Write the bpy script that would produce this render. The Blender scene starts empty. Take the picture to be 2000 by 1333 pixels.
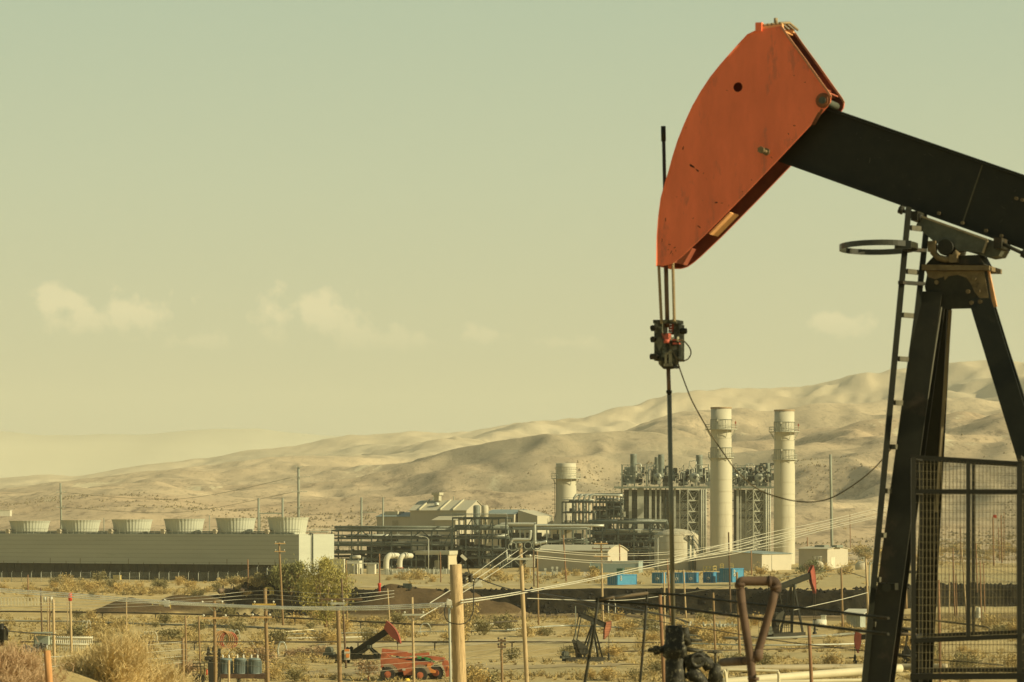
import bpy, bmesh, math, random
import numpy as np
from mathutils import Vector, Matrix
from mathutils.geometry import tessellate_polygon
R = math.radians
rnd = random.Random(7)
sc = bpy.context.scene
col = sc.collection

# ------------------------------------------------------------------ camera
F = 6500.0          # focal length in photograph pixels (2000 wide)
HC = 15.2           # camera height above the plain
HY = 1016.0         # horizon row
cd = bpy.data.cameras.new('camera')
cam = bpy.data.objects.new('camera', cd); col.objects.link(cam)
cam.location = (0, 0, HC); cam.rotation_euler = (R(90), 0, 0)
cd.sensor_width = 36; cd.lens = 36 * F / 2000
cd.shift_y = (HY - 666.5) / 2000
cd.clip_start = 1; cd.clip_end = 60000
cd.dof.use_dof = True; cd.dof.focus_distance = 260; cd.dof.aperture_fstop = 5.0
sc.camera = cam

# ------------------------------------------------------------------ light
SUN_B, SUN_EL = 20.5, 27            # degrees towards the camera from due right, elevation
w = bpy.data.worlds.new("World"); sc.world = w; w.use_nodes = True
nt = w.node_tree; nd = nt.nodes; lk = nt.links; nd.clear()
out = nd.new('ShaderNodeOutputWorld'); bg = nd.new('ShaderNodeBackground')
sky = nd.new('ShaderNodeTexSky'); sky.sky_type = 'NISHITA'; sky.sun_disc = False
sky.sun_elevation = R(SUN_EL); sky.sun_rotation = R(90 + SUN_B); sky.dust_density = 4; sky.air_density = 1.2
bg.inputs[1].default_value = 0.1
tc = nd.new('ShaderNodeTexCoord'); sp = nd.new('ShaderNodeSeparateXYZ'); lk.new(tc.outputs['Generated'], sp.inputs[0])
def wm(op, a, b=None, c=None, clamp=False):
    n = nd.new('ShaderNodeMath'); n.operation = op; n.use_clamp = clamp
    for i, x in enumerate((a, b, c)):
        if x is None: continue
        if isinstance(x, (int, float)): n.inputs[i].default_value = x
        else: lk.new(x, n.inputs[i])
    return n.outputs[0]
mr = nd.new('ShaderNodeMapRange'); lk.new(sp.outputs[2], mr.inputs[0]); mr.inputs[1].default_value = 0; mr.inputs[2].default_value = 1
rp = nd.new('ShaderNodeValToRGB'); lk.new(mr.outputs[0], rp.inputs[0]); cr = rp.color_ramp
SKY = [(0.0, (.36, .355, .215)), (.03, (.405, .415, .255)), (.065, (.42, .44, .275)), (.10, (.40, .445, .29)), (.155, (.345, .42, .29)), (.24, (.17, .22, .17)), (1.0, (.07, .11, .13))]
while len(cr.elements) < len(SKY): cr.elements.new(.5)
for e, (p, c) in zip(cr.elements, SKY): e.position = p; e.color = (*c, 1)
yy = wm('MAXIMUM', sp.outputs[1], .05)
cu = wm('DIVIDE', sp.outputs[0], yy); cv = wm('DIVIDE', sp.outputs[2], yy)
cmb = nd.new('ShaderNodeCombineXYZ'); lk.new(cu, cmb.inputs[0]); lk.new(cv, cmb.inputs[1])
nz = nd.new('ShaderNodeTexNoise'); lk.new(cmb.outputs[0], nz.inputs[0]); nz.inputs['Scale'].default_value = 95; nz.inputs['Detail'].default_value = 7; nz.inputs['Roughness'].default_value = .55
fld = None
for (px, py, a, b) in [(128, 588, 55, 32), (170, 625, 90, 40), (250, 612, 90, 46), (545, 622, 55, 44), (630, 622, 80, 44), (700, 648, 95, 38), (800, 668, 80, 26), (950, 655, 90, 22), (1110, 672, 90, 18), (1640, 630, 90, 28), (380, 668, 90, 20)]:
    du = wm('DIVIDE', wm('SUBTRACT', cu, (px - 1000) / F), a / F); dv = wm('DIVIDE', wm('SUBTRACT', cv, (HY - py) / F), b / F)
    dv = wm('MULTIPLY', dv, 1.0)
    q = wm('SUBTRACT', 1.0, wm('SQRT', wm('ADD', wm('MULTIPLY', du, du), wm('MULTIPLY', dv, dv))))
    if px > 750 or px == 380: q = wm('SUBTRACT', q, .22)
    fld = q if fld is None else wm('MAXIMUM', fld, q)
fl2 = wm('ADD', wm('MAXIMUM', fld, -1.0), wm('MULTIPLY', wm('SUBTRACT', nz.outputs[0], .5), 4.2))
cl = wm('MULTIPLY_ADD', fl2, 1.5, .12, clamp=True)
fade = wm('MULTIPLY', wm('SUBTRACT', cv, (HY - 700) / F), F / 95, clamp=True)
cl = wm('MULTIPLY', wm('MULTIPLY', cl, fade), .80)
mxc = nd.new('ShaderNodeMixRGB'); lk.new(cl, mxc.inputs[0]); lk.new(rp.outputs[0], mxc.inputs[1]); mxc.inputs[2].default_value = (.62, .57, .34, 1)
sc10 = nd.new('ShaderNodeMixRGB'); sc10.blend_type = 'MULTIPLY'; sc10.inputs[0].default_value = 1; lk.new(mxc.outputs[0], sc10.inputs[1]); sc10.inputs[2].default_value = (10, 10, 10, 1)
mx = nd.new('ShaderNodeMixRGB'); mx.inputs[0].default_value = .93; lk.new(sky.outputs[0], mx.inputs[1]); lk.new(sc10.outputs[0], mx.inputs[2])
lk.new(mx.outputs[0], bg.inputs[0]); lk.new(bg.outputs[0], out.inputs[0])
sl = bpy.data.lights.new('sun', 'SUN'); sl.energy = 5; sl.angle = R(.53); sl.color = (1, .88, .55)
so = bpy.data.objects.new('sun', sl); col.objects.link(so)
sd = Vector((math.cos(R(SUN_EL)) * math.cos(R(SUN_B)), -math.cos(R(SUN_EL)) * math.sin(R(SUN_B)), math.sin(R(SUN_EL))))
so.rotation_euler = sd.to_track_quat('Z', 'Y').to_euler(); so.location = (40, -40, 60)
sc.view_settings.view_transform = 'Standard'; sc.view_settings.look = 'None'; sc.view_settings.exposure = 0.35; sc.view_settings.gamma = 1
sc.render.engine = 'CYCLES'; sc.cycles.volume_bounces = 1; sc.cycles.max_bounces = 6

# ------------------------------------------------------------------ materials
MATS = {}
def mat(name, c, rough=.75, metal=0, var=.18, scale=1.5, bump=0, c2=None, s2=.6, t2=.62, spec=.3, stretch=None, wave=None):
    if name in MATS: return MATS[name]
    m = bpy.data.materials.new(name); m.use_nodes = True; n = m.node_tree.nodes; l = m.node_tree.links
    b = n['Principled BSDF']; b.inputs['Roughness'].default_value = rough; b.inputs['Metallic'].default_value = metal
    b.inputs['Specular IOR Level'].default_value = spec
    t = n.new('ShaderNodeTexCoord'); src = t.outputs['Object']
    if stretch:
        mp = n.new('ShaderNodeMapping'); mp.inputs['Scale'].default_value = stretch; l.new(src, mp.inputs[0]); src = mp.outputs[0]
    z = n.new('ShaderNodeTexNoise'); z.inputs['Scale'].default_value = scale; z.inputs['Detail'].default_value = 6; z.inputs['Roughness'].default_value = .65; l.new(src, z.inputs[0])
    r = n.new('ShaderNodeValToRGB'); r.color_ramp.elements[0].position = .3; r.color_ramp.elements[1].position = .7
    r.color_ramp.elements[0].color = (*[x * (1 - var) for x in c], 1); r.color_ramp.elements[1].color = (*[min(1, x * (1 + var)) for x in c], 1)
    l.new(z.outputs[0], r.inputs[0]); o = r.outputs[0]
    if c2:
        z2 = n.new('ShaderNodeTexNoise'); z2.inputs['Scale'].default_value = s2; z2.inputs['Detail'].default_value = 8; z2.inputs['Roughness'].default_value = .7; l.new(src, z2.inputs[0])
        r2 = n.new('ShaderNodeValToRGB'); r2.color_ramp.elements[0].position = t2 - .04; r2.color_ramp.elements[1].position = t2 + .05; l.new(z2.outputs[0], r2.inputs[0])
        x = n.new('ShaderNodeMixRGB'); l.new(r2.outputs[0], x.inputs[0]); l.new(o, x.inputs[1]); x.inputs[2].default_value = (*c2, 1); o = x.outputs[0]
    if wave:
        wv = n.new('ShaderNodeTexWave'); wv.bands_direction = wave[0]; wv.inputs['Scale'].default_value = wave[1]; l.new(t.outputs['Object'], wv.inputs[0])
        x = n.new('ShaderNodeMixRGB'); x.blend_type = 'MULTIPLY'; x.inputs[0].default_value = wave[2]; l.new(o, x.inputs[1]); l.new(wv.outputs[0], x.inputs[2]); o = x.outputs[0]
    l.new(o, b.inputs['Base Color'])
    if bump:
        bp = n.new('ShaderNodeBump'); bp.inputs['Strength'].default_value = min(1, bump); bp.inputs['Distance'].default_value = .05; l.new(z.outputs[0], bp.inputs['Height']); l.new(bp.outputs[0], b.inputs['Normal'])
    MATS[name] = m; return m

# ------------------------------------------------------------------ projection helpers
def P(px, py, d): return Vector(((px - 1000) / F * d, d, HC + (HY - py) / F * d))
class Plane:
    """vertical plane through pixel column px0 at distance d0, its right end turned nearer by yaw degrees"""
    def __init__(s, px0, d0, yaw=0, zb=0):
        a = R(yaw); s.e1 = Vector((math.cos(a), -math.sin(a), 0)); s.e2 = Vector((math.sin(a), math.cos(a), 0))
        s.O = Vector(((px0 - 1000) / F * d0, d0, 0)); s.yaw = yaw; s.d0 = d0; s.zb = zb
    def pt(s, px, py, off=0, at=0):
        """ray through the pixel meets the plane pushed back by at; then moved back by off"""
        r = Vector(((px - 1000) / F, 1, (HY - py) / F)); c = Vector((0, 0, HC))
        t = ((s.O + s.e2 * at - c).dot(s.e2)) / r.dot(s.e2)
        return c + r * t + s.e2 * off
    def a(s, px, at=0): return (s.pt(px, 1000, at=at) - s.O).dot(s.e1)
    def z(s, py, px=None, at=0):
        return s.pt(px if px is not None else 1000 + F * s.O.x / s.O.y, py, at=at).z
    def w(s, a, b, z): return s.O + s.e1 * a + s.e2 * b + Vector((0, 0, z))

# ------------------------------------------------------------------ mesh builder (world coordinates)
class MB:
    def __init__(s): s.v = []; s.f = []; s.sm = []
    def add(s, vs, fs, smooth=False):
        o = len(s.v); s.v += [tuple(v) for v in vs]; s.f += [tuple(i + o for i in f) for f in fs]; s.sm += [smooth] * len(fs)
        return s
    def box8(s, p):   # 8 points: bottom 4 ccw, top 4 ccw
        return s.add(p, [(3, 2, 1, 0), (4, 5, 6, 7), (0, 1, 5, 4), (1, 2, 6, 5), (2, 3, 7, 6), (3, 0, 4, 7)])
    def box(s, c, sz, yaw=0):
        c = Vector(c); a = R(yaw); e1 = Vector((math.cos(a), -math.sin(a), 0)) * sz[0] / 2; e2 = Vector((math.sin(a), math.cos(a), 0)) * sz[1] / 2; e3 = Vector((0, 0, sz[2] / 2))
        return s.box8([c - e1 - e2 - e3, c + e1 - e2 - e3, c + e1 + e2 - e3, c - e1 + e2 - e3, c - e1 - e2 + e3, c + e1 - e2 + e3, c + e1 + e2 + e3, c - e1 + e2 + e3])
    def ob(s, pl, a0, a1, b0, b1, z0, z1):
        return s.box8([pl.w(a0, b0, z0), pl.w(a1, b0, z0), pl.w(a1, b1, z0), pl.w(a0, b1, z0), pl.w(a0, b0, z1), pl.w(a1, b0, z1), pl.w(a1, b1, z1), pl.w(a0, b1, z1)])
    def bar(s, p, q, wd, ht=None, up=None):
        p = Vector(p); q = Vector(q); d = (q - p)
        if d.length < 1e-6: return s
        d.normalize(); ht = ht or wd; u = Vector(up) if up else Vector((0, 0, 1))
        if abs(d.dot(u)) > .98: u = Vector((0, 1, 0))
        x = d.cross(u).normalized() * wd / 2; y = x.cross(d).normalized() * ht / 2
        return s.box8([p - x - y, p + x - y, p + x + y, p - x + y, q - x - y, q + x - y, q + x + y, q - x + y])
    def ibeam(s, p, q, wd, ht, side, tf=.03, tw=.02):
        """I section; side = unit vector across the flanges"""
        p = Vector(p); q = Vector(q); d = (q - p).normalized(); x = Vector(side); x = (x - d * x.dot(d)).normalized(); y = d.cross(x).normalized()
        for (cx, cy, a, b) in ((0, ht / 2 - tf / 2, wd, tf), (0, -ht / 2 + tf / 2, wd, tf), (0, 0, tw, ht - 2 * tf)):
            o = x * cx + y * cy; X = x * a / 2; Y = y * b / 2
            s.box8([p + o - X - Y, p + o + X - Y, p + o + X + Y, p + o - X + Y, q + o - X - Y, q + o + X - Y, q + o + X + Y, q + o - X + Y])
        return s
    def tube(s, pts, r, n=8, r2=None, cap=True, smooth=True):
        pts = [Vector(p) for p in pts]; m = len(pts); vs = []; fs = []; pu = None
        for i, p in enumerate(pts):
            d = (pts[min(i + 1, m - 1)] - pts[max(i - 1, 0)]).normalized()
            if pu is None:
                u = Vector((0, 0, 1)) if abs(d.z) < .9 else Vector((1, 0, 0))
            else: u = pu
            x = (u - d * u.dot(d)); x = x.normalized() if x.length > 1e-6 else Vector((1, 0, 0)); pu = x; y = d.cross(x)
            rr = r if r2 is None else r + (r2 - r) * i / (m - 1)
            if callable(r): rr = r(i / (m - 1))
            for k in range(n):
                a = 2 * math.pi * k / n; vs.append(p + (x * math.cos(a) + y * math.sin(a)) * rr)
        for i in range(m - 1):
            for k in range(n):
                fs.append((i * n + k, i * n + (k + 1) % n, (i + 1) * n + (k + 1) % n, (i + 1) * n + k))
        s.add(vs, fs, smooth and n > 5)
        if cap:
            o = len(s.v) - len(vs); s.f.append(tuple(o + k for k in reversed(range(n)))); s.sm.append(False)
            s.f.append(tuple(o + (m - 1) * n + k for k in range(n))); s.sm.append(False)
        return s
    def cyl(s, p, q, r, n=16, r2=None): return s.tube([p, q], r, n, r2)
    def lathe(s, c, prof, n=24, rib=0, cap=True):
        c = Vector(c); vs = []; fs = []
        for (r, z) in prof:
            for k in range(n):
                a = 2 * math.pi * k / n; rr = r * (1 + (rib if k % 2 else 0)); vs.append(c + Vector((rr * math.cos(a), rr * math.sin(a), z)))
        for i in range(len(prof) - 1):
            for k in range(n): fs.append((i * n + k, i * n + (k + 1) % n, (i + 1) * n + (k + 1) % n, (i + 1) * n + k))
        s.add(vs, fs, not rib)
        if cap:
            o = len(s.v) - len(vs); s.f.append(tuple(o + (len(prof) - 1) * n + k for k in range(n))); s.sm.append(False)
        return s
    def ring(s, c, r, z0, z1, t, n=32, axis=None):
        c = Vector(c); vs = []; fs = []
        for k in range(n):
            a = 2 * math.pi * k / n; u = Vector((math.cos(a), math.sin(a), 0))
            vs += [c + u * r + Vector((0, 0, z0)), c + u * (r + t) + Vector((0, 0, z0)), c + u * (r + t) + Vector((0, 0, z1)), c + u * r + Vector((0, 0, z1))]
        for k in range(n):
            j = (k + 1) % n
            for i in range(4): fs.append((k * 4 + i, j * 4 + i, j * 4 + (i + 1) % 4, k * 4 + (i + 1) % 4))
        return s.add(vs, fs)
    def torus(s, c, u, v, R_, r, n=24, m=6, a0=0, a1=360):
        pts = [Vector(c) + Vector(u) * R_ * math.cos(R(a0 + (a1 - a0) * i / n)) + Vector(v) * R_ * math.sin(R(a0 + (a1 - a0) * i / n)) for i in range(n + 1)]
        return s.tube(pts, r, m)
    def plate(s, outer, holes, off):
        """flat polygon (list of Vectors, may be concave, with holes) extruded by the vector off"""
        loops = [outer] + holes; allp = [p for lp in loops for p in lp]; tri = tessellate_polygon(loops); k = len(allp); off = Vector(off)
        vs = allp + [p + off for p in allp]; fs = [tuple(t) for t in tri] + [tuple(i + k for i in reversed(t)) for t in tri]
        o = 0
        for lp in loops:
            n = len(lp)
            for i in range(n): j = (i + 1) % n; fs.append((o + i, o + j, o + j + k, o + i + k))
            o += n
        return s.add(vs, fs)
    def build(s, name, m, parent=None, label=None):
        if not s.v: return None
        me = bpy.data.meshes.new(name); org = parent_world(parent) if parent else Vector((sum(v[0] for v in s.v) / len(s.v), sum(v[1] for v in s.v) / len(s.v), min(v[2] for v in s.v)))
        me.from_pydata([(v[0] - org.x, v[1] - org.y, v[2] - org.z) for v in s.v], [], s.f)
        me.polygons.foreach_set('use_smooth', s.sm); me.materials.append(m)
        b = bmesh.new(); b.from_mesh(me); bmesh.ops.recalc_face_normals(b, faces=b.faces); b.to_mesh(me); b.free()
        o = bpy.data.objects.new(name, me); col.objects.link(o)
        if parent: o.parent = parent
        else: o.location = org
        if label: o['label'] = label
        return o
def parent_world(o):
    v = Vector((0, 0, 0))
    while o is not None: v = v + o.location; o = o.parent
    return v
def thing(name, loc, label, cat, group=None):
    o = bpy.data.objects.new(name, None); col.objects.link(o); o.location = loc; o['label'] = label; o['category'] = cat
    o.empty_display_size = .3
    if group: o['group'] = group
    return o
def tag(o, label, cat, group=None):
    o['label'] = label; o['category'] = cat
    if group: o['group'] = group
    return o
def struct(o, kind='structure'): o['kind'] = kind; return o

# ------------------------------------------------------------------ terrain
def _h(ix, iy, s):
    n = (ix.astype(np.int64) * 374761393 + iy.astype(np.int64) * 668265263 + s * 974711) & 0x7fffffff
    n = ((n ^ (n >> 13)) * 1274126177) & 0x7fffffff
    return ((n ^ (n >> 16)) & 0xffff) / 65535.0
def vn(x, y, s=0):
    x = np.asarray(x, float); y = np.asarray(y, float); ix = np.floor(x); iy = np.floor(y); fx = x - ix; fy = y - iy
    fx = fx * fx * fx * (fx * (fx * 6 - 15) + 10); fy = fy * fy * fy * (fy * (fy * 6 - 15) + 10)
    a = _h(ix, iy, s); b = _h(ix + 1, iy, s); c = _h(ix, iy + 1, s); d = _h(ix + 1, iy + 1, s)
    return (a + (b - a) * fx) * (1 - fy) + (c + (d - c) * fx) * fy
def fbm(x, y, o=4, s=0):
    r = 0; a = .5; t = 0
    for k in range(o):
        c_, s_ = math.cos(.65 + k * 1.1), math.sin(.65 + k * 1.1); r = r + a * vn((x * c_ - y * s_) * 2**k + 17 * k, (x * s_ + y * c_) * 2**k - 9 * k, s + k); t += a; a *= .5
    return r / t
def ss(a, b, x): t = np.clip((x - a) / (b - a), 0, 1); return t * t * (3 - 2 * t)
PR1 = [(-4000, 1010), (-1000, 1000), (-300, 990), (0, 983), (100, 972), (200, 960), (280, 955), (400, 962), (500, 958), (600, 948), (700, 938), (800, 926), (920, 908), (1080, 892), (1200, 898), (1320, 888), (1400, 896), (1560, 892), (1700, 872), (1850, 868), (2000, 862), (2400, 850), (5000, 840)]
PR2 = [(-4000, 990), (-1000, 975), (-300, 960), (0, 955), (150, 950), (300, 932), (450, 916), (560, 902), (700, 900), (880, 880), (1000, 868), (1100, 866), (1200, 848), (1300, 822), (1400, 812), (1500, 822), (1600, 806), (1700, 800), (1800, 776), (2000, 770), (2400, 750), (5000, 740)]
PR3 = [(-4000, 980), (-1000, 950), (-300, 942), (0, 941), (80, 928), (150, 938), (230, 920), (350, 908), (420, 903), (500, 888), (600, 878), (700, 853), (750, 858), (800, 840), (850, 850), (930, 832), (1000, 824), (1100, 818), (1280, 788), (1400, 781), (1540, 778), (1620, 760), (1660, 750), (1760, 740), (1850, 728), (1900, 712), (1960, 716), (2000, 722), (2200, 700), (2600, 720), (5000, 700)]
_ug = np.arange(-4000, 5001, 5.0); _kn = np.exp(-(np.arange(-24, 25) * 5 / 34.0)**2); _kn /= _kn.sum(); _pc = {}
def prof(pr, u):
    if id(pr) not in _pc: _pc[id(pr)] = np.convolve(np.pad(np.interp(_ug, [p[0] for p in pr], [p[1] for p in pr]), 24, mode='edge'), _kn, 'valid')
    return np.interp(u, _ug, _pc[id(pr)])
def zpy(py, d): return HC + (HY - py) * d / F
def heap(x, y, px, d, rad, h, el=1.0, s=3):
    cx = (px - 1000) / F * d; r = np.sqrt(((x - cx) / el)**2 + (y - d)**2) / rad
    r = r + (vn(x * .25, y * .25, s) - .5) * .25
    return h * np.clip(1 - r, 0, 1)**.9
BERMS = [(455, 549, 8, 1.7, 1.8), (545, 549, 8, 1.2, 1.8), (395, 550, 6, 1.5, 1.8)]
HEAPS = [(255, 538, 6.2, 2.8, 1.4), (230, 530, 4, 1.5, 1.2), (850, 528, 9.5, 3.7, 1.6), (760, 530, 7, 3.0, 1.4), (340, 545, 5, 2.2, 1.6), (930, 530, 6, 1.8, 1.4)]
def terrain(x, y):
    x = np.asarray(x, float); y = np.asarray(y, float); ys = np.maximum(y, 40); u = 1000 + F * x / ys
    z = 11.0 * (1 - ss(62, 185, y)) + (1 - ss(10, 45, y)) * 2.4
    z = z + 1.25 * np.exp(-(((u - 40) / 260)**2)) * np.exp(-((y - 72) / 14)**2) * (y > 30)
    z = z + (fbm(x * .02, y * .02, 4, 1) - .5) * 1.0 * ss(120, 260, y) * (1 - .5 * ss(700, 900, y))
    z = z + (fbm(x * .2, y * .2, 3, 2) - .5) * .35 * (1 - ss(700, 1000, y))
    # plateau the plant stands on: steep dark bank on the right, gentle slope on the left
    edge = 540 + (vn(x * .06, x * 0, 5) - .5) * 14 + 50 * ss(1650, 1850, u)
    steep = 3.5 * ss(0, 9, y - edge + (fbm(x * .5, y * .5, 3, 9) - .5) * 5); gentle = 1.7 * ss(520, 640, y) + 1.8 * ss(800, 880, y)
    k = np.where(y > 600, ss(560, 640, u), ss(430, 520, u)); z = z + gentle * (1 - k) + steep * k
    zone = steep * 0
    for hp in HEAPS + BERMS: z = z + heap(x, y, *hp[:4], el=hp[4]) * 1.0
    # far land
    zf0 = np.full_like(z, 3.5)
    dd = [880, 1300, 1900, 2500, 3500, 4700, 6500, 8800]
    pu = u + 110 * (fbm(x / 500, y / 900, 3, 61) - .5) * ss(1300, 1900, y)
    zz = [zf0, zpy(1064, 1300) + 0 * u, zpy(prof(PR1, pu), 1900), zpy(prof(PR1, pu) + 10, 2500), zpy(prof(PR2, pu), 3500), zpy(prof(PR2, pu) + 12, 4700), zpy(prof(PR3, pu), 6500), 0 * u]
    far = zz[0]
    for i in range(len(dd) - 1):
        t = np.clip((y - dd[i]) / (dd[i + 1] - dd[i]), 0, 1); t = t * t * (3 - 2 * t) if i else t * t
        far = np.where(y > dd[i], zz[i] + (zz[i + 1] - zz[i]) * t, far)
    wx = x + 300 * (fbm(x / 900, y / 900, 3, 31) - .5); wy = y + 300 * (fbm(x / 900, y / 900, 3, 37) - .5)
    rg = 1 - np.sqrt((2 * fbm(wx / 620, wy / 1200, 2, 21) - 1)**2 + .012)
    rg2 = 1 - np.sqrt((2 * fbm(wx / 210, wy / 520, 3, 25) - 1)**2 + .01)
    env = ss(1250, 2000, y) * np.interp(y, [0, 1900, 2500, 3500, 5000, 6500, 9000], [.3, .42, .55, .42, .85, .22, .2])
    rise = .35 + .65 * ss(200, 1500, u)
    far = far + env * rise * ((rg - .72) * 165 + (rg2 - .7) * 50) + env * rise * ((1 - np.sqrt((2 * fbm(wx / 80, wy / 190, 3, 71) - 1)**2 + .01)) - .7) * 48 + ss(1000, 1400, y) * (fbm(x / 60, y / 60, 3, 41) - .5) * 6
    m = ss(870, 900, y); return z * (1 - m) + far * m
BANDS = [(980, 1240, 403, 426), (1350, 1700, 372, 384), (600, 1250, 324, 350), (0, 400, 340, 352), (1500, 1640, 455, 470), (560, 760, 388, 398), (1000, 1300, 300, 312)]
def on_road(u, d): return any(a < u < b and y0 < d < y1 for a, b, y0, y1 in BANDS)
def tz(x, y): return float(terrain(np.array([x]), np.array([y]))[0])
_ds = np.concatenate([np.arange(60, 1500, .75)])
def G(px, py):
    """where the ray through a pixel meets the ground"""
    x = (px - 1000) / F * _ds; z = HC + (HY - py) / F * _ds; t = terrain(x, _ds); h = np.nonzero((t >= z) & (_ds > 150))[0]
    i = h[0] if len(h) else len(_ds) - 1
    return Vector((x[i], _ds[i], t[i]))
# ------------------------------------------------------------------ ground and hills
def sheet(name, ys, us, m, zone=True):
    Y, U = np.meshgrid(np.array(ys), np.array(us), indexing='ij')
    X = (U - 1000) / F * (Y + 60) * 1.0
    Z = terrain(X, Y); n, k = Y.shape
    me = bpy.data.meshes.new(name); me.vertices.add(n * k)
    me.vertices.foreach_set('co', np.stack([X, Y, Z], -1).astype(np.float32).ravel())
    i = np.arange(n * k).reshape(n, k); q = np.stack([i[:-1, :-1], i[:-1, 1:], i[1:, 1:], i[1:, :-1]], -1).reshape(-1, 4)
    me.loops.add(len(q) * 4); me.loops.foreach_set('vertex_index', q.ravel().astype(np.int32)); me.polygons.add(len(q))
    me.polygons.foreach_set('loop_start', np.arange(0, len(q) * 4, 4, dtype=np.int32)); me.update(calc_edges=True)
    me.polygons.foreach_set('use_smooth', np.ones(len(q), bool))
    if zone:   # soil kinds: red = black oily soil of the bank, green = brown dug dirt, blue = pale graded soil
        u = 1000 + F * X / np.maximum(Y, 40); c = np.zeros((n, k, 4)); c[..., 3] = 1
        nn = fbm(X * .15, Y * .15, 4, 51) - .5
        edge = 540 + (vn(X * .06, X * 0, 5) - .5) * 14 + 50 * ss(1650, 1850, u)
        bank = ss(-9, -4, Y - edge + nn * 12) * (1 - ss(13, 18, Y - edge + nn * 14)) * ss(500, 540, u + nn * 60) * (1 - ss(2300, 2400, u))
        bank = np.maximum(bank, ss(-12, -4, Y - 549 + nn * 20) * (1 - ss(14, 30, Y - 549 + nn * 16)) * ss(300, 350, u + nn * 60 + (Y - 549) * 2) * (1 - ss(560, 620, u)))
        br = sum(heap(X, Y, *h[:4], el=h[4]) for h in BERMS); bank = np.maximum(bank, np.clip(br * 2.0, 0, 1)); hp = sum(heap(X, Y, *h[:4], el=h[4]) for h in HEAPS); c[..., 1] = np.clip(hp * 1.6, 0, 1)
        c[..., 1] = np.maximum(c[..., 1], .75 * ss(500, 512, Y + nn * 16) * (1 - ss(530, 540, Y)) * ss(620, 700, u) * (1 - c[..., 1]))
        c[..., 0] = bank * (1 - np.clip(hp * 1.2, 0, 1))
        pale = ss(566, 574, Y + nn * 8) * (1 - ss(690, 740, Y)) * ss(600, 700, u) * .9
        for (a, b, y0, y1) in BANDS:
            pale = np.maximum(pale, ss(a, a + 60, u + nn * 50) * (1 - ss(b - 60, b, u + nn * 50)) * ss(y0 - 4, y0 + 2, Y + nn * 6) * (1 - ss(y1 - 2, y1 + 4, Y + nn * 6)) * .9)
        c[..., 2] = pale * (1 - c[..., 0])
        at = me.color_attributes.new('soil', 'FLOAT_COLOR', 'POINT'); at.data.foreach_set('color', c.astype(np.float32).ravel())
    me.materials.append(m); o = bpy.data.objects.new(name, me); col.objects.link(o); return struct(o)
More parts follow.
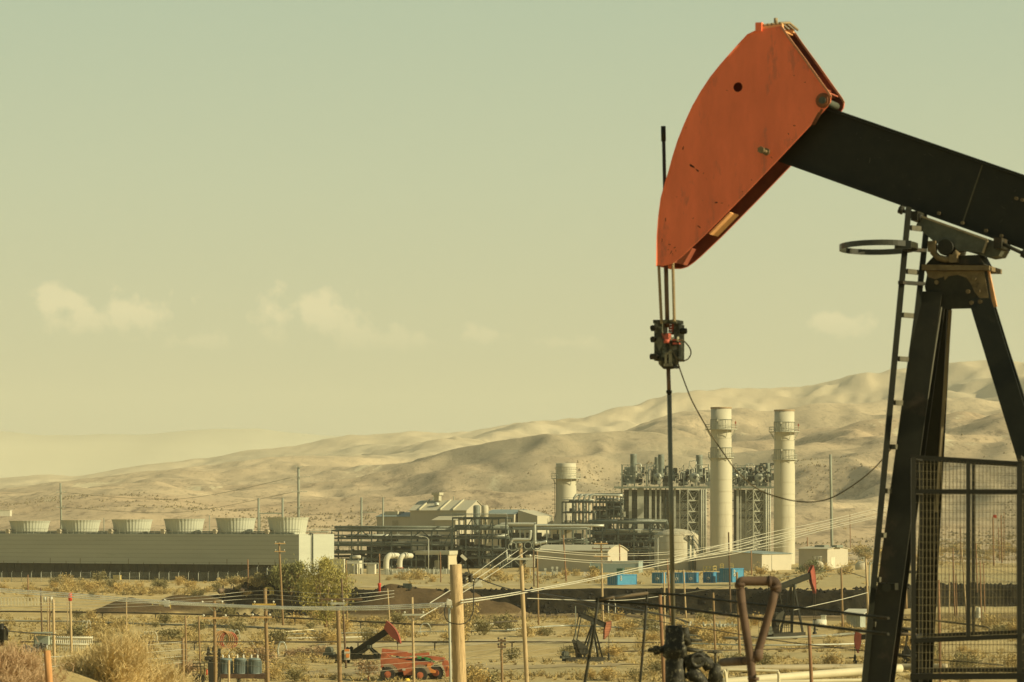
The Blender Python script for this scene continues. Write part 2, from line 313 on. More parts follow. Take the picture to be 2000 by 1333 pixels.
def groundmat(name, base, dark, light, near):
    m = bpy.data.materials.new(name); m.use_nodes = True; n = m.node_tree.nodes; l = m.node_tree.links; b = n['Principled BSDF']
    b.inputs['Roughness'].default_value = .95; b.inputs['Specular IOR Level'].default_value = .08
    g = n.new('ShaderNodeNewGeometry')
    def noise(s, det=6, rough=.6, st=None):
        src = g.outputs['Position']
        if st: mp = n.new('ShaderNodeMapping'); mp.inputs['Scale'].default_value = st; l.new(src, mp.inputs[0]); src = mp.outputs[0]
        z = n.new('ShaderNodeTexNoise'); z.inputs['Scale'].default_value = s; z.inputs['Detail'].default_value = det; z.inputs['Roughness'].default_value = rough; l.new(src, z.inputs[0]); return z.outputs[0]
    def ramp(s, a, b_):
        r = n.new('ShaderNodeMapRange'); r.inputs[1].default_value = a; r.inputs[2].default_value = b_; r.clamp = True; l.new(s, r.inputs[0]); return r.outputs[0]
    def mix(f, a, b_, k=1):
        x = n.new('ShaderNodeMixRGB')
        if k != 1:
            q = n.new('ShaderNodeMath'); q.operation = 'MULTIPLY'; l.new(f, q.inputs[0]); q.inputs[1].default_value = k; f = q.outputs[0]
        l.new(f, x.inputs[0])
        for i, v in ((1, a), (2, b_)):
            if isinstance(v, tuple): x.inputs[i].default_value = (*v, 1)
            else: l.new(v, x.inputs[i])
        return x.outputs[0]
    if near:
        o = mix(ramp(noise(.035), .4, .6), base, light); o = mix(ramp(noise(.35, 8, .7), .5, .68), o, dark, .75); o = mix(ramp(noise(1.8, 6, .75), .5, .72), o, dark, .55)
        o = mix(ramp(noise(.012), .5, .62), o, tuple(x * .8 for x in base), .6)
        a = n.new('ShaderNodeAttribute'); a.attribute_name = 'soil'; s = n.new('ShaderNodeSeparateColor'); l.new(a.outputs['Color'], s.inputs[0])
        o = mix(s.outputs[2], o, mix(ramp(noise(.5, 8), .35, .7), (.46, .38, .19), (.36, .285, .14)))
        o = mix(s.outputs[1], o, mix(ramp(noise(1.2, 8, .7), .35, .7), (.125, .085, .04), (.085, .056, .027)))
        o = mix(s.outputs[0], o, mix(ramp(noise(1.0, 8, .8), .35, .68), (.006, .0055, .003), (.022, .018, .009)))
        hgt = noise(1.4, 8, .75)
    else:
        o = mix(ramp(noise(.0016, 5), .38, .62), base, light)
        o = mix(ramp(noise(.006, 8, .7, (1, .35, 1)), .5, .68), o, dark, .62)
        o = mix(ramp(noise(.05, 7, .8, (1, .22, 1)), .52, .64), o, dark, .85)
        o = mix(ramp(noise(.2, 5, .75, (1, .2, 1)), .54, .64), o, tuple(x * .6 for x in dark), .6)
        o = mix(ramp(noise(.0042, 9, .75, (1, .28, 1)), .60, .63), o, (.66, .58, .37), .85)
        sp_ = n.new('ShaderNodeSeparateXYZ'); l.new(g.outputs['Position'], sp_.inputs[0])
        # distance: haze fade put into the colour, over paler dune soil
        yr = ramp(sp_.outputs[1], 2600, 4200); o = mix(yr, o, mix(ramp(noise(.0035, 6, .6), .35, .65), (.54, .465, .31), (.43, .36, .23)), .85)
        o = mix(ramp(noise(.0014, 7, .62, (1, .45, 1)), .50, .60), o, (.30, .275, .185), .62)
        hgt = noise(.03, 8, .75, (1, .4, 1))
    l.new(o, b.inputs['Base Color'])
    bp = n.new('ShaderNodeBump'); bp.inputs['Strength'].default_value = .8 if near else .5; bp.inputs['Distance'].default_value = .35 if near else 3; l.new(hgt, bp.inputs['Height']); l.new(bp.outputs[0], b.inputs['Normal'])
    return m
us = list(np.linspace(-5000, -200, 60)) + list(np.linspace(-190, 2190, 700)) + list(np.linspace(2200, 7000, 60))
yn = list(np.linspace(-50, 180, 70)) + list(np.linspace(182, 500, 190)) + list(np.linspace(501, 620, 170)) + list(np.linspace(622, 900, 90))
# the fan of the sheet starts behind the camera, so its columns bend outward with distance
sheet('ground', yn, us, groundmat('desert_soil', (.50, .375, .165), (.25, .18, .075), (.57, .45, .22), True))
yf = list(np.geomspace(900, 9200, 460))
sheet('hills', yf, us, groundmat('hill_soil', (.44, .33, .20), (.20, .155, .10), (.55, .44, .275), False), zone=False)

# faint far range behind the left hills; haze is mixed into its colour
q = []; xs = np.linspace(-6000, 1500, 220); ys_ = [7400, 7800, 8200, 8600, 9000]
me = bpy.data.meshes.new('far_hills'); vs = []
for j, y_ in enumerate(ys_):
    u_ = 1000 + F * xs / 8600; cr_ = 843 + 14 * (fbm(xs / 900, xs * 0 + 3, 4, 83) - .5) * 2 + ss(500, 1300, u_) * 90 + ss(0, -3000, u_) * 60
    z_ = (HC + (HY - cr_) * 8600 / F) * [0, .45, .8, 1, .3][j] + (fbm(xs / 200, xs * 0 + y_ / 200, 3, 87) - .5) * 26
    vs += [(float(a), float(y_), float(b)) for a, b in zip(xs, z_)]
fs = [(j * 220 + i, j * 220 + i + 1, (j + 1) * 220 + i + 1, (j + 1) * 220 + i) for j in range(4) for i in range(219)]
mb_ = MB(); mb_.add(vs, fs, True); struct(mb_.build('far_hills', mat('far_hill_haze', (.48, .47, .345), .95, var=.06, scale=.002)))
def road(name, pts, wd, m, dz=.05):
    """draped ribbon through pixel points on the ground"""
    gp = [G(*p) for p in pts]; fine = []
    for i in range(len(gp) - 1):
        for k in range(24): fine.append(gp[i].lerp(gp[i + 1], k / 24))
    fine.append(gp[-1]); vs = []; fs = []; N = 7
    for i, p in enumerate(fine):
        d = (fine[min(i + 1, len(fine) - 1)] - fine[max(0, i - 1)]); s = Vector((-d.y, d.x, 0)).normalized()
        for k in range(N):
            q = p + s * wd * (k / (N - 1) - .5) * (1 + .15 * math.sin(i * .7 + k)); vs.append((q.x, q.y, tz(q.x, q.y) + dz))
    for i in range(len(fine) - 1):
        for k in range(N - 1): fs.append((i * N + k, i * N + k + 1, (i + 1) * N + k + 1, (i + 1) * N + k))
    mb = MB(); mb.add(vs, fs, True); return struct(mb.build(name, m))
dirt = mat('dirt_road', (.35, .275, .14), .95, var=.25, scale=.8, bump=.3, c2=(.26, .2, .1), s2=.3, t2=.55)
pale_dirt = mat('pale_dirt', (.44, .36, .19), .95, var=.15, scale=.8, bump=.3)
road('dirt_road', [(560, 1318), (700, 1312), (900, 1306), (1080, 1302), (1240, 1298)], 7, dirt)
road('dirt_track', [(620, 1262), (760, 1260), (960, 1254), (1230, 1250)], 9, pale_dirt)
road('plant_road', [(690, 1146), (900, 1142), (1180, 1143)], 8, pale_dirt)
road('service_track', [(1010, 1204), (1350, 1207), (1640, 1206)], 6, mat('brown_dirt', (.24, .165, .075), .95, var=.25, scale=.8, bump=.3), .08)
# ------------------------------------------------------------------ the near pumpjack
JP = Plane(1855, 50, 21)
red = mat('weathered_orange_paint', (.90, .20, .085), .65, var=.12, scale=1.6, c2=(.66, .17, .085), s2=2.4, t2=.60, stretch=(1.6, 1.6, .5))
rust = mat('rust', (.22, .085, .035), .9, var=.4, scale=6)
blk = mat('black_paint', (.014, .014, .006), .5, var=.3, scale=4, spec=.25, c2=(.03, .028, .014), s2=3, t2=.68)
blk2 = mat('worn_black_paint', (.022, .021, .010), .65, var=.4, scale=5, c2=(.07, .045, .022), s2=2.5, t2=.6)
grey = mat('grey_cast_steel', (.085, .09, .062), .6, var=.3, scale=7)
tan = mat('dusty_steel', (.17, .125, .06), .8, var=.4, scale=6, c2=(.06, .045, .02), s2=5)
wire_m = mat('steel_wire_rope', (.30, .22, .11), .6, var=.3, scale=30)
brown_rod = mat('brown_rod', (.16, .10, .055), .5, var=.3, scale=5)
lit = mat('sunlit_orange', (.80, .40, .16), .5, var=.15, scale=6)  # sunlight put into the colour: paler orange for sunlit plates and edges
dark = mat('soot_black', (.008, .008, .005), .8)
pj = thing('pumpjack', JP.w(0, 0, tz(JP.O.x, JP.O.y)), 'large orange headed oil pumpjack with black beam in the foreground', 'pumpjack')
WD = .78
def jp(px, py, off=0, at=0): return JP.pt(px, py, off, at)
HEADPX = [(1283, 519), (1283.5, 490), (1284, 462), (1287, 424), (1292, 387), (1299, 361), (1307, 336), (1316, 304), (1326, 273), (1339, 241), (1353, 210), (1370, 180), (1389, 151), (1409, 126), (1431, 101), (1446, 84), (1460, 69), (1481, 59), (1503, 55), (1525, 51), (1540, 73), (1571, 115), (1600, 156), (1618, 181), (1623, 190), (1622, 200), (1615, 210), (1570, 259), (1523, 309), (1450, 385), (1384, 452), (1340, 494), (1326, 506), (1313, 515), (1300, 519)]
near = [jp(*p) for p in HEADPX]
e1, e2 = JP.e1, JP.e2; UP = Vector((0, 0, 1))
hole = [jp(1441, 170.5) + (e1 * math.cos(R(a)) + UP * math.sin(R(a))) * .075 for a in range(0, 360, 20)]
hole2 = [jp(1441, 170.5) + (e1 * math.cos(R(a)) + UP * math.sin(R(a))) * .075 for a in range(0, 360, 20)]
hh = MB(); hh.plate(near, [hole], e2 * .02)
hh.plate([p + e2 * (WD - .02) for p in near], [], e2 * .02)
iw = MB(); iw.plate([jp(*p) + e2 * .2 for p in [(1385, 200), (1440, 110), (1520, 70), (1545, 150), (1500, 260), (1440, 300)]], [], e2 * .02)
cen = sum(near, Vector()) / len(near)
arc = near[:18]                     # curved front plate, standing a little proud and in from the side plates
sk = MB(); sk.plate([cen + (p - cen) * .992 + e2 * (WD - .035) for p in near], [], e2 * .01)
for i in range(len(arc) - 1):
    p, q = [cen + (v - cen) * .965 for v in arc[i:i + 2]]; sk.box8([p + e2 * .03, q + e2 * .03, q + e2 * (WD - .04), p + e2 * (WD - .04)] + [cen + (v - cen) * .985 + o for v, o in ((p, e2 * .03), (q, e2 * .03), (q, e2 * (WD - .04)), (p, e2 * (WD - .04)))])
for i in range(len(arc) - 1):
    p, q = arc[i], arc[i + 1]; ip = p + (cen - p).normalized() * .035; iq = q + (cen - q).normalized() * .035; o1 = (p - cen).normalized() * .012; o2 = (q - cen).normalized() * .012
    hh.box8([p + o1 - e2 * .02, q + o2 - e2 * .02, iq + e2 * .0, ip + e2 * .0, p + o1 + e2 * (WD + .02), q + o2 + e2 * (WD + .02), iq + e2 * WD, ip + e2 * WD])
head = hh.build('horsehead', red, pj)
sk.build('shade_lining', mat('shade_lining_red', (.15, .042, .022), .85, var=.3, scale=3), head)  # dark red paints the interior shade on the arc and far plate
iw.build('hole_shade_plate', mat('hole_shade_red', (.16, .035, .018), .8), head)  # plate added behind the hole to block sun, its shade painted dark red
# edge beads: side plate flange lit along the back edges
for off in (-.004, WD - .03):
    bd = MB()
    for i in range(19, 24): bd.bar(near[i] + e2 * off, near[i + 1] + e2 * off, .035, .03)
    bd.build('edge_flange', mat('orange_edge', (.50, .21, .10), .5, var=.2, scale=5), head)
# inner diaphragms: plates between the cheeks
ib = MB()
def cross(px0, py0, px1, py1, t=.02, o0=.02, o1=WD - .02):
    a = jp(px0, py0); b = jp(px1, py1); nn = (b - a).cross(e2).normalized() * t / 2
    ib.box8([a - nn + e2 * o0, b - nn + e2 * o0, b + nn + e2 * o0, a + nn + e2 * o0, a - nn + e2 * o1, b - nn + e2 * o1, b + nn + e2 * o1, a + nn + e2 * o1])
for a_ in ((1560, 150, 1598, 168), (1585, 185, 1612, 178), (1330, 480, 1312, 512)): ib = MB(); cross(*a_); ib.build('diaphragm', mat('diaphragm_red', (.34, .09, .045), .8, var=.3), head)
ib = MB(); cross(1500, 60, 1522, 56, .02); ib.build('top_plate', lit, head)
ib = MB()   # handhole cover under the chin
a, b = jp(1384, 457), jp(1425, 415); nn = (b - a).cross(e2).normalized() * .012
ib.box8([a - nn + e2 * .03, b - nn + e2 * .03, b + nn + e2 * .03, a + nn + e2 * .03, a - nn + e2 * .45, b - nn + e2 * .45, b + nn + e2 * .45, a + nn + e2 * .45])
ib.build('chin_plate', lit, head)
pn = MB(); c = jp(1608, 197); pn.cyl(c - e2 * .07, c + e2 * (WD + .08), .055, 20); pn.build('hinge_pin', grey, head)
pn = MB(); pn.cyl(c - e2 * .05, c + e2 * .0, .093, 6); pn.cyl(c - e2 * .02, c + e2 * .0, .115, 20); pn.build('pin_nut', rust, head)
bo = MB(); c = jp(1497, 297); c2_ = c - e2 * .26; bo.cyl(c, c2_, .026, 10); bo.cyl(c2_, c2_ - e2 * .05, .055, 6); bo.cyl(c - e2 * .03, c, .06, 6); bo.build('locking_bolt', tan, head)
# scuffs and dents on the cheek: thin chips of bare rust
for (x, y, w_, a) in [(1318, 484, 9, 30), (1311, 493, 10, 60), (1308, 478, 6, 10), (1314, 497, 6, 120), (1320, 490, 5, 80), (1305, 488, 4, 0), (1352, 325, 14, -38), (1362, 333, 12, -38), (1374, 339, 5, 45), (1380, 350, 4, 20), (1399, 396, 7, 0), (1410, 397, 8, 0), (1423, 402, 5, 40), (1354, 427, 4, 45), (1366, 444, 10, -38), (1322, 385, 3, 0), (1420, 177, 5, -40), (1572, 161, 4, 0), (1551, 148, 4, 0), (1551, 246, 6, 10), (1372, 392, 3, 0), (1540, 262, 5, 90), (1507, 308, 7, -50), (1547, 273, 3, 0), (1468, 352, 4, 0), (1450, 375, 4, 20), (1340, 250, 3, 70), (1334, 290, 8, 70), (1300, 430, 9, 85), (1293, 470, 10, 88), ]:
    c = jp(x, y); u = e1 * math.cos(R(a)) + UP * math.sin(R(a)); v = e1 * -math.sin(R(a)) + UP * math.cos(R(a)); s = w_ / 130 / 2 * .9; t = s * rnd.uniform(.12, .45)
    ang = [i * 36 for i in range(10)]; pts = [c + (u * s * math.cos(R(q)) + v * t * math.sin(R(q))) * rnd.uniform(.5, 1.2) for q in ang]
    sf = MB(); sf.plate(pts, [], -e2 * .003); sf.build('paint_chip', dark, head)
# streaks of rust below the pin
st = MB()
for (x, y, l, w2) in [(1606, 214, 30, 4), (1600, 220, 24, 3), (1596, 226, 18, 2)]:
    a = jp(x, y) - e2 * .0015; b = jp(x - l * .55, y + l) - e2 * .0015; st.bar(a, b, .02 * w2 / 2, .003, up=e2)
st.build('rust_streak', rust, head)
# bridle hanger on the crown
hg = MB()
for off in (.06, WD - .12): hg.bar(jp(1478, 60) + e2 * off + UP * .03, jp(1527, 52) + e2 * off + UP * .02, .07, .06)
hg.build('hanger_bar', lit, head)
hg = MB(); c = jp(1482, 56) + e2 * .03; hg.box(c + UP * .02, (.10, .10, .14), 21); 
hg.build('hanger_lug', red, head)
hg = MB()
for k in range(5): hg.tube([jp(1490 + k * 8, 56 - k) + e2 * .02 + UP * .05, jp(1497 + k * 8, 53 - k) + e2 * .35 + UP * .08, jp(1500 + k * 8, 54 - k) + e2 * .72 + UP * .03], .022, 6)
hg.cyl(jp(1508, 50) + e2 * .2 + UP * .05, jp(1508, 50) + e2 * .2 + UP * .14, .03, 6); hg.build('wire_rope_loop', wire_m, head)

# walking beam: I section
def beamline(t): return jp(1560, 215 + (1560 - 1640) * .35), None
at0 = (WD / 2) - .17
T0, T1 = jp(1585, 198, at=at0), jp(2330, 456, at=at0); B0, B1 = jp(1500, 308.5, at=at0), jp(2300, 596, at=at0)
wb = MB(); fl = .34
d = (T1 - T0).normalized(); nrm = d.cross(e2).normalized(); nrm = nrm if nrm.z > 0 else -nrm
def slab(p, q, wdt, th, off=0):
    x = e2 * wdt; y = nrm * th
    return [p + e2 * off - y, q + e2 * off - y, q + e2 * off + x - y, p + e2 * off + x - y, p + e2 * off, q + e2 * off, q + e2 * off + x, p + e2 * off + x]
wb.box8(slab(T0, T1, fl, .045)); wb.box8([v + nrm * .045 for v in slab(B0, B1, fl, .045)])
wb.box8([B0 + e2 * .10 + nrm * .045, B1 + e2 * .10 + nrm * .045, B1 + e2 * .24 + nrm * .045, B0 + e2 * .24 + nrm * .045, T0 + e2 * .10 - nrm * .045, T1 + e2 * .10 - nrm * .045, T1 + e2 * .24 - nrm * .045, T0 + e2 * .24 - nrm * .045])
beam = wb.build('walking_beam', blk, pj)
r2_ = random.Random(4)
for k in range(22):
    x_ = r2_.uniform(1660, 1985); t_ = (x_ - 1640) / 360; y_ = 215 + 126 * t_ + r2_.uniform(14, 125); sv = MB(); a_ = jp(x_, y_, at=at0 + .098); l_ = r2_.uniform(.01, .10); sv.bar(a_, a_ + e1 * l_ * r2_.uniform(-1, 1) - UP * l_ * r2_.random(), r2_.uniform(.004, .012), .004); sv.build('scuff', mat('scuffed_metal', (.07, .065, .04), .7), beam)
sv = MB()
sv.bar(jp(1919, 322, at=at0 + .092), jp(1880, 436, at=at0 + .092), .012, .02); sv.build('stiffener', mat('worn_edge', (.10, .09, .05), .6), beam)
sv = MB()
for (x, y) in [(1834, 417), (1926, 451), (1956, 461), (1985, 388), (1997, 391), (1960, 470), (1880, 436)]: sv = MB(); sv.cyl(jp(x, y, at=at0) - e2 * .03, jp(x, y, at=at0) + e2 * .02, .028, 8); sv.build('beam_bolt', tan, beam)

# centre bearing saddle
sd_ = MB(); f0 = -.10; dep = .66
def extr(pxs, at, depth): pts = [jp(*p, at=at) for p in pxs]; return pts, e2 * depth
pts, dv = extr([(1797, 423), (1928, 470), (1921, 494), (1870, 490), (1860, 478), (1846, 470), (1830, 476), (1821, 470), (1789, 441)], f0, .09); sd_.plate(pts, [], dv)
pts, dv = extr([(1806, 424), (1950, 474), (1957, 488), (1950, 500), (1930, 503), (1850, 480), (1800, 444)], f0 + .09, .5); sd_.plate(pts, [], dv)
pts, dv = extr([(1797, 423), (1928, 470), (1921, 494), (1870, 490), (1821, 470), (1789, 441)], f0 + .60, .09); sd_.plate(pts, [], dv)
saddle = sd_.build('saddle_bearing', grey, pj)
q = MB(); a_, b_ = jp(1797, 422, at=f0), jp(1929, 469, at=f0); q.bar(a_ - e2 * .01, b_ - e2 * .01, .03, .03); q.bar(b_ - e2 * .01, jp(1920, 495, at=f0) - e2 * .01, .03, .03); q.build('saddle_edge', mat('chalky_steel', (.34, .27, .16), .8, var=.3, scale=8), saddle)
q = MB(); c = jp(1848, 484, at=f0); q.cyl(c - e2 * .08, c + e2 * .8, .12, 24); q.build('bearing_shaft', blk2, saddle)
q = MB(); q.tube([jp(x, y, at=f0) - e2 * .03 for (x, y) in [(1820, 480), (1824, 494), (1834, 504), (1848, 508), (1862, 506), (1868, 497), (1872, 492)]], .05, 10); q.box(jp(1822, 482, at=f0) - e2 * .03, (.12, .12, .16), 21); q.box(jp(1864, 506, at=f0) - e2 * .03, (.12, .12, .12), 21); q.build('bearing_cap', tan, saddle)
for (x0, y0, x1, y1) in [(1756, 409, 1800, 427), (1950, 473, 2004, 498)]:
    for o in (0, .45): q = MB(); p_, q_ = jp(x0, y0, at=f0 + o), jp(x1, y1, at=f0 + o); q.cyl(p_, q_, .028, 8); q.cyl(p_, p_ + (q_ - p_).normalized() * .07, .062, 6); q.cyl(q_, q_ - (q_ - p_).normalized() * .07, .062, 6); q.build('adjusting_screw', blk2, saddle)
q = MB(); q.box(jp(1795, 425, at=f0 + .2), (.1, .6, .14), 21); q.build('screw_block', blk2, saddle); q = MB(); q.box(jp(1957, 478, at=f0 + .2), (.12, .6, .16), 21); q.build('screw_block', blk2, saddle)

# post head
ph = MB(); o0 = -.14
pts, dv = extr([(1812, 530), (1928, 530), (1932, 560), (1938, 602), (1842, 604), (1815, 600), (1806, 560)], o0, .03); ph.plate(pts, [], dv)
pts, dv = extr([(1812, 530), (1928, 530), (1932, 560), (1938, 602), (1842, 604), (1815, 600), (1806, 560)], o0 + .7, .03); ph.plate(pts, [], dv)
pts, dv = extr([(1822, 502), (1912, 498), (1922, 517), (1808, 517)], o0 + .08, .55); ph.plate(pts, [], dv)
phead = ph.build('post_head', blk2, pj)
q = MB(); pts, dv = extr([(1800, 517), (1932, 519), (1932, 528), (1800, 528)], o0 - .08, .86); q.plate(pts, [], dv)
q.build('top_plate', tan, phead)
q = MB(); pts, dv = extr([(1808, 529), (1850, 530), (1842, 541), (1826, 546), (1812, 541)], o0 - .012, .012); q.plate(pts, [], dv)
pts, dv = extr([(1842, 530), (1922, 530), (1929, 572), (1934, 600), (1918, 599), (1914, 584), (1903, 570), (1897, 556), (1888, 543), (1870, 537), (1852, 540), (1845, 548)], o0 - .012, .012); q.plate(pts, [], dv)
q.build('grease_dirt', tan, phead)
q = MB()
for (x, y) in [(1903, 545), (1911, 569), (1915, 590), (1891, 570), (1898, 592), (1830, 552), (1822, 575), (1825, 592)]: q = MB(); q.cyl(jp(x, y, at=o0) - e2 * .04, jp(x, y, at=o0) + e2 * .0, .035, 6); q.build('gusset_bolt', tan, phead)
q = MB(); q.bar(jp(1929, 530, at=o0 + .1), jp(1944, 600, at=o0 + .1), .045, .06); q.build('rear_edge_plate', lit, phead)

# legs, wide flange sections, from the head down to the base
gz = tz(JP.O.x, JP.O.y) + .35
def leg(x0, y0, x1, y1, at0_, at1_, wd=.30, mm=blk):
    p = jp(x0, y0, at=at0_); r1 = jp(x1, y1, at=at1_); dd_ = r1 - p; k = (gz - p.z) / dd_.z; q_ = p + dd_ * k
    m_ = MB(); m_.ibeam(p, q_, wd, .30, e1, .03, .022); return m_.build('post_leg', mm, pj), q_
LA, fa = leg(1820, 575, 1722, 1300, -.05, -1.15, .38, mat('dusty_leg_paint', (.02, .019, .009), .7, var=.3, scale=3, c2=(.05, .035, .018), s2=.8, t2=.6))
LB, fb = leg(1838, 588, 1802, 1300, .5, 1.5, .27)
LC, fc = leg(1916, 585, 2074, 1100, .0, -.85, .33)
LD, fd = leg(1918, 590, 2085, 1100, .5, 1.3, .27)
q = MB(); m0 = (fa + fb) / 2 + Vector((0, 0, 4.2)); q.bar(fa.lerp(jp(1822, 585), .14), fb.lerp(jp(1838, 585), .14), .12); q.bar(fc.lerp(jp(1914, 590), .14), fd.lerp(jp(1918, 590), .14), .12); q.build('cross_tie', blk2, pj)
q = MB(); zb = tz(JP.O.x, JP.O.y)
for o in (-1.3, 1.5): q.ob(JP, JP.a(1600), JP.a(2600), o - .12, o + .12, zb - .6, gz)
for a_ in (JP.a(1700), JP.a(1900), JP.a(2150), JP.a(2450)): q.ob(JP, a_ - .12, a_ + .12, -1.18, 1.38, zb - .6, gz - .01)
q.build('base_skid', blk2, pj)
q = MB()   # brace on the first leg; pale bar painted as the second leg's sunlit edge
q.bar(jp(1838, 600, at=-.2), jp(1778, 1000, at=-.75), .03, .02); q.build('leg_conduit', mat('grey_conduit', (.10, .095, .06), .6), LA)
q = MB(); q.bar(jp(1856, 606, at=.30), jp(1829, 1000, at=.85), .04, .05); q.build('lit_leg_edge', mat('sunlit_edge', (.26, .21, .12), .8), LB)

# ladder
ld = MB()
L = [jp(1775, 405, at=-.35), jp(1691, 1306, at=-1.35)]; L[1] = L[0] + (L[1] - L[0]) * ((gz - .2 - L[0].z) / (L[1].z - L[0].z))
RR = [jp(1809, 450, at=-.05), jp(1716, 1306, at=-1.05)]; RR[1] = RR[0] + (RR[1] - RR[0]) * ((gz - .2 - RR[0].z) / (RR[1].z - RR[0].z))
ld.bar(*L, .085, .06); ladder = ld.build('ladder', blk, pj)
ld = MB(); ld.bar(*RR, .085, .06); ld.build('ladder_rail', blk, ladder)
y = 449
dL = (L[1] - L[0]); dR = (RR[1] - RR[0])
while y < 1500:
    z = jp(1790, y).z; a_ = L[0] + dL * ((z - L[0].z) / dL.z); b_ = RR[0] + dR * ((z - RR[0].z) / dR.z)
    if z > gz:
        r_ = MB(); r_.bar(a_ + e2 * .05 + e1 * .05, b_ + e2 * .05 - e1 * .03, .04, .075); r_.build('rung', mat('dull_rung', (.10, .092, .058), .7, var=.3, scale=8), ladder)
    y += 85.2
for (x0, x1, y_) in [(1768, 1805, 487), (1759, 1802, 552)]: q = MB(); q.bar(jp(x0, y_, at=-.6), jp(x1, y_ + 3, at=-.2), .11, .05); q.build('ladder_bracket', blk2, ladder)
q = MB(); c = jp(1716, 483.5, at=-.6); q.ring(c, .575, -.042, .042, .012, 48); q.v = [(v[0], v[1], v[2] - .045 * (v[1] - c.y)) for v in q.v]; q.box(c + e1 * .45 - e2 * .3, (.25, .03, .12), 21); q.build('safety_hoop', mat('hoop_steel', (.035, .035, .02), .35, spec=.5), ladder)
# rear of the beam, outside the frame: pitman arms, cranks, gearbox
q = MB(); tail = jp(2290, 560)
crank = jp(2420, 1150)
for o in (-.75, .95): q.bar(tail + e2 * o, crank + e2 * o, .14)
q.bar(tail - e2 * .85, tail + e2 * 1.05, .25); q.build('pitman', blk, pj)
q = MB()
for o in (-.95, 1.1):
    pts = [crank + e2 * o + (e1 * math.cos(R(a)) * .9 + UP * math.sin(R(a)) * .9) for a in range(0, 360, 20)]; q.plate(pts, [], e2 * .18)
q.build('counterweight', red, pj)
q = MB(); q.box(crank + e2 * .15 - UP * .2, (1.5, 1.2, 1.3), 21); q.box(crank + e2 * .15 - UP * 1.8, (1.2, .9, 2.2), 21); q.build('gearbox', blk2, pj)

# bridle ropes
for (x0, y0, x1, y1, o) in [(1286, 505, 1292, 632, .08), (1314, 505, 1317, 628, WD - .06)]:
    q = MB(); a_, b_ = jp(x0, y0, at=.08), jp(x1, y1, at=.08)
    pts = [a_.lerp(b_, t / 60) for t in range(61)]; q.tube(pts, .020, 8)
    for s_ in range(3):   # strands of the rope
        q.tube([p + Vector((math.cos(i * .9 + s_ * 2.09), math.sin(i * .9 + s_ * 2.09), 0)) * .014 for i, p in enumerate(pts)], .013, 5)
    q.build('bridle_rope', wire_m, pj)

# polished rod with its carrier
K = .30
pr = thing('polished_rod', jp(1308, 1000, at=K), 'long polished rod with clamps hanging from the orange horsehead', 'sucker rod')
def kp(x, y, o=0): return jp(x, y, o, at=K)
q = MB(); q.tube([kp(1296, 262), kp(1304, 640)], .028, 12); q.build('upper_rod', mat('dark_brown_rod', (.045, .032, .02), .5, var=.3), pr)
q = MB(); q.tube([kp(1295.5, 247), kp(1296, 276)], .038, 12); q.build('rod_cap', blk, pr)
q = MB(); q.tube([kp(1301, 520, -.01), kp(1304, 640, -.01)], .034, 12); q.tube([kp(1305, 715), kp(1307, 772)], .032, 12); q.build('middle_rod', brown_rod, pr)
q = MB(); q.tube([kp(1307, 765), kp(1307.5, 786)], lambda t: .042 - .02 * abs(t - .4), 12); q.tube([kp(1306.8, 763), kp(1306.8, 769)], .045, 12); q.build('coupling', blk2, pr)
q = MB(); q.tube([kp(1307.3, 772), kp(1315, 1236)], .036, 14); q.build('polished_shaft', mat('polished_steel', (.20, .19, .13), .32, metal=.3, var=.15, scale=3), pr)
cb = MB()
def kb(mb, x0, y0, x1, y1, o0_, o1_):
    p0 = kp(x0, y0); p1 = kp(x1, y0); p2 = kp(x1, y1); p3 = kp(x0, y1); a_ = e2 * o0_; b_ = e2 * o1_
    mb.box8([p3 + a_, p2 + a_, p2 + b_, p3 + b_, p0 + a_, p1 + a_, p1 + b_, p0 + b_])
kb(cb, 1284, 628, 1300, 706, -.16, .10); kb(cb, 1318, 634, 1328, 706, -.05, .22); kb(cb, 1281, 626, 1327, 633, -.14, .2)
cb.tube([kp(1306, 660), kp(1306, 700), kp(1306, 712), kp(1306, 721)], lambda t: .17 if t < .6 else .17 - .22 * (t - .6), 16)
carrier = cb.build('carrier_bar', mat('olive_cast_iron', (.16, .16, .10), .6, var=.4, scale=10, c2=(.04, .04, .02), s2=7, t2=.5), pr)
q = MB()
for (x, y, o) in [(1284, 642, -.2), (1284, 664, -.2), (1289, 698, -.2), (1329, 647, .1), (1281, 697, -.1)]:
    c = kp(x, y); q.cyl(c - e1 * .08 + e2 * o * .3, c + e1 * .09 + e2 * o * .3, .045, 8); q.cyl(c + e2 * (o - .05), c + e2 * (o + .1), .042, 6)
kb(q, 1302, 700, 1314, 706, -.22, -.12); kb(q, 1304, 715, 1324, 720, -.2, .1); q.build('clamp_bolt', blk2, carrier)
q = MB()
for k_ in range(5): q.cyl(kp(1306, 632 + k_ * 5), kp(1319, 632 + k_ * 5), .018, 8)
for k_ in range(6): q.cyl(kp(1316, 624 + k_ * 5), kp(1316, 627 + k_ * 5), .03, 8)
kb(q, 1303, 653, 1316, 664, -.26, -.12); kb(q, 1320, 664, 1334, 667, -.2, -.1); kb(q, 1322, 671, 1334, 674, -.2, -.1); q.cyl(kp(1311, 664, -.22), kp(1311, 672, -.22), .045, 10)
q.build('load_cell', mat('red_clamp_paint', (.55, .12, .07), .6, var=.4, scale=12, c2=(.12, .05, .03), s2=9, t2=.5), carrier)
q = MB()
kb(q, 1308, 690, 1312, 716, -.25, -.19); kb(q, 1316, 688, 1320, 716, -.25, -.19); kb(q, 1308, 690, 1320, 694, -.25, -.19); kb(q, 1306, 712, 1322, 717, -.25, -.19)
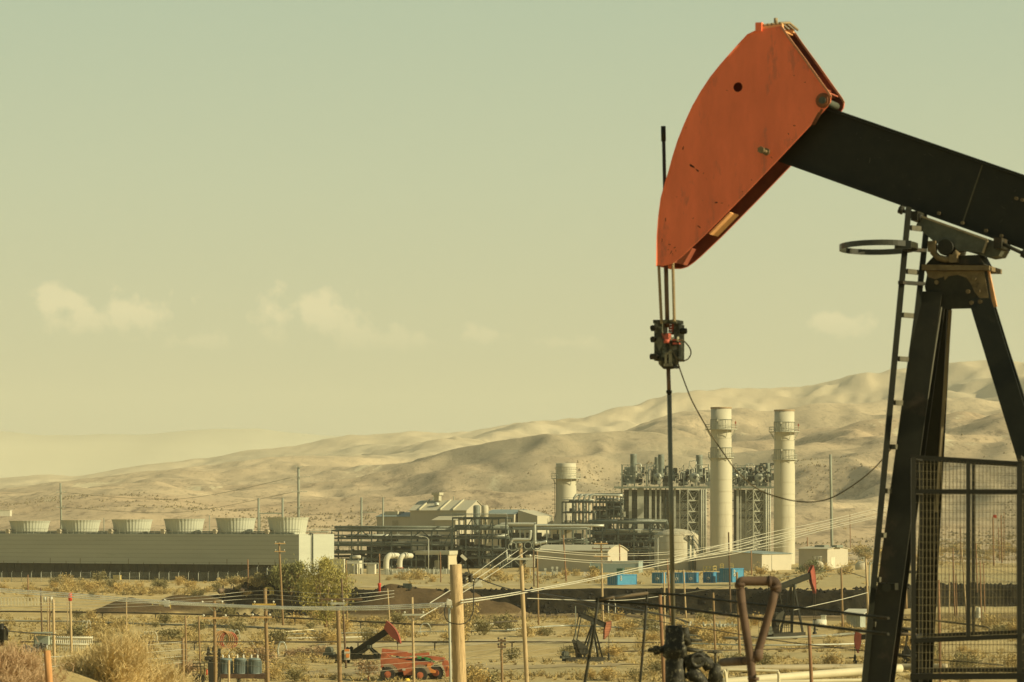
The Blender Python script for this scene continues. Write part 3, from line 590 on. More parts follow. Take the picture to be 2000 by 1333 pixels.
q.cyl(kp(1330, 664, -.2), kp(1333, 664, -.2), .04, 8); q.build('shackle', mat('pale_cast', (.30, .27, .17), .7, var=.3, scale=12), carrier)
# sensor cable
def spl(pts, n=12):
    """smooth curve through points"""
    o_ = []; p = [pts[0]] + list(pts) + [pts[-1]]
    for i in range(1, len(p) - 2):
        for k in range(n):
            t = k / n; a, b, c, d = p[i - 1], p[i], p[i + 1], p[i + 2]
            o_.append(.5 * ((2 * b) + (c - a) * t + (2 * a - 5 * b + 4 * c - d) * t * t + (3 * b - a - 3 * c + d) * t**3))
    o_.append(p[-2]); return o_
q = MB(); q.tube(spl([kp(x, y, -.22) for (x, y) in [(1316, 672), (1321, 684), (1330, 703), (1338, 727), (1349, 757), (1362, 788), (1390, 838), (1420, 884), (1450, 924), (1490, 957), (1540, 975), (1580, 981), (1610, 979), (1640, 969), (1680, 944), (1712, 918), (1735, 893), (1752, 872)]]), .010, 8)
q.tube(spl([kp(x, y, -.22) for (x, y) in [(1334, 665), (1344, 668), (1354, 679), (1358, 691), (1353, 702), (1344, 706), (1334, 703), (1328, 698)]]), .0105, 8)
cb_ = q.build('sensor_cable', mat('rubber_cable', (.12, .095, .045), .6)); tag(cb_, 'thin cable drooping from rod carrier across the hills to the ladder', 'cable')
# ------------------------------------------------------------------ power plant
wall_m = mat('pale_cladding', (0.480, 0.464, 0.328), .8, var=.07, scale=.15, bump=.05)
shade_m = mat('tower_casing', (.40, .41, .32), .85, var=.10, scale=.12, stretch=(.25, .25, 2.5), c2=(.33, .335, .26), s2=.15, t2=.6)
beige_m = mat('beige_sheet_metal', (.44, .40, .285), .7, var=.06, scale=.2, wave=('X', .9, .10))
roof_m = mat('pale_roof', (0.448, 0.416, 0.288), .6, var=.06, scale=.2)
green_roof = mat('grey_green_roof', (.22, .27, .24), .5, var=.1, scale=.2)
steel_m = mat('dark_green_steel', (.040, .052, .040), .6, var=.25, scale=.5)
steel_l = mat('grey_green_steel', (.17, .19, .145), .6, var=.25, scale=.5)
pale_steel = mat('pale_steel', (0.400, 0.400, 0.304), .5, var=.12, scale=.6)
lag_m = mat('bright_pipe_lagging', (0.416, 0.424, 0.336), .35, metal=.25, var=.12, scale=.6)
stack_m = mat('stack_cream_paint', (0.480, 0.448, 0.320), .65, var=.07, scale=.15, stretch=(1, 1, .15), c2=(.40, .36, .25), s2=.12, t2=.6)
tank_m = mat('tank_cream_paint', (0.448, 0.408, 0.280), .7, var=.09, scale=.25, stretch=(1, 1, .2), c2=(.37, .32, .21), s2=.3, t2=.58)
dk_m = mat('dark_louver', (.045, .045, .028), .9, var=.3, scale=.6)
blue_m = mat('blue_container_paint', (.055, .23, .35), .6, var=.18, scale=.8, wave=('X', 1.4, .18))
yel_m = mat('yellow_rail_paint', (.55, .42, .12), .6, var=.2)
white_m = mat('white_paint', (0.528, 0.504, 0.376), .6, var=.12, scale=1.0)
rust_m = mat('rust_red', (.30, .09, .045), .8, var=.3, scale=2)

# cooling tower building
CT = Plane(584, 735, 28)
a0, a1 = CT.a(-260), 0; zt, zm, zs = CT.z(1044), CT.z(1104), .2
ct = thing('cooling_tower', CT.w(a1, 0, 3.5), 'long windowless grey cooling tower block with six fans on top', 'cooling tower')
DPT = 15.0
q = MB(); q.ob(CT, a0, a1, 0, DPT, zm, zt); q.ob(CT, a1 - .8, a1, 0, DPT * .98, zs, zm - .003); q.build('casing', shade_m, ct)
q = MB(); q.ob(CT, a0, a1 - .8, .9, DPT - .5, zs, zm - .01)
for k in range(60): q.ob(CT, a1 - 2 - k * 1.9, a1 - 1.85 - k * 1.9, .6, .75, zs, zm)
q.build('air_inlet', dk_m, ct)
q = MB(); 
for k in range(7): q.ob(CT, a0, a1, -.02, 0, zm + (zt - zm) * (k + .4) / 7, zm + (zt - zm) * (k + .4) / 7 + .09)
q.build('panel_seam', mat('seam', (.29, .295, .23), .85), ct)
q = MB()
for k in range(30):
    a_ = a1 - 6 - k * 4.4 + rnd.uniform(-.4, .4); q.ob(CT, a_, a_ + .14, -.03, .0, zm, zm + rnd.choice([.3, .5, 1.2, .6]))
q.build('drip_stain', mat('stain', (.16, .15, .10), .9), ct)
q = MB(); 
for k in range(90):
    a_ = a1 - k * 1.6
    if a_ > a0: q.bar(CT.w(a_, .1, zt), CT.w(a_, .1, zt + 1.1), .06)
for h in (.55, 1.1): q.bar(CT.w(a0, .1, zt + h), CT.w(a1, .1, zt + h), .07); q.bar(CT.w(a1, .1, zt + h), CT.w(a1 - .1, DPT, zt + h), .07)
q.build('railing', pale_steel, ct)
q = MB(); q.bar(CT.w(a0, 1.2, zt + .2), CT.w(a1 - 2, 1.2, zt + .2), .35); q.bar(CT.w(a0, DPT - 1, zt + .5), CT.w(a1 - 1, DPT - 1, zt + .5), .3); q.build('header_pipe', steel_l, ct)
q = MB(); q.tube([CT.w(.35, 4.0, zt + .2), CT.w(.35, 5.2, zt + .1), CT.w(.35, 5.2, zt - 1), CT.w(.35, 5.2, zm - 1.5)], .17, 8); q.build('riser_pipe', steel_m, ct)
fanr = 4.25
for k, (xl, xr) in enumerate([(18, 98), (118, 197), (218, 298), (320, 400), (421, 500), (522, 603)]):
    at = 5.8; cx = CT.a((xl + xr) / 2, at=at); c = CT.w(cx, at, 0); rr = (xr - xl) / 2 / F * c.y; top = HC + (HY - (1017.5 - k * 1.3)) / F * c.y
    q = MB(); prof_ = [(rr * .83, zt - .02), (rr * .835, zt + (top - zt) * .25), (rr * .87, zt + (top - zt) * .5), (rr * .93, zt + (top - zt) * .78), (rr, top), (rr * .97, top), (rr * .85, zt + .5)]
    q.lathe((c.x, c.y, 0), prof_, 76, rib=.018, cap=False); fs = q.build('fan_stack', mat('fan_fibreglass', (0.448, 0.448, 0.336), .6, var=.06, scale=.3), ct)
    q = MB(); m0 = CT.w(cx - rr * .52, at - rr * .95, zt + .65); q.cyl(m0 - CT.e2 * .9, m0 + CT.e2 * .6, .5, 14); q.box(m0 - Vector((0, 0, .45)), (.8, 1.5, .3), 28); q.build('fan_motor', mat('motor_housing', (.42, .36, .24), .6, var=.3), fs)

# chain link fence in front of it
q0, q1 = G(-150, 1137), G(560, 1137)
fn = thing('security_fence', (q0 + q1) / 2, 'chain link fence with pale posts along the foot of the cooling tower', 'fence')
n_ = 38; prev = None
mesh_m = mat('chain_link', (.11, .115, .08), .7)
wires = MB()
for k in range(n_):
    g = G(-150 + 710 * k / (n_ - 1), 1137); px_ = MB(); px_.cyl(g - Vector((0, 0, .2)), g + Vector((0, 0, 2.0)), .065, 6); px_.bar(g + Vector((0, 0, 2.0)), g + Vector((.25, -.1, 2.35)), .05); px_.build('fence_post', pale_steel, fn)
    if prev:
        for h in (.1, 1.05, 2.0): wires.bar(prev + Vector((0, 0, h)), g + Vector((0, 0, h)), .035)
        for j in range(12):
            t0, t1 = j / 12, (j + 1) / 12; a_, b_ = prev.lerp(g, t0), prev.lerp(g, t1)
            wires.bar(a_ + Vector((0, 0, .1)), b_ + Vector((0, 0, 2.0)), .012); wires.bar(b_ + Vector((0, 0, .1)), a_ + Vector((0, 0, 2.0)), .012); wires.bar(a_ + Vector((0, 0, .1)), a_ + Vector((0, 0, 2.0)), .016)
    prev = g
wires.build('wire_mesh', mesh_m, fn)
def concrete(x0, y0, x1, y1, name, label, cat, m, h=.8, dp=.3):
    a_, b_ = G(x0, y0), G(x1, y1); q = MB(); q.bar(a_ + Vector((0, 0, h / 2)), b_ + Vector((0, 0, h / 2)), dp, h); return tag(q.build(name, m), label, cat)
bx = MB(); g = G(229, 1133); bx.box(g + Vector((0, 0, .5)), (1.6, 1, .9), 20); bx.box(g + Vector((0, 0, 1.0)), (1.7, 1.1, .1), 20); tag(bx.build('yellow_box', yel_m), 'small yellow box behind the chain link fence of the cooling tower', 'box')

def prism(pl, a0, a1, b0, b1, z0, z1, zr, along='a', m=None, rm=None, parent=None, over=.3):
    """shed with a gable roof; ridge along a or b"""
    q = MB(); q.ob(pl, a0, a1, b0, b1, z0, z1)
    if along == 'a':
        mb_ = (b0 + b1) / 2; q.add([pl.w(a0, b0, z1), pl.w(a0, b1, z1), pl.w(a0, mb_, zr), pl.w(a1, b0, z1), pl.w(a1, b1, z1), pl.w(a1, mb_, zr)], [(0, 1, 2), (5, 4, 3)])
    else:
        ma = (a0 + a1) / 2; q.add([pl.w(a0, b0, z1), pl.w(a1, b0, z1), pl.w(ma, b0, zr), pl.w(a0, b1, z1), pl.w(a1, b1, z1), pl.w(ma, b1, zr)], [(0, 1, 2), (5, 4, 3)])
    w_ = q.build('wall', m, parent); r = MB(); t = .12; o = over
    if along == 'a':
        mb_ = (b0 + b1) / 2
        for bb in (b0 - o, b1 + o):
            z_ = z1 - (zr - z1) * o / (mb_ - b0); p = [pl.w(a0 - o, bb, z_), pl.w(a1 + o, bb, z_), pl.w(a1 + o, mb_, zr), pl.w(a0 - o, mb_, zr)]; r.box8([v + Vector((0, 0, .02)) for v in p] + [v + Vector((0, 0, t)) for v in p])
    else:
        ma = (a0 + a1) / 2
        for aa in (a0 - o, a1 + o):
            z_ = z1 - (zr - z1) * o / (ma - a0); p = [pl.w(aa, b0 - o, z_), pl.w(aa, b1 + o, z_), pl.w(ma, b1 + o, zr), pl.w(ma, b0 - o, zr)]; r.box8([v + Vector((0, 0, .02)) for v in p] + [v + Vector((0, 0, t)) for v in p])
    ro = r.build('roof', rm, parent); return w_, ro

# turbine hall, annex
TH = Plane(911, 900, 26)
def zz(pl, py, px): return pl.z(py, px)
th = thing('turbine_hall', TH.w(0, 0, 3.5), 'large beige turbine hall with gabled roof and raised roof strips', 'building')
al = TH.a(801); zt_ = zz(TH, 997, 860); zr_ = zz(TH, 979, 860)
q = MB(); q.ob(TH, al, 0, 0, 12, 3, zt_); mb_ = 6; zr2 = zt_ + 2.6
q.add([TH.w(al, 0, zt_), TH.w(al, 12, zt_), TH.w(al, mb_, zr2), TH.w(0, 0, zt_), TH.w(0, 12, zt_), TH.w(0, mb_, zr2)], [(0, 1, 2), (5, 4, 3)]); q.build('wall', beige_m, th)
r = MB()
for bb, s_ in ((-.4, 1), (12.4, -1)):
    zq = zt_ - 2.6 * .4 / 6; p = [TH.w(al - .3, bb, zq), TH.w(.3, bb, zq), TH.w(.3, 6, zr2), TH.w(al - .3, 6, zr2)]; r.box8([v + Vector((0, 0, .02)) for v in p] + [v + Vector((0, 0, .14)) for v in p])
rf = r.build('roof', roof_m, th)
for px_ in (821, 862, 887):
    a_ = TH.a(px_); r = MB(); p = [TH.w(a_ - .35, -.5, zt_), TH.w(a_, -.5, zt_), TH.w(a_, 6, zr2 + .1), TH.w(a_ - .35, 6, zr2 + .1)]; r.box8(p + [v + Vector((0, 0, .4)) for v in p]); r.build('roof_strip', roof_m, rf)
v_ = MB(); c = TH.w(TH.a(838), 5, zr2); v_.box(c + Vector((0, 0, .8)), (1.6, 1.6, 1.6), 26); v_.box(c + Vector((0, 0, 1.9)), (2.4, 2.4, .7), 26); v_.build('roof_vent', roof_m, rf)
v_ = MB(); c = TH.w(TH.a(838) + 1.2, 2.2, zr2 - 1.2); v_.lathe(c, [(.7, 0), (.7, .4), (.4, .8), (.1, .9)], 12); v_.build('dome_vent', lag_m, rf)
v_ = MB(); v_.ob(TH, TH.a(866), TH.a(906), -5, 0, 3, zz(TH, 1017, 886)); v_.build('lean_to', beige_m, th)
v_ = MB(); p = [TH.w(TH.a(860), -5.4, zz(TH, 1017, 886)), TH.w(TH.a(908), -5.4, zz(TH, 1017, 886)), TH.w(TH.a(908), 0, zz(TH, 1008, 886)), TH.w(TH.a(860), 0, zz(TH, 1008, 886))]; v_.box8(p + [x + Vector((0, 0, .12)) for x in p]); v_.build('lean_to_roof', roof_m, th)
ax = thing('annex', TH.w(TH.a(770), 0, 3.5), 'lower beige annex left of the turbine hall with flat stepped roof', 'building')
q = MB(); q.ob(TH, TH.a(734), al - .05, .5, 10, 3, zz(TH, 1010, 765)); q.build('wall', beige_m, ax)
q = MB(); z_ = zz(TH, 1010, 765); p = [TH.w(TH.a(733), 0, z_), TH.w(al - .05, 0, z_), TH.w(al - .05, 6, z_ + 1.2), TH.w(TH.a(733), 6, z_ + 1.2)]; q.box8(p + [v + Vector((0, 0, .12)) for v in p]); q.build('roof', green_roof, ax)
q = MB(); q.ob(TH, TH.a(744), TH.a(770), 2, 6, z_, z_ + 1.5); q.build('roof_box', roof_m, ax)
q = MB(); q.ob(TH, TH.a(765), TH.a(776), .35, .5, 3.5, z_ - 1.0); q.build('door', mat('beige_door', (.30, .27, .18), .7), ax)
sh = thing('sawtooth_shed', TH.w(TH.a(985), 20, 3.5), 'low pale shed with bright grey pitched roof behind the pipe rack', 'shed')
prism(Plane(1004, 900, 26), -9.5, 0, 0, 14, 3, zz(TH, 1005, 990), zz(TH, 996, 990), 'a', beige_m, green_roof, sh)
q = MB(); PL = Plane(1004, 899, 26); z5, z6 = zz(TH, 1008, 990), zz(TH, 996.5, 990); q.ob(PL, .2, 6, 2, 12, 3, z5); q.add([PL.w(.2, 2, z5), PL.w(6, 2, z5), PL.w(.2, 2, z6), PL.w(.2, 12, z5), PL.w(6, 12, z5), PL.w(.2, 12, z6)], [(0, 1, 2), (5, 4, 3), (1, 4, 5, 2), (0, 2, 5, 3)]); q.build('side_bay', roof_m, sh)
q = MB()
for i in range(2):
    px_, d_ = (931, 870) if i == 0 else (947, 862); c = P(px_, 1100, d_); s_ = d_ / F; q = MB()
    q.lathe((c.x, c.y, 0), [(6.8 * s_, zpy(1040, d_)), (6.8 * s_, zpy(990, d_)), (5.5 * s_, zpy(988, d_)), (0.5, zpy(987, d_))] if i == 0 else [(1.5 * s_, zpy(1024, d_)), (7.0 * s_, zpy(1008, d_)), (7.0 * s_, zpy(990, d_)), (5.5 * s_, zpy(988, d_)), (.5, zpy(987, d_))], 20)
    for k in range(4): a_ = math.pi / 4 + math.pi / 2 * k; q.bar((c.x + 6.8 * s_ * math.cos(a_), c.y + 6.8 * s_ * math.sin(a_), 3), (c.x + 6.8 * s_ * math.cos(a_), c.y + 6.8 * s_ * math.sin(a_), zpy(1010, d_)), .2)
    tag(q.build('silo', tank_m if i else steel_l), ['straight sided grey silo left of the hopper silo', 'pale silo with a conical hopper bottom beside the turbine hall'][i], 'silo')

# generic steel pipe rack
def rack(name, label, pl, px0, px1, pytop, pybot, dep, nx, levels, m=steel_m, pipes=14, seed=1, brace=True, dark=True, level_hi=True):
    r_ = random.Random(seed); a0, a1 = pl.a(px0), pl.a(px1); zt = pl.z(pytop, (px0 + px1) / 2); zb = pl.z(pybot, (px0 + px1) / 2)
    t = thing(name, pl.w((a0 + a1) / 2, 0, zb), label, 'pipe rack'); xs = [a0 + (a1 - a0) * i / nx for i in range(nx + 1)]
    for i, a_ in enumerate(xs):
        q = MB()
        for b_ in (0, dep): q.bar(pl.w(a_, b_, 3), pl.w(a_, b_, zt), .34)
        for z_ in levels: q.bar(pl.w(a_, 0, zb + (zt - zb) * z_), pl.w(a_, dep, zb + (zt - zb) * z_), .25)
        q.build('frame', m, t)
    for z_ in levels:
        q = MB(); h = zb + (zt - zb) * z_
        for b_ in (-.04, dep + .04): q.bar(pl.w(a0, b_, h), pl.w(a1, b_, h), .30, .42)
        q.build('beam', m, t)
    if brace:
        q = MB()
        for i in range(nx):
            if i % 3 == 1:
                h0, h1 = zb + (zt - zb) * levels[-2], zb + (zt - zb) * levels[-1]; mx_ = (xs[i] + xs[i + 1]) / 2; q.bar(pl.w(xs[i], -.1, h0), pl.w(mx_, -.1, h1), .22); q.bar(pl.w(xs[i + 1], -.1, h0), pl.w(mx_, -.1, h1), .22)
            if i % 3 == 2: q.bar(pl.w(xs[i], -.1, zb + (zt - zb) * levels[0]), pl.w(xs[i + 1], -.1, zb + (zt - zb) * levels[-1]), .2)
        q.build('brace', m, t)
    for k in range(pipes):   # runs lying on the levels
        z_ = r_.choice(levels); h = zb + (zt - zb) * z_ + r_.uniform(-.1, .9); b_ = r_.uniform(.3, dep - .3); s_, e_ = sorted((r_.uniform(a0, a1), r_.uniform(a0, a1)))
        if e_ - s_ < 3: s_, e_ = a0, a1
        rr = r_.choice([.07, .1, .13, .2, .3]); q = MB(); pts = [pl.w(s_, b_, h), pl.w(e_, b_, h)]
        if r_.random() < .5: pts.append(pl.w(e_ + .01, b_, h - r_.uniform(1, 3)))
        q.tube(pts, rr, 6); q.build('pipe', r_.choice([lag_m, steel_l, steel_l, steel_m, m]), t)
    # clutter: valves, boxes, risers
    for k in range(int(pipes * 2)):
        q = MB(); a_ = r_.uniform(a0, a1); z_ = zb + (zt - zb) * r_.choice(levels[:-1] + [0]); b_ = r_.uniform(0, dep); s_ = r_.uniform(.2, .8)
        q.box(pl.w(a_, b_, z_ + s_ / 2 + .1), (s_, s_, s_ * r_.uniform(.6, 1.8)), pl.yaw)
        if r_.random() < .5: q.bar(pl.w(a_, b_, z_), pl.w(a_, b_, z_ + r_.uniform(1, 2.6)), .12)
        q.build('equipment', r_.choice([steel_l, steel_l, steel_m, pale_steel]), t)
    if dark:
        for k in range(int((a1 - a0) / .95)):
            q = MB(); a_ = a0 + r_.uniform(0, a1 - a0); h = zb + (zt - zb) * r_.uniform(.1, .85 if level_hi else .5); w_ = r_.uniform(1, 4); lo = 3 if r_.random() < .6 else zb + (h - zb) * r_.uniform(.2, .6)
            q.ob(pl, a_ - w_ / 2, a_ + w_ / 2, dep * .6 + r_.uniform(0, 1), dep * .6 + 1.5, lo, h)
            q.build('machinery', mat('dark_machinery', (.035, .038, .026), .8, var=.5, scale=.8), t)
    q = MB()
    for k in range(int((a1 - a0) / 1.5) + 1): q.bar(pl.w(a0 + k * 1.5, -.1, zt), pl.w(a0 + k * 1.5, -.1, zt + 1.1), .06)
    for h in (.55, 1.1): q.bar(pl.w(a0, -.1, zt + h), pl.w(a1, -.1, zt + h), .06)
    q.build('handrail', steel_l, t)
    return t
rack('pipe_rack', 'dark steel pipe rack in front of the turbine hall beside the cooling tower', Plane(648, 800, 10), 648, 882, 1037, 1112, 7, 6, [.02, .25, .42, .62, .8, 1.0], pipes=48, seed=3)
rack('pipe_rack', 'taller dark steel rack right of the turbine hall with diagonal braces', Plane(884, 795, 10), 884, 988, 1012, 1112, 8, 4, [.05, .22, .38, .6, .78, 1.0], pipes=40, seed=5)
rack('pipe_rack', 'pipe bridge carrying pale lagged pipes in front of the short stack', Plane(990, 805, 8), 990, 1146, 1033, 1080, 6, 6, [.1, .45, 1.0], m=steel_l, pipes=26, seed=8, brace=False)
rack('pipe_rack', 'long low rack of pipes at the foot of the first boiler', Plane(1146, 812, 8), 1146, 1300, 1022, 1082, 7, 5, [.1, .4, .65, 1.0], pipes=44, seed=11)
q = MB()   # big lagged elbows on the bridge
def pipe_thing(label, pts, wpx, m, name='lagged_pipe', cat='pipe', n=10):
    q = MB(); pts = spl([P(*p) for p in pts], 6); q.tube(pts, wpx * pts[0].y / F / 2, n); return tag(q.build(name, m), label, cat)
pipe_thing('large bright pipe bending down at the left end of the pipe bridge', [(976, 1032, 798), (977, 1026, 798), (985, 1024, 798), (1040, 1024, 798), (1044, 1026, 798), (1045, 1060, 798), (1050, 1062, 798), (1068, 1058, 798)], 6, lag_m)
pipe_thing('second bright pipe bending down beside the first on the bridge', [(991, 1033, 800), (992, 1028, 800), (1000, 1026.5, 800), (1180, 1027, 800)], 5, lag_m)
pipe_thing('pale pipe hooking under the pipe bridge', [(996, 1065, 796), (1000, 1056, 796), (1006, 1054, 796), (1030, 1054, 796), (1035, 1050, 796), (1036, 1036, 796)], 6, lag_m)

# pipe gallery with elbows beside the short stack
PG = Plane(1098, 850, 10)
t = rack('pipe_gallery', 'open steel gallery with four bright pipe elbows beside the short stack', PG, 1098, 1158, 981, 1022, 6, 3, [.0, .5, 1.0], pipes=6, seed=14, brace=False, dark=False)
for k in range(4):
    x = 1120 + k * 10; q = MB(); q.tube(spl([PG.pt(x, 1020, 1), PG.pt(x, 980, 1), PG.pt(x + 1, 972, 1), PG.pt(x + 5, 968, 1.2), PG.pt(x + 12, 967, 1.5), PG.pt(1212, 968, 2.5 + k * .4)], 6), .33, 8); q.build('elbow_pipe', lag_m, t)
t = rack('pipe_gallery', 'dark cluttered steel platform between short stack and first boiler', Plane(1158, 855, 10), 1158, 1212, 968, 1022, 6, 4, [.0, .25, .5, .75, 1.0], pipes=16, seed=15)

# short stack
def ring_platform(par, c, r, z, w_, m=pale_steel, h=1.3, posts=20):
    q = MB(); q.ring((c.x, c.y, z), r, -.12, .08, w_, 28); pf = q.build('platform', m, par)
    q = MB()
    for k in range(posts): a_ = 2 * math.pi * k / posts; u = Vector((math.cos(a_), math.sin(a_), 0)) * (r + w_); q.bar(Vector((c.x, c.y, z)) + u, Vector((c.x, c.y, z + h)) + u, .07)
    for hh_ in (.65, h): q.ring((c.x, c.y, z + hh_), r + w_ - .04, -.04, .04, .08, 28)
    q.build('railing', m, pf); q = MB()
    for k in range(8): a_ = 2 * math.pi * (k + .5) / 8; u = Vector((math.cos(a_), math.sin(a_), 0)); q.bar(Vector((c.x, c.y, z - .1)) + u * (r + w_ * .9), Vector((c.x, c.y, z - w_ * 1.6)) + u * r, .12)
    q.build('bracket', m, pf); return pf
c = P(1105.5, 1000, 880); s_ = 880 / F
ss_ = thing('exhaust_stack', (c.x, c.y, 3.5), 'short wide cream stack with one ring platform near its top', 'chimney')
q = MB(); q.lathe((c.x, c.y, 0), [(26 * s_, zpy(1030, 880)), (20.5 * s_, zpy(1000, 880)), (20 * s_, zpy(935, 880)), (19.6 * s_, zpy(906, 880)), (18.8 * s_, zpy(905, 880)), (18.8 * s_, zpy(907, 880))], 40); q.ob(Plane(1105, 881, 10), -4.4, 4.4, 0.3, 4, 3, zpy(1022, 880)); q.build('shaft', stack_m, ss_)
q = MB()
for py in (913, 921, 929): q.ring((c.x, c.y, zpy(py, 880)), 19.7 * s_, -.1, .1, .12, 40)
for k in range(26): 
    a_ = 2 * math.pi * k / 26; u = Vector((math.cos(a_), math.sin(a_), 0)) * 20 * s_
    for py in (917, 925): q.box(Vector((c.x, c.y, zpy(py, 880))) + u, (.25, .25, .25))
q.build('band', stack_m, ss_)
ring_platform(ss_, c, 20.2 * s_, zpy(935, 880), 8.5 * s_)
q = MB(); 
for o in (-.3, .3): q.bar((c.x - 20.9 * s_ - .2, c.y - 1 + o, zpy(1015, 880)), (c.x - 20.9 * s_ - .2, c.y - 1 + o, zpy(935, 880)), .1)
for k in range(40): z_ = zpy(1015, 880) + k * .27; q.bar((c.x - 20.9 * s_ - .2, c.y - 1.3, z_), (c.x - 20.9 * s_ - .2, c.y - .7, z_), .05)
for k in range(9): q.ring((c.x - 20.9 * s_ - .45, c.y - 1, zpy(1010, 880) + k * 1.1), .4, -.04, .04, .06, 10)
q.build('caged_ladder', steel_m, ss_)

# tall stacks
def tall_stack(pxc, d, ytop, yb, r_up, r_lo, pf, label):
    s = d / F; c = P(pxc, 1000, d); t = thing('exhaust_stack', (c.x, c.y, 3.5), label, 'chimney', 'tall boiler stacks')
    y1, y2 = pf
    q = MB(); q.lathe((c.x, c.y, 0), [(r_lo * 1.01 * s, 3), (r_lo * s, zpy(960, d)), (r_lo * s, zpy(y2 + 20, d)), (r_up * s, zpy(y2, d)), (r_up * s, zpy(y1, d)), (r_up * .99 * s, zpy(ytop, d)), (r_up * .93 * s, zpy(ytop, d)), (r_up * .93 * s, zpy(ytop + 6, d))], 48, cap=True); q.build('shaft', stack_m, t)
    q = MB(); q.ring((c.x, c.y, zpy(ytop + .5, d)), r_up * .985 * s, -.18, .22, .12, 48); q.build('cap_ring', mat('rusty_cap', (.33, .24, .14), .8), t)
    for k, py in enumerate([832, 856, 937, 960, 982, 1005, 1028, 1050]):
        q = MB(); q.ring((c.x, c.y, zpy(py + (ytop - 797), d)), (r_up if py < 900 else r_lo) * s, -.05, .07, .08, 48); q.build('band', stack_m, t)
    ring_platform(t, c, r_up * s, zpy(y1, d), 10.5 * s); ring_platform(t, c, r_up * s, zpy(y2, d), 5 * s)
    q = MB()
    for (lo, hi) in ((y1, y1 - 24), (y2, y2 - 20), (950, y2)):
        for k in range(2): q.bar((c.x - r_up * s * .45 + k * .5, c.y - r_up * s * .93, zpy(lo, d)), (c.x - r_up * s * .45 + k * .5, c.y - r_up * s * .93, zpy(hi, d)), .1)
    for k in range(14): a_ = -math.pi / 2 + (k - 6.5) * .26; u = Vector((math.cos(a_), math.sin(a_), 0)) * (r_up * s + .12); q.bar(Vector((c.x, c.y, zpy(y1 - 1, d))) + u, Vector((c.x, c.y, zpy(y1 - 19, d))) + u, .06)
    for k in range(14): a_ = -math.pi / 2 + (k - 6.5) * .26; u = Vector((math.cos(a_), math.sin(a_), 0)) * (r_up * s + .12); q.bar(Vector((c.x, c.y, zpy(y2 - 1, d))) + u, Vector((c.x, c.y, zpy(y2 - 19, d))) + u, .06)
    q.ring((c.x, c.y, zpy(y1 - 19, d)), r_up * s + .1, -.05, .05, .08, 40); q.ring((c.x, c.y, zpy(y2 - 19, d)), r_up * s + .1, -.05, .05, .08, 40)
    q.build('access_ladder', steel_l, t)
    q = MB(); q.bar((c.x + r_up * s + 1.0, c.y - .6, zpy(y1, d)), (c.x + r_up * s + 1.0, c.y - .6, zpy(y1 - 17, d)), .09); q.box((c.x + r_up * s + 1.0, c.y - .6, zpy(y1 - 12, d)), (.4, .3, .8)); q.build('warning_lamp', rust_m, t)
    q = MB(); q.box((c.x - r_up * s * .4, c.y - r_up * s - .2, zpy(y1 - 17, d)), (.35, .3, .5)); q.box((c.x - r_up * s * .35, c.y - r_up * s - .2, zpy(y2 - 18, d)), (.35, .3, .5)); q.build('flood_lamp', white_m, t)
tall_stack(1408.5, 872, 797, 1085, 20.3, 21.5, (839, 894), 'taller looking tall cream stack, the left one of the two')
tall_stack(1532, 880, 802, 1085, 19.6, 20.6, (844, 898), 'tall cream stack on the right, nearest the steel pole')

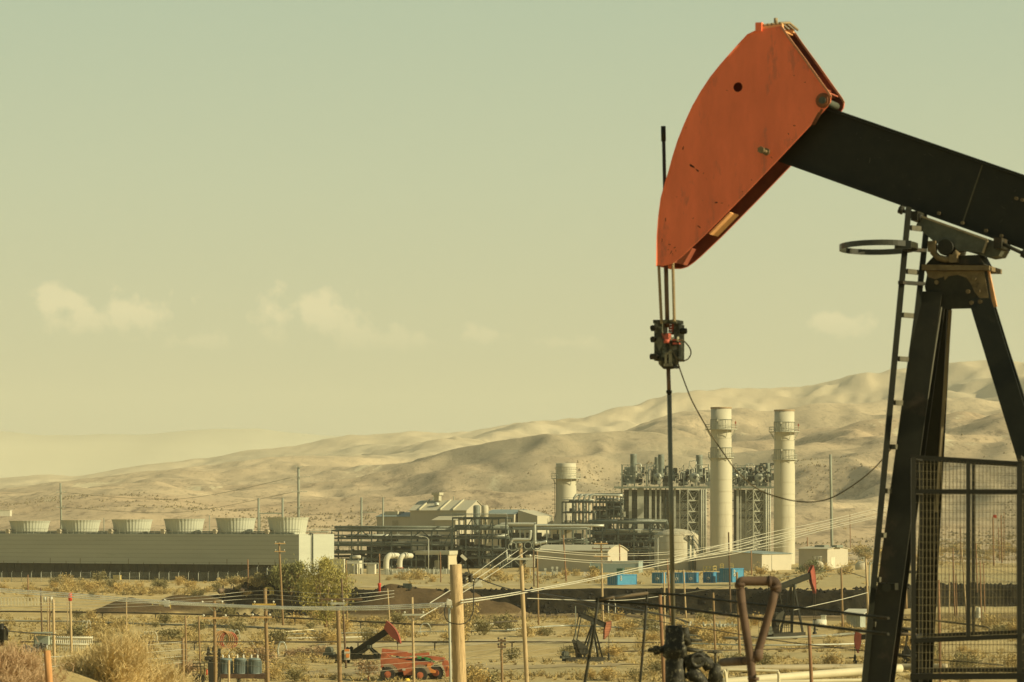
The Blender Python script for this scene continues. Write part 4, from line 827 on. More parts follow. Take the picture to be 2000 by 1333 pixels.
# heat recovery boilers
def boiler(name, label, pl, px0, px1, ztop_py, plat_py, zb_py, seed, vents, drums, cols, dep=16):
    r_ = random.Random(seed); a0, a1 = pl.a(px0), pl.a(px1); pm = (px0 + px1) / 2; zp = pl.z(plat_py, pm); ztp = pl.z(ztop_py, pm); zb = 3
    t = thing(name, pl.w((a0 + a1) / 2, 0, 3.5), label, 'boiler')
    q = MB(); q.ob(pl, a0 + .6, a1 - .6, 1.2, dep, zb, zp - .8); q.build('casing', mat('boiler_casing', (.13, .13, .09), .8, var=.2, scale=.3, wave=('X', .35, .25)), t)
    q = MB(); q.ob(pl, a0 - 2, a1 + 1, -.8, dep, zp - .25, zp); q.bar(pl.w(a0 - 2, -.85, zp - .2), pl.w(a1 + 1, -.85, zp - .2), .2, .55); q.build('platform', steel_l, t)
    q = MB()
    for k in range(int((a1 - a0 + 3) / 1.2)): q.bar(pl.w(a0 - 2 + k * 1.2, -.8, zp), pl.w(a0 - 2 + k * 1.2, -.8, zp + 1.2), .07)
    for h in (.4, .8, 1.2): q.bar(pl.w(a0 - 2, -.8, zp + h), pl.w(a1 + 1, -.8, zp + h), .06)
    q.build('handrail', steel_l, t)
    for (x, wpx, m_) in cols:
        q = MB(); a_ = pl.a(x); w_ = wpx / F * pl.d0; q.ob(pl, a_ - w_ / 2, a_ + w_ / 2, .3, .3 + min(w_, .8), zb, zp - .3); q.build('column', m_, t)
    q = MB()
    for py in (962, 978, 994, 1008):
        if pl.z(py, pm) < zp: q.bar(pl.w(a0, .9, pl.z(py, pm)), pl.w(a1, .9, pl.z(py, pm)), .16)
    q.build('girt', steel_m, t)
    # upper steelwork
    q = MB(); n = max(3, int((a1 - a0) / 3.2))
    for i in range(n + 1):
        a_ = a0 + (a1 - a0) * i / n; hh_ = ztp - r_.choice([0, 0, .2])
        for b_ in (0, dep * .5, dep - 1): q.bar(pl.w(a_, b_, zp), pl.w(a_, b_, hh_), .17)
        if i < n:
            a2 = a0 + (a1 - a0) * (i + 1) / n
            if r_.random() < .75: q.bar(pl.w(a_, 0, ztp - .2), pl.w(a2, 0, ztp - .2), .16)
            q.bar(pl.w(a_, 0, (zp + ztp) / 2), pl.w(a2, 0, (zp + ztp) / 2), .12)
            if r_.random() < .55: q.bar(pl.w(a_, 0, (zp + ztp) / 2), pl.w((a_ + a2) / 2, 0, ztp - .2), .1); q.bar(pl.w(a2, 0, (zp + ztp) / 2), pl.w((a_ + a2) / 2, 0, ztp - .2), .1)
            if r_.random() < .5: q.bar(pl.w(a_, dep * .5, zp), pl.w(a2, dep * .5, ztp), .12)
    q.build('upper_frame', steel_l, t)
    for k in range(26):
        a_ = r_.uniform(a0, a1); b_ = r_.uniform(.5, dep * .7); h0 = zp + r_.uniform(.2, 2.5); h1 = h0 + r_.uniform(1, 4.5); q = MB(); dx = r_.uniform(.6, 2.2)
        q.tube(spl([pl.w(a_, b_, h0), pl.w(a_, b_, h1), pl.w(a_ + dx * .3, b_, h1 + .35), pl.w(a_ + dx, b_, h1 + .2), pl.w(a_ + dx + .1, b_, h0 + .5)], 3), r_.choice([.1, .14, .2, .28]), 6); q.build('pipe', r_.choice([lag_m, lag_m, steel_l, steel_m, pale_steel]), t)
    for k in range(70):
        q = MB(); a_ = r_.uniform(a0, a1); b_ = r_.uniform(0, dep * .6); s_ = r_.uniform(.25, .9); z_ = zp + r_.uniform(0, (ztp - zp) * .8); q.box(pl.w(a_, b_, z_ + s_ / 2), (s_, s_, s_ * r_.uniform(.5, 1.5)), pl.yaw); q.build('valve', r_.choice([steel_m, steel_m, mat('dark_machinery', (.035, .038, .026), .8, var=.5, scale=.8), pale_steel]), t)
    for k in range(24):
        q = MB(); a_ = r_.uniform(a0, a1); z_ = zp + r_.uniform(0, (ztp - zp)); q.box(pl.w(a_, -.1, z_), (.26, .3, .3), pl.yaw); q.build('lamp', white_m, t)
    for k in range(16):
        q = MB(); a_ = r_.uniform(a0, a1); w_ = r_.uniform(1, 3); z_ = zp + r_.uniform(0, (ztp - zp) * .4); q.ob(pl, a_ - w_ / 2, a_ + w_ / 2, dep * .55, dep * .55 + 2, z_, z_ + r_.uniform(1, 3.4)); q.build('machinery', mat('dark_machinery', (.035, .038, .026)), t)
    for (x, y, rp_) in drums:
        q = MB(); c = pl.pt(x, y, 1.0); rr = rp_ / F * pl.d0; pts = [c + pl.e2 * (t_ * 1.0 - .9) for t_ in (0, .15, .4, .8, 6)]; q.tube(pts, lambda u_: rr * (.25 if u_ == 0 else .7 if u_ < .3 else .93 if u_ < .6 else 1), 20); dr = q.build('steam_drum', lag_m, t)
        q = MB(); q.cyl(c - pl.e2 * 1.05, c - pl.e2 * .6, rr * .35, 10); q.build('manhole', steel_m, dr)
    for (x, y0, y1, wpx) in vents:
        q = MB(); c = pl.pt(x, y0, 4); s_ = wpx / 2 / F * c.y; q.lathe((c.x, c.y, 0), [(s_, pl.z(ztop_py + 25, x)), (s_, zpy(y1 + 4, c.y)), (s_, zpy(y1 + .5, c.y)), (s_ * .9, zpy(y1, c.y))], 14); q.build('vent_silencer', steel_l, t)
    return t
P1 = Plane(1212, 898, 3)
pale_col = pale_steel
boiler('heat_recovery_boiler', 'broad boiler block left of the first tall stack, crowned with pipes and vents', P1, 1214, 1384, 907, 951, 1085, 21,
       [(1237, 905, 887, 13), (1283, 905, 893, 10), (1291, 905, 888, 12), (1366, 905, 889, 13)], [(1357, 933, 10), (1285, 932, 8)],
       [(1214, 3, pale_col), (1231, 6, pale_col), (1251, 13, pale_col), (1270, 5, pale_col), (1281, 3, pale_col), (1290, 3, pale_col), (1318, 4, pale_col), (1374, 2.5, pale_col), (1378, 2.5, pale_col), (1240, 1.5, steel_m), (1262, 2, steel_m), (1300, 2, steel_m)])
q = MB(); c = P1.w(P1.a(1225), 3, 0); q.ob(P1, P1.a(1219), P1.a(1240), 2, 5, P1.z(945, 1225), P1.z(912, 1225)); tag(q.build('equipment_house', mat('equipment_cladding', (.17, .2, .165), .7)), 'dark box shaped duct hood at the top left of the first boiler', 'duct')
P2 = Plane(1430, 902, 3)
boiler('heat_recovery_boiler', 'narrower boiler block between the two tall stacks', P2, 1430, 1506, 908, 951, 1085, 33,
       [(1500, 905, 905, 8)], [(1484, 934, 10), (1436, 930, 6)], [(1441, 5, pale_col), (1447, 2, pale_col), (1500, 2.5, pale_col), (1504, 2.5, pale_col)])

# lattice stair towers
def lattice(name, label, pl, px0, px1, pyt, n, wb=3.2, grp='lattice stair towers beside the stacks'):
    a0, am, a1 = pl.a(px0), pl.a(px0 + (px1 - px0) * .42), pl.a(px1); zt = pl.z(pyt, px0); zb = 3.0; t = thing(name, pl.w(am, 0, 3.5), label, 'stair tower', grp)
    q = MB()
    for (a_, b_) in ((a0, 0), (am, -.6), (a1, 0), (a0, wb), (am, wb), (a1, wb)): q.bar(pl.w(a_, b_, zb), pl.w(a_, b_, zt), .28)
    q.build('column', pale_steel, t)
    h = (zt - zb) / n
    for k in range(n):
        q = MB(); z0 = zb + k * h; z1 = z0 + h
        q.bar(pl.w(am, -.6, z1), pl.w(a1, 0, z1), .3); q.bar(pl.w(a0, 0, z1), pl.w(am, -.6, z1), .16); q.bar(pl.w(a0, 0, z1), pl.w(a0, wb, z1), .14); q.bar(pl.w(a1, 0, z1), pl.w(a1, wb, z1), .14)
        mm = (am + a1) / 2
        q.bar(pl.w(am, -.6, z1), pl.w(mm, -.3, z0), .17); q.bar(pl.w(a1, 0, z1), pl.w(mm, -.3, z0), .17)
        q.bar(pl.w(am, -.5, z0), pl.w(a1, .1, (z0 + z1) / 2), .1); q.bar(pl.w(a0, 0, z0), pl.w(am, -.5, z1), .14); q.bar(pl.w(a0, .1, z1), pl.w(am, -.4, (z0 + z1) / 2), .1)
        q.bar(pl.w(a0, wb, z0), pl.w(a1, wb, z1), .12); q.build('brace', pale_steel, t)
        q = MB(); f = 1 if k % 2 else -1; p0 = pl.w(am + .3 if f > 0 else a1 - .3, wb * .5, z0); p1 = pl.w(a1 - .3 if f > 0 else am + .3, wb * .5, z1); q.bar(p0, p1, .9, .12); q.build('stair_flight', steel_l, t)
lattice('stair_tower', 'white lattice stair tower just left of the first tall stack', Plane(1328, 885, 4), 1328, 1365, 957, 7)
lattice('stair_tower', 'white lattice stair tower between the two tall stacks', Plane(1457, 890, 4), 1457, 1492, 957, 7)
def risers(label, xs, pyt, d):
    q = MB()
    for x, w_ in xs: c = P(x, 1000, d); q.cyl((c.x, c.y, 3), (c.x, c.y, zpy(pyt, d)), w_ / 2 / F * d, 8)
    for py in (975, 1000, 1025, 1050): a_, b_ = P(xs[0][0], py, d), P(xs[-1][0], py, d); q.bar(a_, b_, .15)
    tag(q.build('riser_pipes', pale_steel), label, 'pipes')
risers('bundle of tall pale vertical pipes beside the first stair tower', [(1370, 3), (1374, 2.5), (1378.5, 3)], 955, 884)
risers('bundle of tall pale vertical pipes beside the second stair tower', [(1496, 3), (1500, 2.5), (1504, 3)], 955, 889)

# storage tank
c = P(1321, 1000, 775); s_ = 775 / F; R_ = 43 * s_; zt_ = zpy(1046, 775)
tk = thing('storage_tank', (c.x, c.y, 3.5), 'round cream storage tank with domed roof and spiral stairs', 'tank')
q = MB(); q.lathe((c.x, c.y, 0), [(R_, 3), (R_, zt_), (R_ * .8, zt_ + .75), (R_ * .55, zt_ + 1.2), (R_ * .28, zt_ + 1.45), (.05, zt_ + 1.55)], 56); q.build('shell', tank_m, tk)
q = MB()
for k in range(5): q.ring((c.x, c.y, 3.5 + (zt_ - 3.5) * (k + 1) / 5), R_, -.04, .04, .03, 56)
q.build('seam_ring', mat('tank_seam', (.42, .37, .24), .7), tk)
q = MB(); N = 34; a_s, a_e = R(-100), R(8)
for k in range(N):
    a_ = R(-62) + (R(20) - R(-62)) * k / N; z_ = zt_ - (zt_ - 3.8) * (k / N); u = Vector((math.cos(a_), math.sin(a_), 0)); p = Vector((c.x, c.y, z_)); q.bar(p + u * R_, p + u * (R_ + 1.0), .3, .05)
    q.bar(p + u * (R_ + 1.0), p + u * (R_ + 1.0) + UP * 1.1, .05)
    if k: q.bar(pp + UP * 1.1, p + u * (R_ + 1) + UP * 1.1, .07); q.bar(pp, p + u * (R_ + 1), .09, .25)
    pp = p + u * (R_ + 1)
q.build('spiral_stair', steel_m, tk)
q = MB()
for k in range(30): a_ = 2 * math.pi * k / 30; u = Vector((math.cos(a_), math.sin(a_), 0)) * R_ * .98; q.bar(Vector((c.x, c.y, zt_)) + u, Vector((c.x, c.y, zt_ + 1.0)) + u, .05)
q.ring((c.x, c.y, zt_ + 1), R_ * .975, -.03, .03, .05, 40); q.build('roof_railing', steel_l, tk)
q = MB(); a_ = R(-58)
for k in range(2): u = Vector((math.cos(a_ + k * .22), math.sin(a_ + k * .22), 0)); q.bar(Vector((c.x, c.y, 3.3)) + u * (R_ + .1), Vector((c.x, c.y, zt_)) + u * (R_ + .1), .32, .5)
q.build('cable_ladder', steel_l, tk)

# sheds
def simple_shed(name, label, pl, a0, a1, b1, z1, zr, m, rm, along='b', parts=None):
    t = thing(name, pl.w((a0 + a1) / 2, 0, 3.5), label, 'shed'); prism(pl, a0, a1, 0, b1, 2.5, z1, zr, along, m, rm, t); return t
dune_m = mat('dune_cladding', (.43, .39, .285), .8, var=.06, scale=.3)
PS = Plane(1187, 745, 28); a_ = PS.a(1049); z1 = zpy(1077, 755)
t = thing('long_shed', PS.w(a_ / 2, 0, 3.5), 'long low dun shed with curved pale roof right of the racks', 'shed')
q = MB(); q.ob(PS, a_, 0, 0, 10, 2.5, z1)
arc_ = [(10 * i / 10, 1.3 * math.sin(math.pi * i / 10)) for i in range(11)]
for aa in (a_, 0): q.add([PS.w(aa, b, z1 + h) for b, h in arc_], [tuple(range(11))])
q.build('wall', dune_m, t); q = MB(); vs = [PS.w(aa, b * 1.04 - .2, z1 + h + .03) for aa in (a_ - .3, .3) for b, h in arc_] + [PS.w(aa, b * 1.04 - .2, z1 + h + .18) for aa in (a_ - .3, .3) for b, h in arc_]
fs = [(i, i + 1, i + 12, i + 11) for i in range(10)] + [(22 + i, 33 + i, 34 + i, 23 + i) for i in range(10)] + [(i, 22 + i, 23 + i, i + 1) for i in range(10)] + [(11 + i, 12 + i, 34 + i, 33 + i) for i in range(10)]
q.add(vs, fs); q.build('roof', roof_m, t)
q = MB(); q.ob(PS, -3.2, -2.9, -.05, 0, 4, 6); q.ob(PS, -.02, .04, 3, 4.2, 3, 5.3); q.build('door', mat('beige_door', (.3, .27, .18)), t)
PEQ = Plane(1488, 760, 28)
t = simple_shed('equipment_shed', 'dark sided shed with a bright right wall below the right stack', PEQ, PEQ.a(1360), 0, 17, zpy(1083, 760), zpy(1080, 760) + .2, dune_m, green_roof)
q = MB(); q.ob(PEQ, .0, .05, 5.5, 5.6, 3, zpy(1085, 760)); q.build('downpipe', steel_m, t)
PSQ = Plane(1616, 800, 28)
t = simple_shed('square_shed', 'square pale shed with rooftop units near the steel pole', PSQ, PSQ.a(1560), 0, 13, zpy(1073, 800), zpy(1069, 800), dune_m, roof_m, 'a')
q = MB(); q.ob(PSQ, .0, .06, 2.2, 4.6, 3, 6.2); q.build('door', white_m, t)
q = MB(); q.ob(PSQ, -5, -2.5, 4, 7, zpy(1070, 800), zpy(1065.5, 800)); q.build('rooftop_unit', steel_l, t)
q = MB(); q.ob(PSQ, 1 - 1.5, 1.0 - .2, 4, 8, zpy(1070, 800), zpy(1065.5, 800)); q.build('rooftop_unit', steel_l, t)
# water tanks
for (px_, py_, rpx, d_, lb) in [(1598, 1108, 11, 740, 'pale dome tank in front of the square shed'), (1682, 1108, 12, 780, 'pale squat dome tank right of the square shed')]:
    c = P(px_, py_, d_); s_ = d_ / F; q = MB(); b_ = zpy(py_ + 4, d_); q.lathe((c.x, c.y, b_), [(rpx * .85 * s_, -.5), (rpx * s_, .4), (rpx * s_, .9), (rpx * .85 * s_, 1.4), (rpx * .5 * s_, 1.75), (.05, 1.9)], 24)
    t = thing('water_tank', (c.x, c.y, b_), lb, 'tank'); q.build('shell', tank_m, t); q = MB()
    for k in range(8): a_ = 2 * math.pi * k / 8; u = Vector((math.cos(a_), math.sin(a_), 0)) * .8; q.bar(Vector((c.x, c.y, b_ + 1.7)) + u, Vector((c.x, c.y, b_ + 2.8)) + u, .07)
    q.ring((c.x, c.y, b_ + 2.8), .8, -.04, .04, .06, 12); q.build('top_rail', pale_steel, t)

# trailer and blue containers
def container(px0, px1, pe, pyt, pyb, d, yaw, label, m, group, rails=False, logo=True, name='shipping_container', cat='container', mark='end'):
    pl = Plane(px1, d, yaw); a0 = pl.a(px0); z0 = zpy(pyb, d); z1 = zpy(pyt, d); s = d / F; b1 = max(2.0, (pe - px1) * s / max(.1, math.sin(R(yaw))) if pe > px1 else 6)
    t = thing(name, pl.w(a0 / 2, 0, z0), label, cat, group); q = MB(); q.ob(pl, a0, 0, 0, b1, z0, z1); q.build('body', m, t)
    q = MB()
    for a_ in (a0, 0):
        for b_ in (0, b1): q.bar(pl.w(a_, b_, z0), pl.w(a_, b_, z1 + .03), .16)
    for z_ in (z0 + .08, z1 - .05):
        q.bar(pl.w(a0, -.04, z_), pl.w(0, -.04, z_), .14); q.bar(pl.w(.04, 0, z_), pl.w(.04, b1, z_), .14)
    q.build('edge_frame', mat('blue_frame', (.045, .21, .36), .5) if m is blue_m else m, t)
    if m is blue_m:
        q = MB(); q.bar(pl.w(a0 / 2, -.06, z0 + .2), pl.w(a0 / 2, -.06, z1 - .2), .07)
        for o in (-.4, .4): q.bar(pl.w(a0 / 2 + o, -.07, z0 + .2), pl.w(a0 / 2 + o, -.07, z1 - .2), .06)
        q.build('locking_bar', mat('dull_zinc', (.25, .3, .28), .5), t)
        if logo:
            q = MB(); h = (z1 - z0)
            if mark == 'end': u, o = pl.e2, pl.w(.02, min(1.0, b1 * .25), z0 + h * .55)
            else: u, o = pl.e1, pl.w(a0 * .5, -.1, z0 + h * .42)
            nn = pl.e1 if mark == 'end' else -pl.e2
            q.torus(o + nn * .05, u, UP, h * .11, h * .035, 12, 4)
            if mark == 'end': q.torus(o + nn * .05 + UP * h * .26, u, UP, h * .09, h * .03, 12, 4)
            q.build('round_emblem', white_m, t)
    if rails:
        q = MB(); zt2 = z1 + 1.1
        for a_ in (a0, a0 * .66, a0 * .33, 0):
            for b_ in (0.1, min(b1, 3)): q.bar(pl.w(a_, b_, z1), pl.w(a_, b_, zt2), .09)
        for h in (.55, 1.1): q.bar(pl.w(a0, .1, z1 + h), pl.w(0, .1, z1 + h), .09); q.bar(pl.w(0, .1, z1 + h), pl.w(0, min(b1, 3), z1 + h), .09)
        q.build('roof_rail', yel_m, t)
    return t
BG = 'blue containers lined up on the pad'
container(1187, 1206, 1245, 1123, 1143, 600, 38, 'blue container standing apart at the left, its bright long side facing right', blue_m, BG)
container(1274, 1294, 1301, 1119, 1140, 606, 20, 'blue container second from the left, just left of the polished rod', blue_m, BG, mark='front')
container(1309, 1334, 1338, 1119, 1140, 608, 14, 'blue container just right of the polished rod', blue_m, BG, mark='front')
container(1339, 1360, 1364, 1119, 1139.5, 610, 14, 'blue container left of the one with a roof cage', blue_m, BG, mark='front')
container(1374, 1393, 1399, 1118, 1139, 612, 20, 'blue container with a yellow cage on its roof', blue_m, BG, rails=True, mark='front')
container(1398, 1407, 1409, 1119, 1138, 616, 15, 'narrow dark blue container tucked behind the tall one', blue_m, BG, logo=False)
container(1406, 1430, 1456, 1111, 1138, 606, 24, 'tallest blue container at the right end with twin ladder hoops', blue_m, BG)
for x in (1410, 1429):
    q = MB(); c = P(x, 1112, 607)
    for o in (-.3, .3): q.bar(c + Vector((o, 0, -.3)), c + Vector((o, 0, .95)), .08)
    for h in (.3, .62, .95): q.bar(c + Vector((-.3, 0, h)), c + Vector((.3, 0, h)), .08)
    tag(q.build('ladder_hoop', yel_m), 'yellow ladder hoop on the left corner of the tall container' if x == 1410 else 'yellow ladder hoop on the right corner of the tall container', 'ladder')
tr = container(1153, 1247, 1257, 1097, 1119, 690, 12, 'pale grey blue office trailer in front of the long shed', mat('trailer_grey_blue', (.26, .32, .28), .6, var=.06), None, logo=False, name='office_trailer', cat='trailer')
q = MB(); q.box(P(1162, 1116, 680), (1.4, 1.2, 1.7), 12); q.box(P(1162, 1107, 680), (1.5, 1.3, .1), 12); tag(q.build('green_cabinet', mat('dark_green', (.03, .10, .07), .6)), 'dark green cabinet beside the left end of the office trailer', 'cabinet')
q = MB(); q.box(P(1211, 1117, 680), (1.2, 1.2, 1.2), 12); q.box(P(1211, 1111, 680), (1.3, 1.3, .1), 12); tag(q.build('green_cabinet', mat('dark_green', (.03, .10, .07), .6)), 'dark green cabinet near the right end of the office trailer', 'cabinet')
q = MB(); c = G(1146, 1128); q.add([c + Vector(v) for v in [(-.9, -.6, 0), (.9, -.6, 0), (.9, .6, 0), (-.9, .6, 0), (-.5, -.3, 1.1), (.5, -.3, .8), (.5, .3, .8), (-.5, .3, 1.1)]], [(3, 2, 1, 0), (4, 5, 6, 7), (0, 1, 5, 4), (1, 2, 6, 5), (2, 3, 7, 6), (3, 0, 4, 7)]); tag(q.build('concrete_block', mat('concrete', (.42, .38, .27), .9, var=.2)), 'sloped concrete block on the sand left of the first blue container', 'block')
rail_t = MB()
for k in range(9): c = P(1222 + k * 4, 1121, 640); rail_t.bar(c, c + Vector((0, 0, 1.1)), .08)
for h in (.5, 1.1): rail_t.bar(P(1222, 1121, 640) + UP * h, P(1254, 1121, 640) + UP * h, .08)
tag(rail_t.build('yellow_railing', yel_m), 'yellow railing above the leftmost blue container', 'railing')

# shelter building with tank inside, elbows, transformers
PB = Plane(876, 760, 20)
t = thing('open_shelter', PB.w(-4, 0, 3.5), 'open fronted beige shelter with pale flat roof and tank inside', 'shelter')
aL = PB.a(812); zt_ = zpy(1084, 762)
q = MB(); q.ob(PB, aL, .3, -.3, 8, zt_, zt_ + .45); q.build('roof', roof_m, t)
q = MB(); q.ob(PB, aL - 1, -.2, 1, 7.5, zt_ + .45, zt_ + .9); q.build('roof_cap', roof_m, t)
q = MB(); q.ob(PB, -.3, 0, 0, 7.6, 2.8, zt_ - .003); q.ob(PB, PB.a(861), -.3, 7.3, 7.6, 2.8, zt_ - .003); q.build('wall', mat('cream_wall', (0.480, 0.416, 0.264), .8, var=.05), t)
for px_ in (813, 831, 857, 875):
    q = MB(); a_ = PB.a(px_); q.ob(PB, a_ - .18, a_, 0, .3, 2.8, zt_ - .003); q.build('post', steel_l if px_ != 857 else white_m, t)
q = MB(); q.ob(PB, aL, -.3, 6, 7, 2.8, zt_ - .5); q.build('back_equipment', mat('dark_machinery', (.035, .038, .026)), t)
c = PB.pt(848, 1110, 2.5); q = MB(); q.lathe((c.x, c.y, 2.8), [(.85, 0), (.85, zpy(1096, c.y) - 2.8), (.6, zpy(1094.5, c.y) - 2.8), (.1, zpy(1094, c.y) - 2.8)], 20); tag(q.build('day_tank', tank_m), 'upright cream tank standing inside the open shelter', 'tank')
for k, (x, lb) in enumerate([(754.5, 'big white pipe elbow bending right, the left one of the pair'), (781, 'big white pipe elbow with a red collar, the right one of the pair')]):
    d_ = 742; q = MB(); s_ = d_ / F
    y0 = 1113 if k == 0 else 1110
    pts = spl([P(x, y0, d_), P(x, 1098, d_), P(x + 2, 1090, d_), P(x + 7, 1085.5, d_ + .3), P(x + 14, 1085.5, d_ + 1), P(x + 22, 1086, d_ + 3)], 7); q.tube(pts, 5.6 * s_ if k == 0 else 5.0 * s_, 18)
    t = thing('pipe_elbow', P(x, y0, d_), lb, 'pipe', 'big white elbows beside the shelter'); q.build('elbow', white_m, t)
    for j in (14, 17): q = MB(); i_ = min(len(pts) - 2, len(pts) - j + 4); q.cyl(pts[i_], pts[i_] + (pts[i_ + 1] - pts[i_]).normalized() * .15, 6.4 * s_, 18); q.build('flange', white_m, t)
    if k: q = MB(); q.cyl(P(x, y0 + 1, d_), P(x, y0 - 1.5, d_), 6.6 * s_, 18); q.build('red_collar', rust_m, t)
    q = MB(); q.cyl(P(x, y0 - 1, d_), (P(x, y0, d_).x, d_, 3), 4.5 * s_, 14); q.build('stub', steel_l if k == 0 else white_m, t)
def transformer(x0, x1, yt, yb, d, label, m):
    pl = Plane(x1, d, 14); a0 = pl.a(x0); z0, z1 = zpy(yb, d) - .6, zpy(yt, d); t = thing('transformer', pl.w(a0 / 2, 0, z0), label, 'transformer')
    q = MB(); q.ob(pl, a0, 0, 0, 2.2, z0, z0 + (z1 - z0) * .72); q.build('tank', m, t)
    q = MB()
    for k in range(9): q.ob(pl, a0 + .2 + k * (-a0 - .4) / 9, a0 + .28 + k * (-a0 - .4) / 9, -.45, 0, z0 + .3, z0 + (z1 - z0) * .62)
    q.build('cooling_fins', m, t); q = MB()
    for k in range(3): c = pl.w(a0 * (.2 + .3 * k), 1, z0 + (z1 - z0) * .72); q.lathe(c, [(.22, 0), (.12, .1), (.26, .3), (.12, .45), (.24, .6), (.1, .8), (.18, 1.0)], 10)
    q.build('bushing', steel_l, t); q = MB(); c = pl.w(a0 * .3, .8, z0 + (z1 - z0) * .9); q.cyl(c - pl.e1 * .9, c + pl.e1 * .9, .35, 12); q.build('conservator', m, t)
transformer(677, 702, 1084, 1120, 735, 'pale main transformer left of the steel gantry', white_m)
q = MB(); q.box(P(727, 1113, 735), (1.5, 1.2, 2.3), 14); q.box(P(727, 1103, 735), (1.6, 1.3, .12), 14); q.box(P(719, 1113, 735.5), (.5, .9, 2.3), 14); tag(q.build('white_cabinet', white_m), 'white switch cabinet standing under the steel gantry', 'cabinet')
q = MB()
for x in (692, 709, 739): q.bar((P(x, 1100, 733).x, 733, 3), P(x, 1088 if x == 709 else 1100, 733), .18)
q.bar(P(692, 1100.5, 733), P(739, 1100.5, 733), .2); tag(q.build('steel_gantry', pale_steel), 'pale steel bus gantry spanning over the white cabinet', 'gantry')
q = MB(); q.box(P(749, 1119, 730), (1.1, 1, 1.2), 14); q.box(P(749, 1113.5, 730), (1.2, 1.1, .08), 14); tag(q.build('pump_box', white_m), 'small white box left of the big white elbows', 'box')
q = MB(); r_ = random.Random(5)
for k in range(46):
    x = 755 + k * 2.7; c = P(x, 1121, 728 - r_.random() * 6); h = r_.uniform(.5, 1.5); q.bar((c.x, c.y, 3.2), (c.x, c.y, 3.5 + h), .14)
    if k % 3 == 0: q.box((c.x, c.y + 1, 3.9), (.8, .5, r_.uniform(.5, 1.3)), 14)
for h in (.4, .9): q.bar(P(755, 1121, 727) + UP * h, P(878, 1121, 727) + UP * h, .1)
tag(q.build('pump_skid', pale_steel), 'low row of pale pumps and posts before the open shelter', 'pumps')
q = MB(); c = P(1036, 1097, 700); q.box(c, (1.9, .5, 2.4), 10); q.box(c + Vector((0, -.1, 1.3)), (2.1, .7, .12), 10); q.bar(c - UP * 1.2, (c.x, c.y, 3), .3); tag(q.build('wall_panel', mat('cream_panel', (0.496, 0.448, 0.304), .7)), 'square cream cabinet to the right of the leaning pole top', 'cabinet')
q = MB()
for k, (x, y) in enumerate([(1065, 1118), (1079, 1115), (1088, 1115), (1060, 1126), (1083, 1124), (1098, 1123), (1045, 1125), (1110, 1124)]):
    c = P(x, y, 705); q.bar((c.x, c.y, 3), c + UP * .4, .3); q.box(c + UP * .6, (.5, .5, .5))
q.bar(P(1040, 1124, 705), P(1130, 1124, 705), .3); tag(q.build('valve_station', pale_steel), 'low row of white valves before the long dun shed', 'valves')
q = MB(); c = P(837, 1085, 740); q.cyl((c.x, 740, 3), P(837, 1054, 740), .09, 8); q.tube(spl([P(837, 1055, 740), P(833, 1050, 740), P(823, 1048, 740)]), .07, 6); q.box(P(822, 1048, 740), (.9, .3, .2)); tag(q.build('street_lamp', pale_steel), 'curved arm street lamp in front of the pipe rack', 'street lamp')
q = MB(); c = P(1285, 1085, 730); q.cyl((c.x, 730, 3), P(1285, 1052, 730), .09, 8); q.tube(spl([P(1285, 1053, 730), P(1287, 1049, 730), P(1292, 1048, 730)]), .07, 6); q.box(P(1292, 1048, 730), (.7, .3, .2)); tag(q.build('street_lamp', pale_steel), 'curved arm street lamp in front of the storage tank', 'street lamp')
# concrete kerb wall in front of the tower, right part
q = MB(); PW = Plane(672, 745, 28); q.ob(PW, PW.a(600), PW.a(672), 0, .4, 2.5, zpy(1094, 745)); q.ob(PW, PW.a(600) , PW.a(672), -.1, .5, zpy(1094, 745), zpy(1092, 745)); tag(q.build('low_wall', wall_m), 'low grey wall running right from the cooling tower end', 'wall')
q = MB(); z_ = 6; PW = Plane(700, 1500, 6); c = P(4, 1003, 1500)
q.box(c, (8, 6, 2.6)); q.box(c + UP * 1.4, (8.4, 6.4, .2)); tag(q.build('hill_cabin', white_m), 'tiny white cabin on the brown hill at the far left', 'cabin')
# ------------------------------------------------------------------ poles
wood = mat('pole_wood', (.25, .165, .075), .9, var=.35, scale=3, stretch=(6, 6, .5), c2=(.16, .10, .05), s2=4, t2=.6)
wood_pale = mat('pale_pole_wood', (.42, .31, .16), .9, var=.3, scale=3, stretch=(6, 6, .5))
wood_red = mat('reddish_pole_wood', (.24, .135, .065), .9, var=.35, scale=3, stretch=(6, 6, .5), c2=(.16, .08, .04), s2=4)
arm_m = mat('crossarm_wood', (.48, .31, .13), .9, var=.3, scale=4)
ins_m = mat('insulator_glaze', (.62, .60, .48), .3, var=.1)
dins_m = mat('dark_insulator', (.05, .045, .03), .4)
zinc = mat('galvanised_pole', (.24, .255, .19), .6, metal=.1, var=.12, scale=1)
thick_m = mat('weathered_round_timber', (.46, .33, .165), .9, var=.38, scale=5, stretch=(5, 5, .35), c2=(.22, .14, .065), s2=7, t2=.6, bump=.4)
W = {'w': wood, 't': thick_m, 'o': mat('orange_post_wood', (.48, .24, .09), .9, var=.35, scale=4, stretch=(5, 5, .4), c2=(.2, .1, .05), s2=6), 'p': wood_pale, 'r': wood_red, 'z': zinc, 'd': mat('dark_pole_wood', (.13, .085, .045), .9, var=.3, scale=3, stretch=(6, 6, .5))}
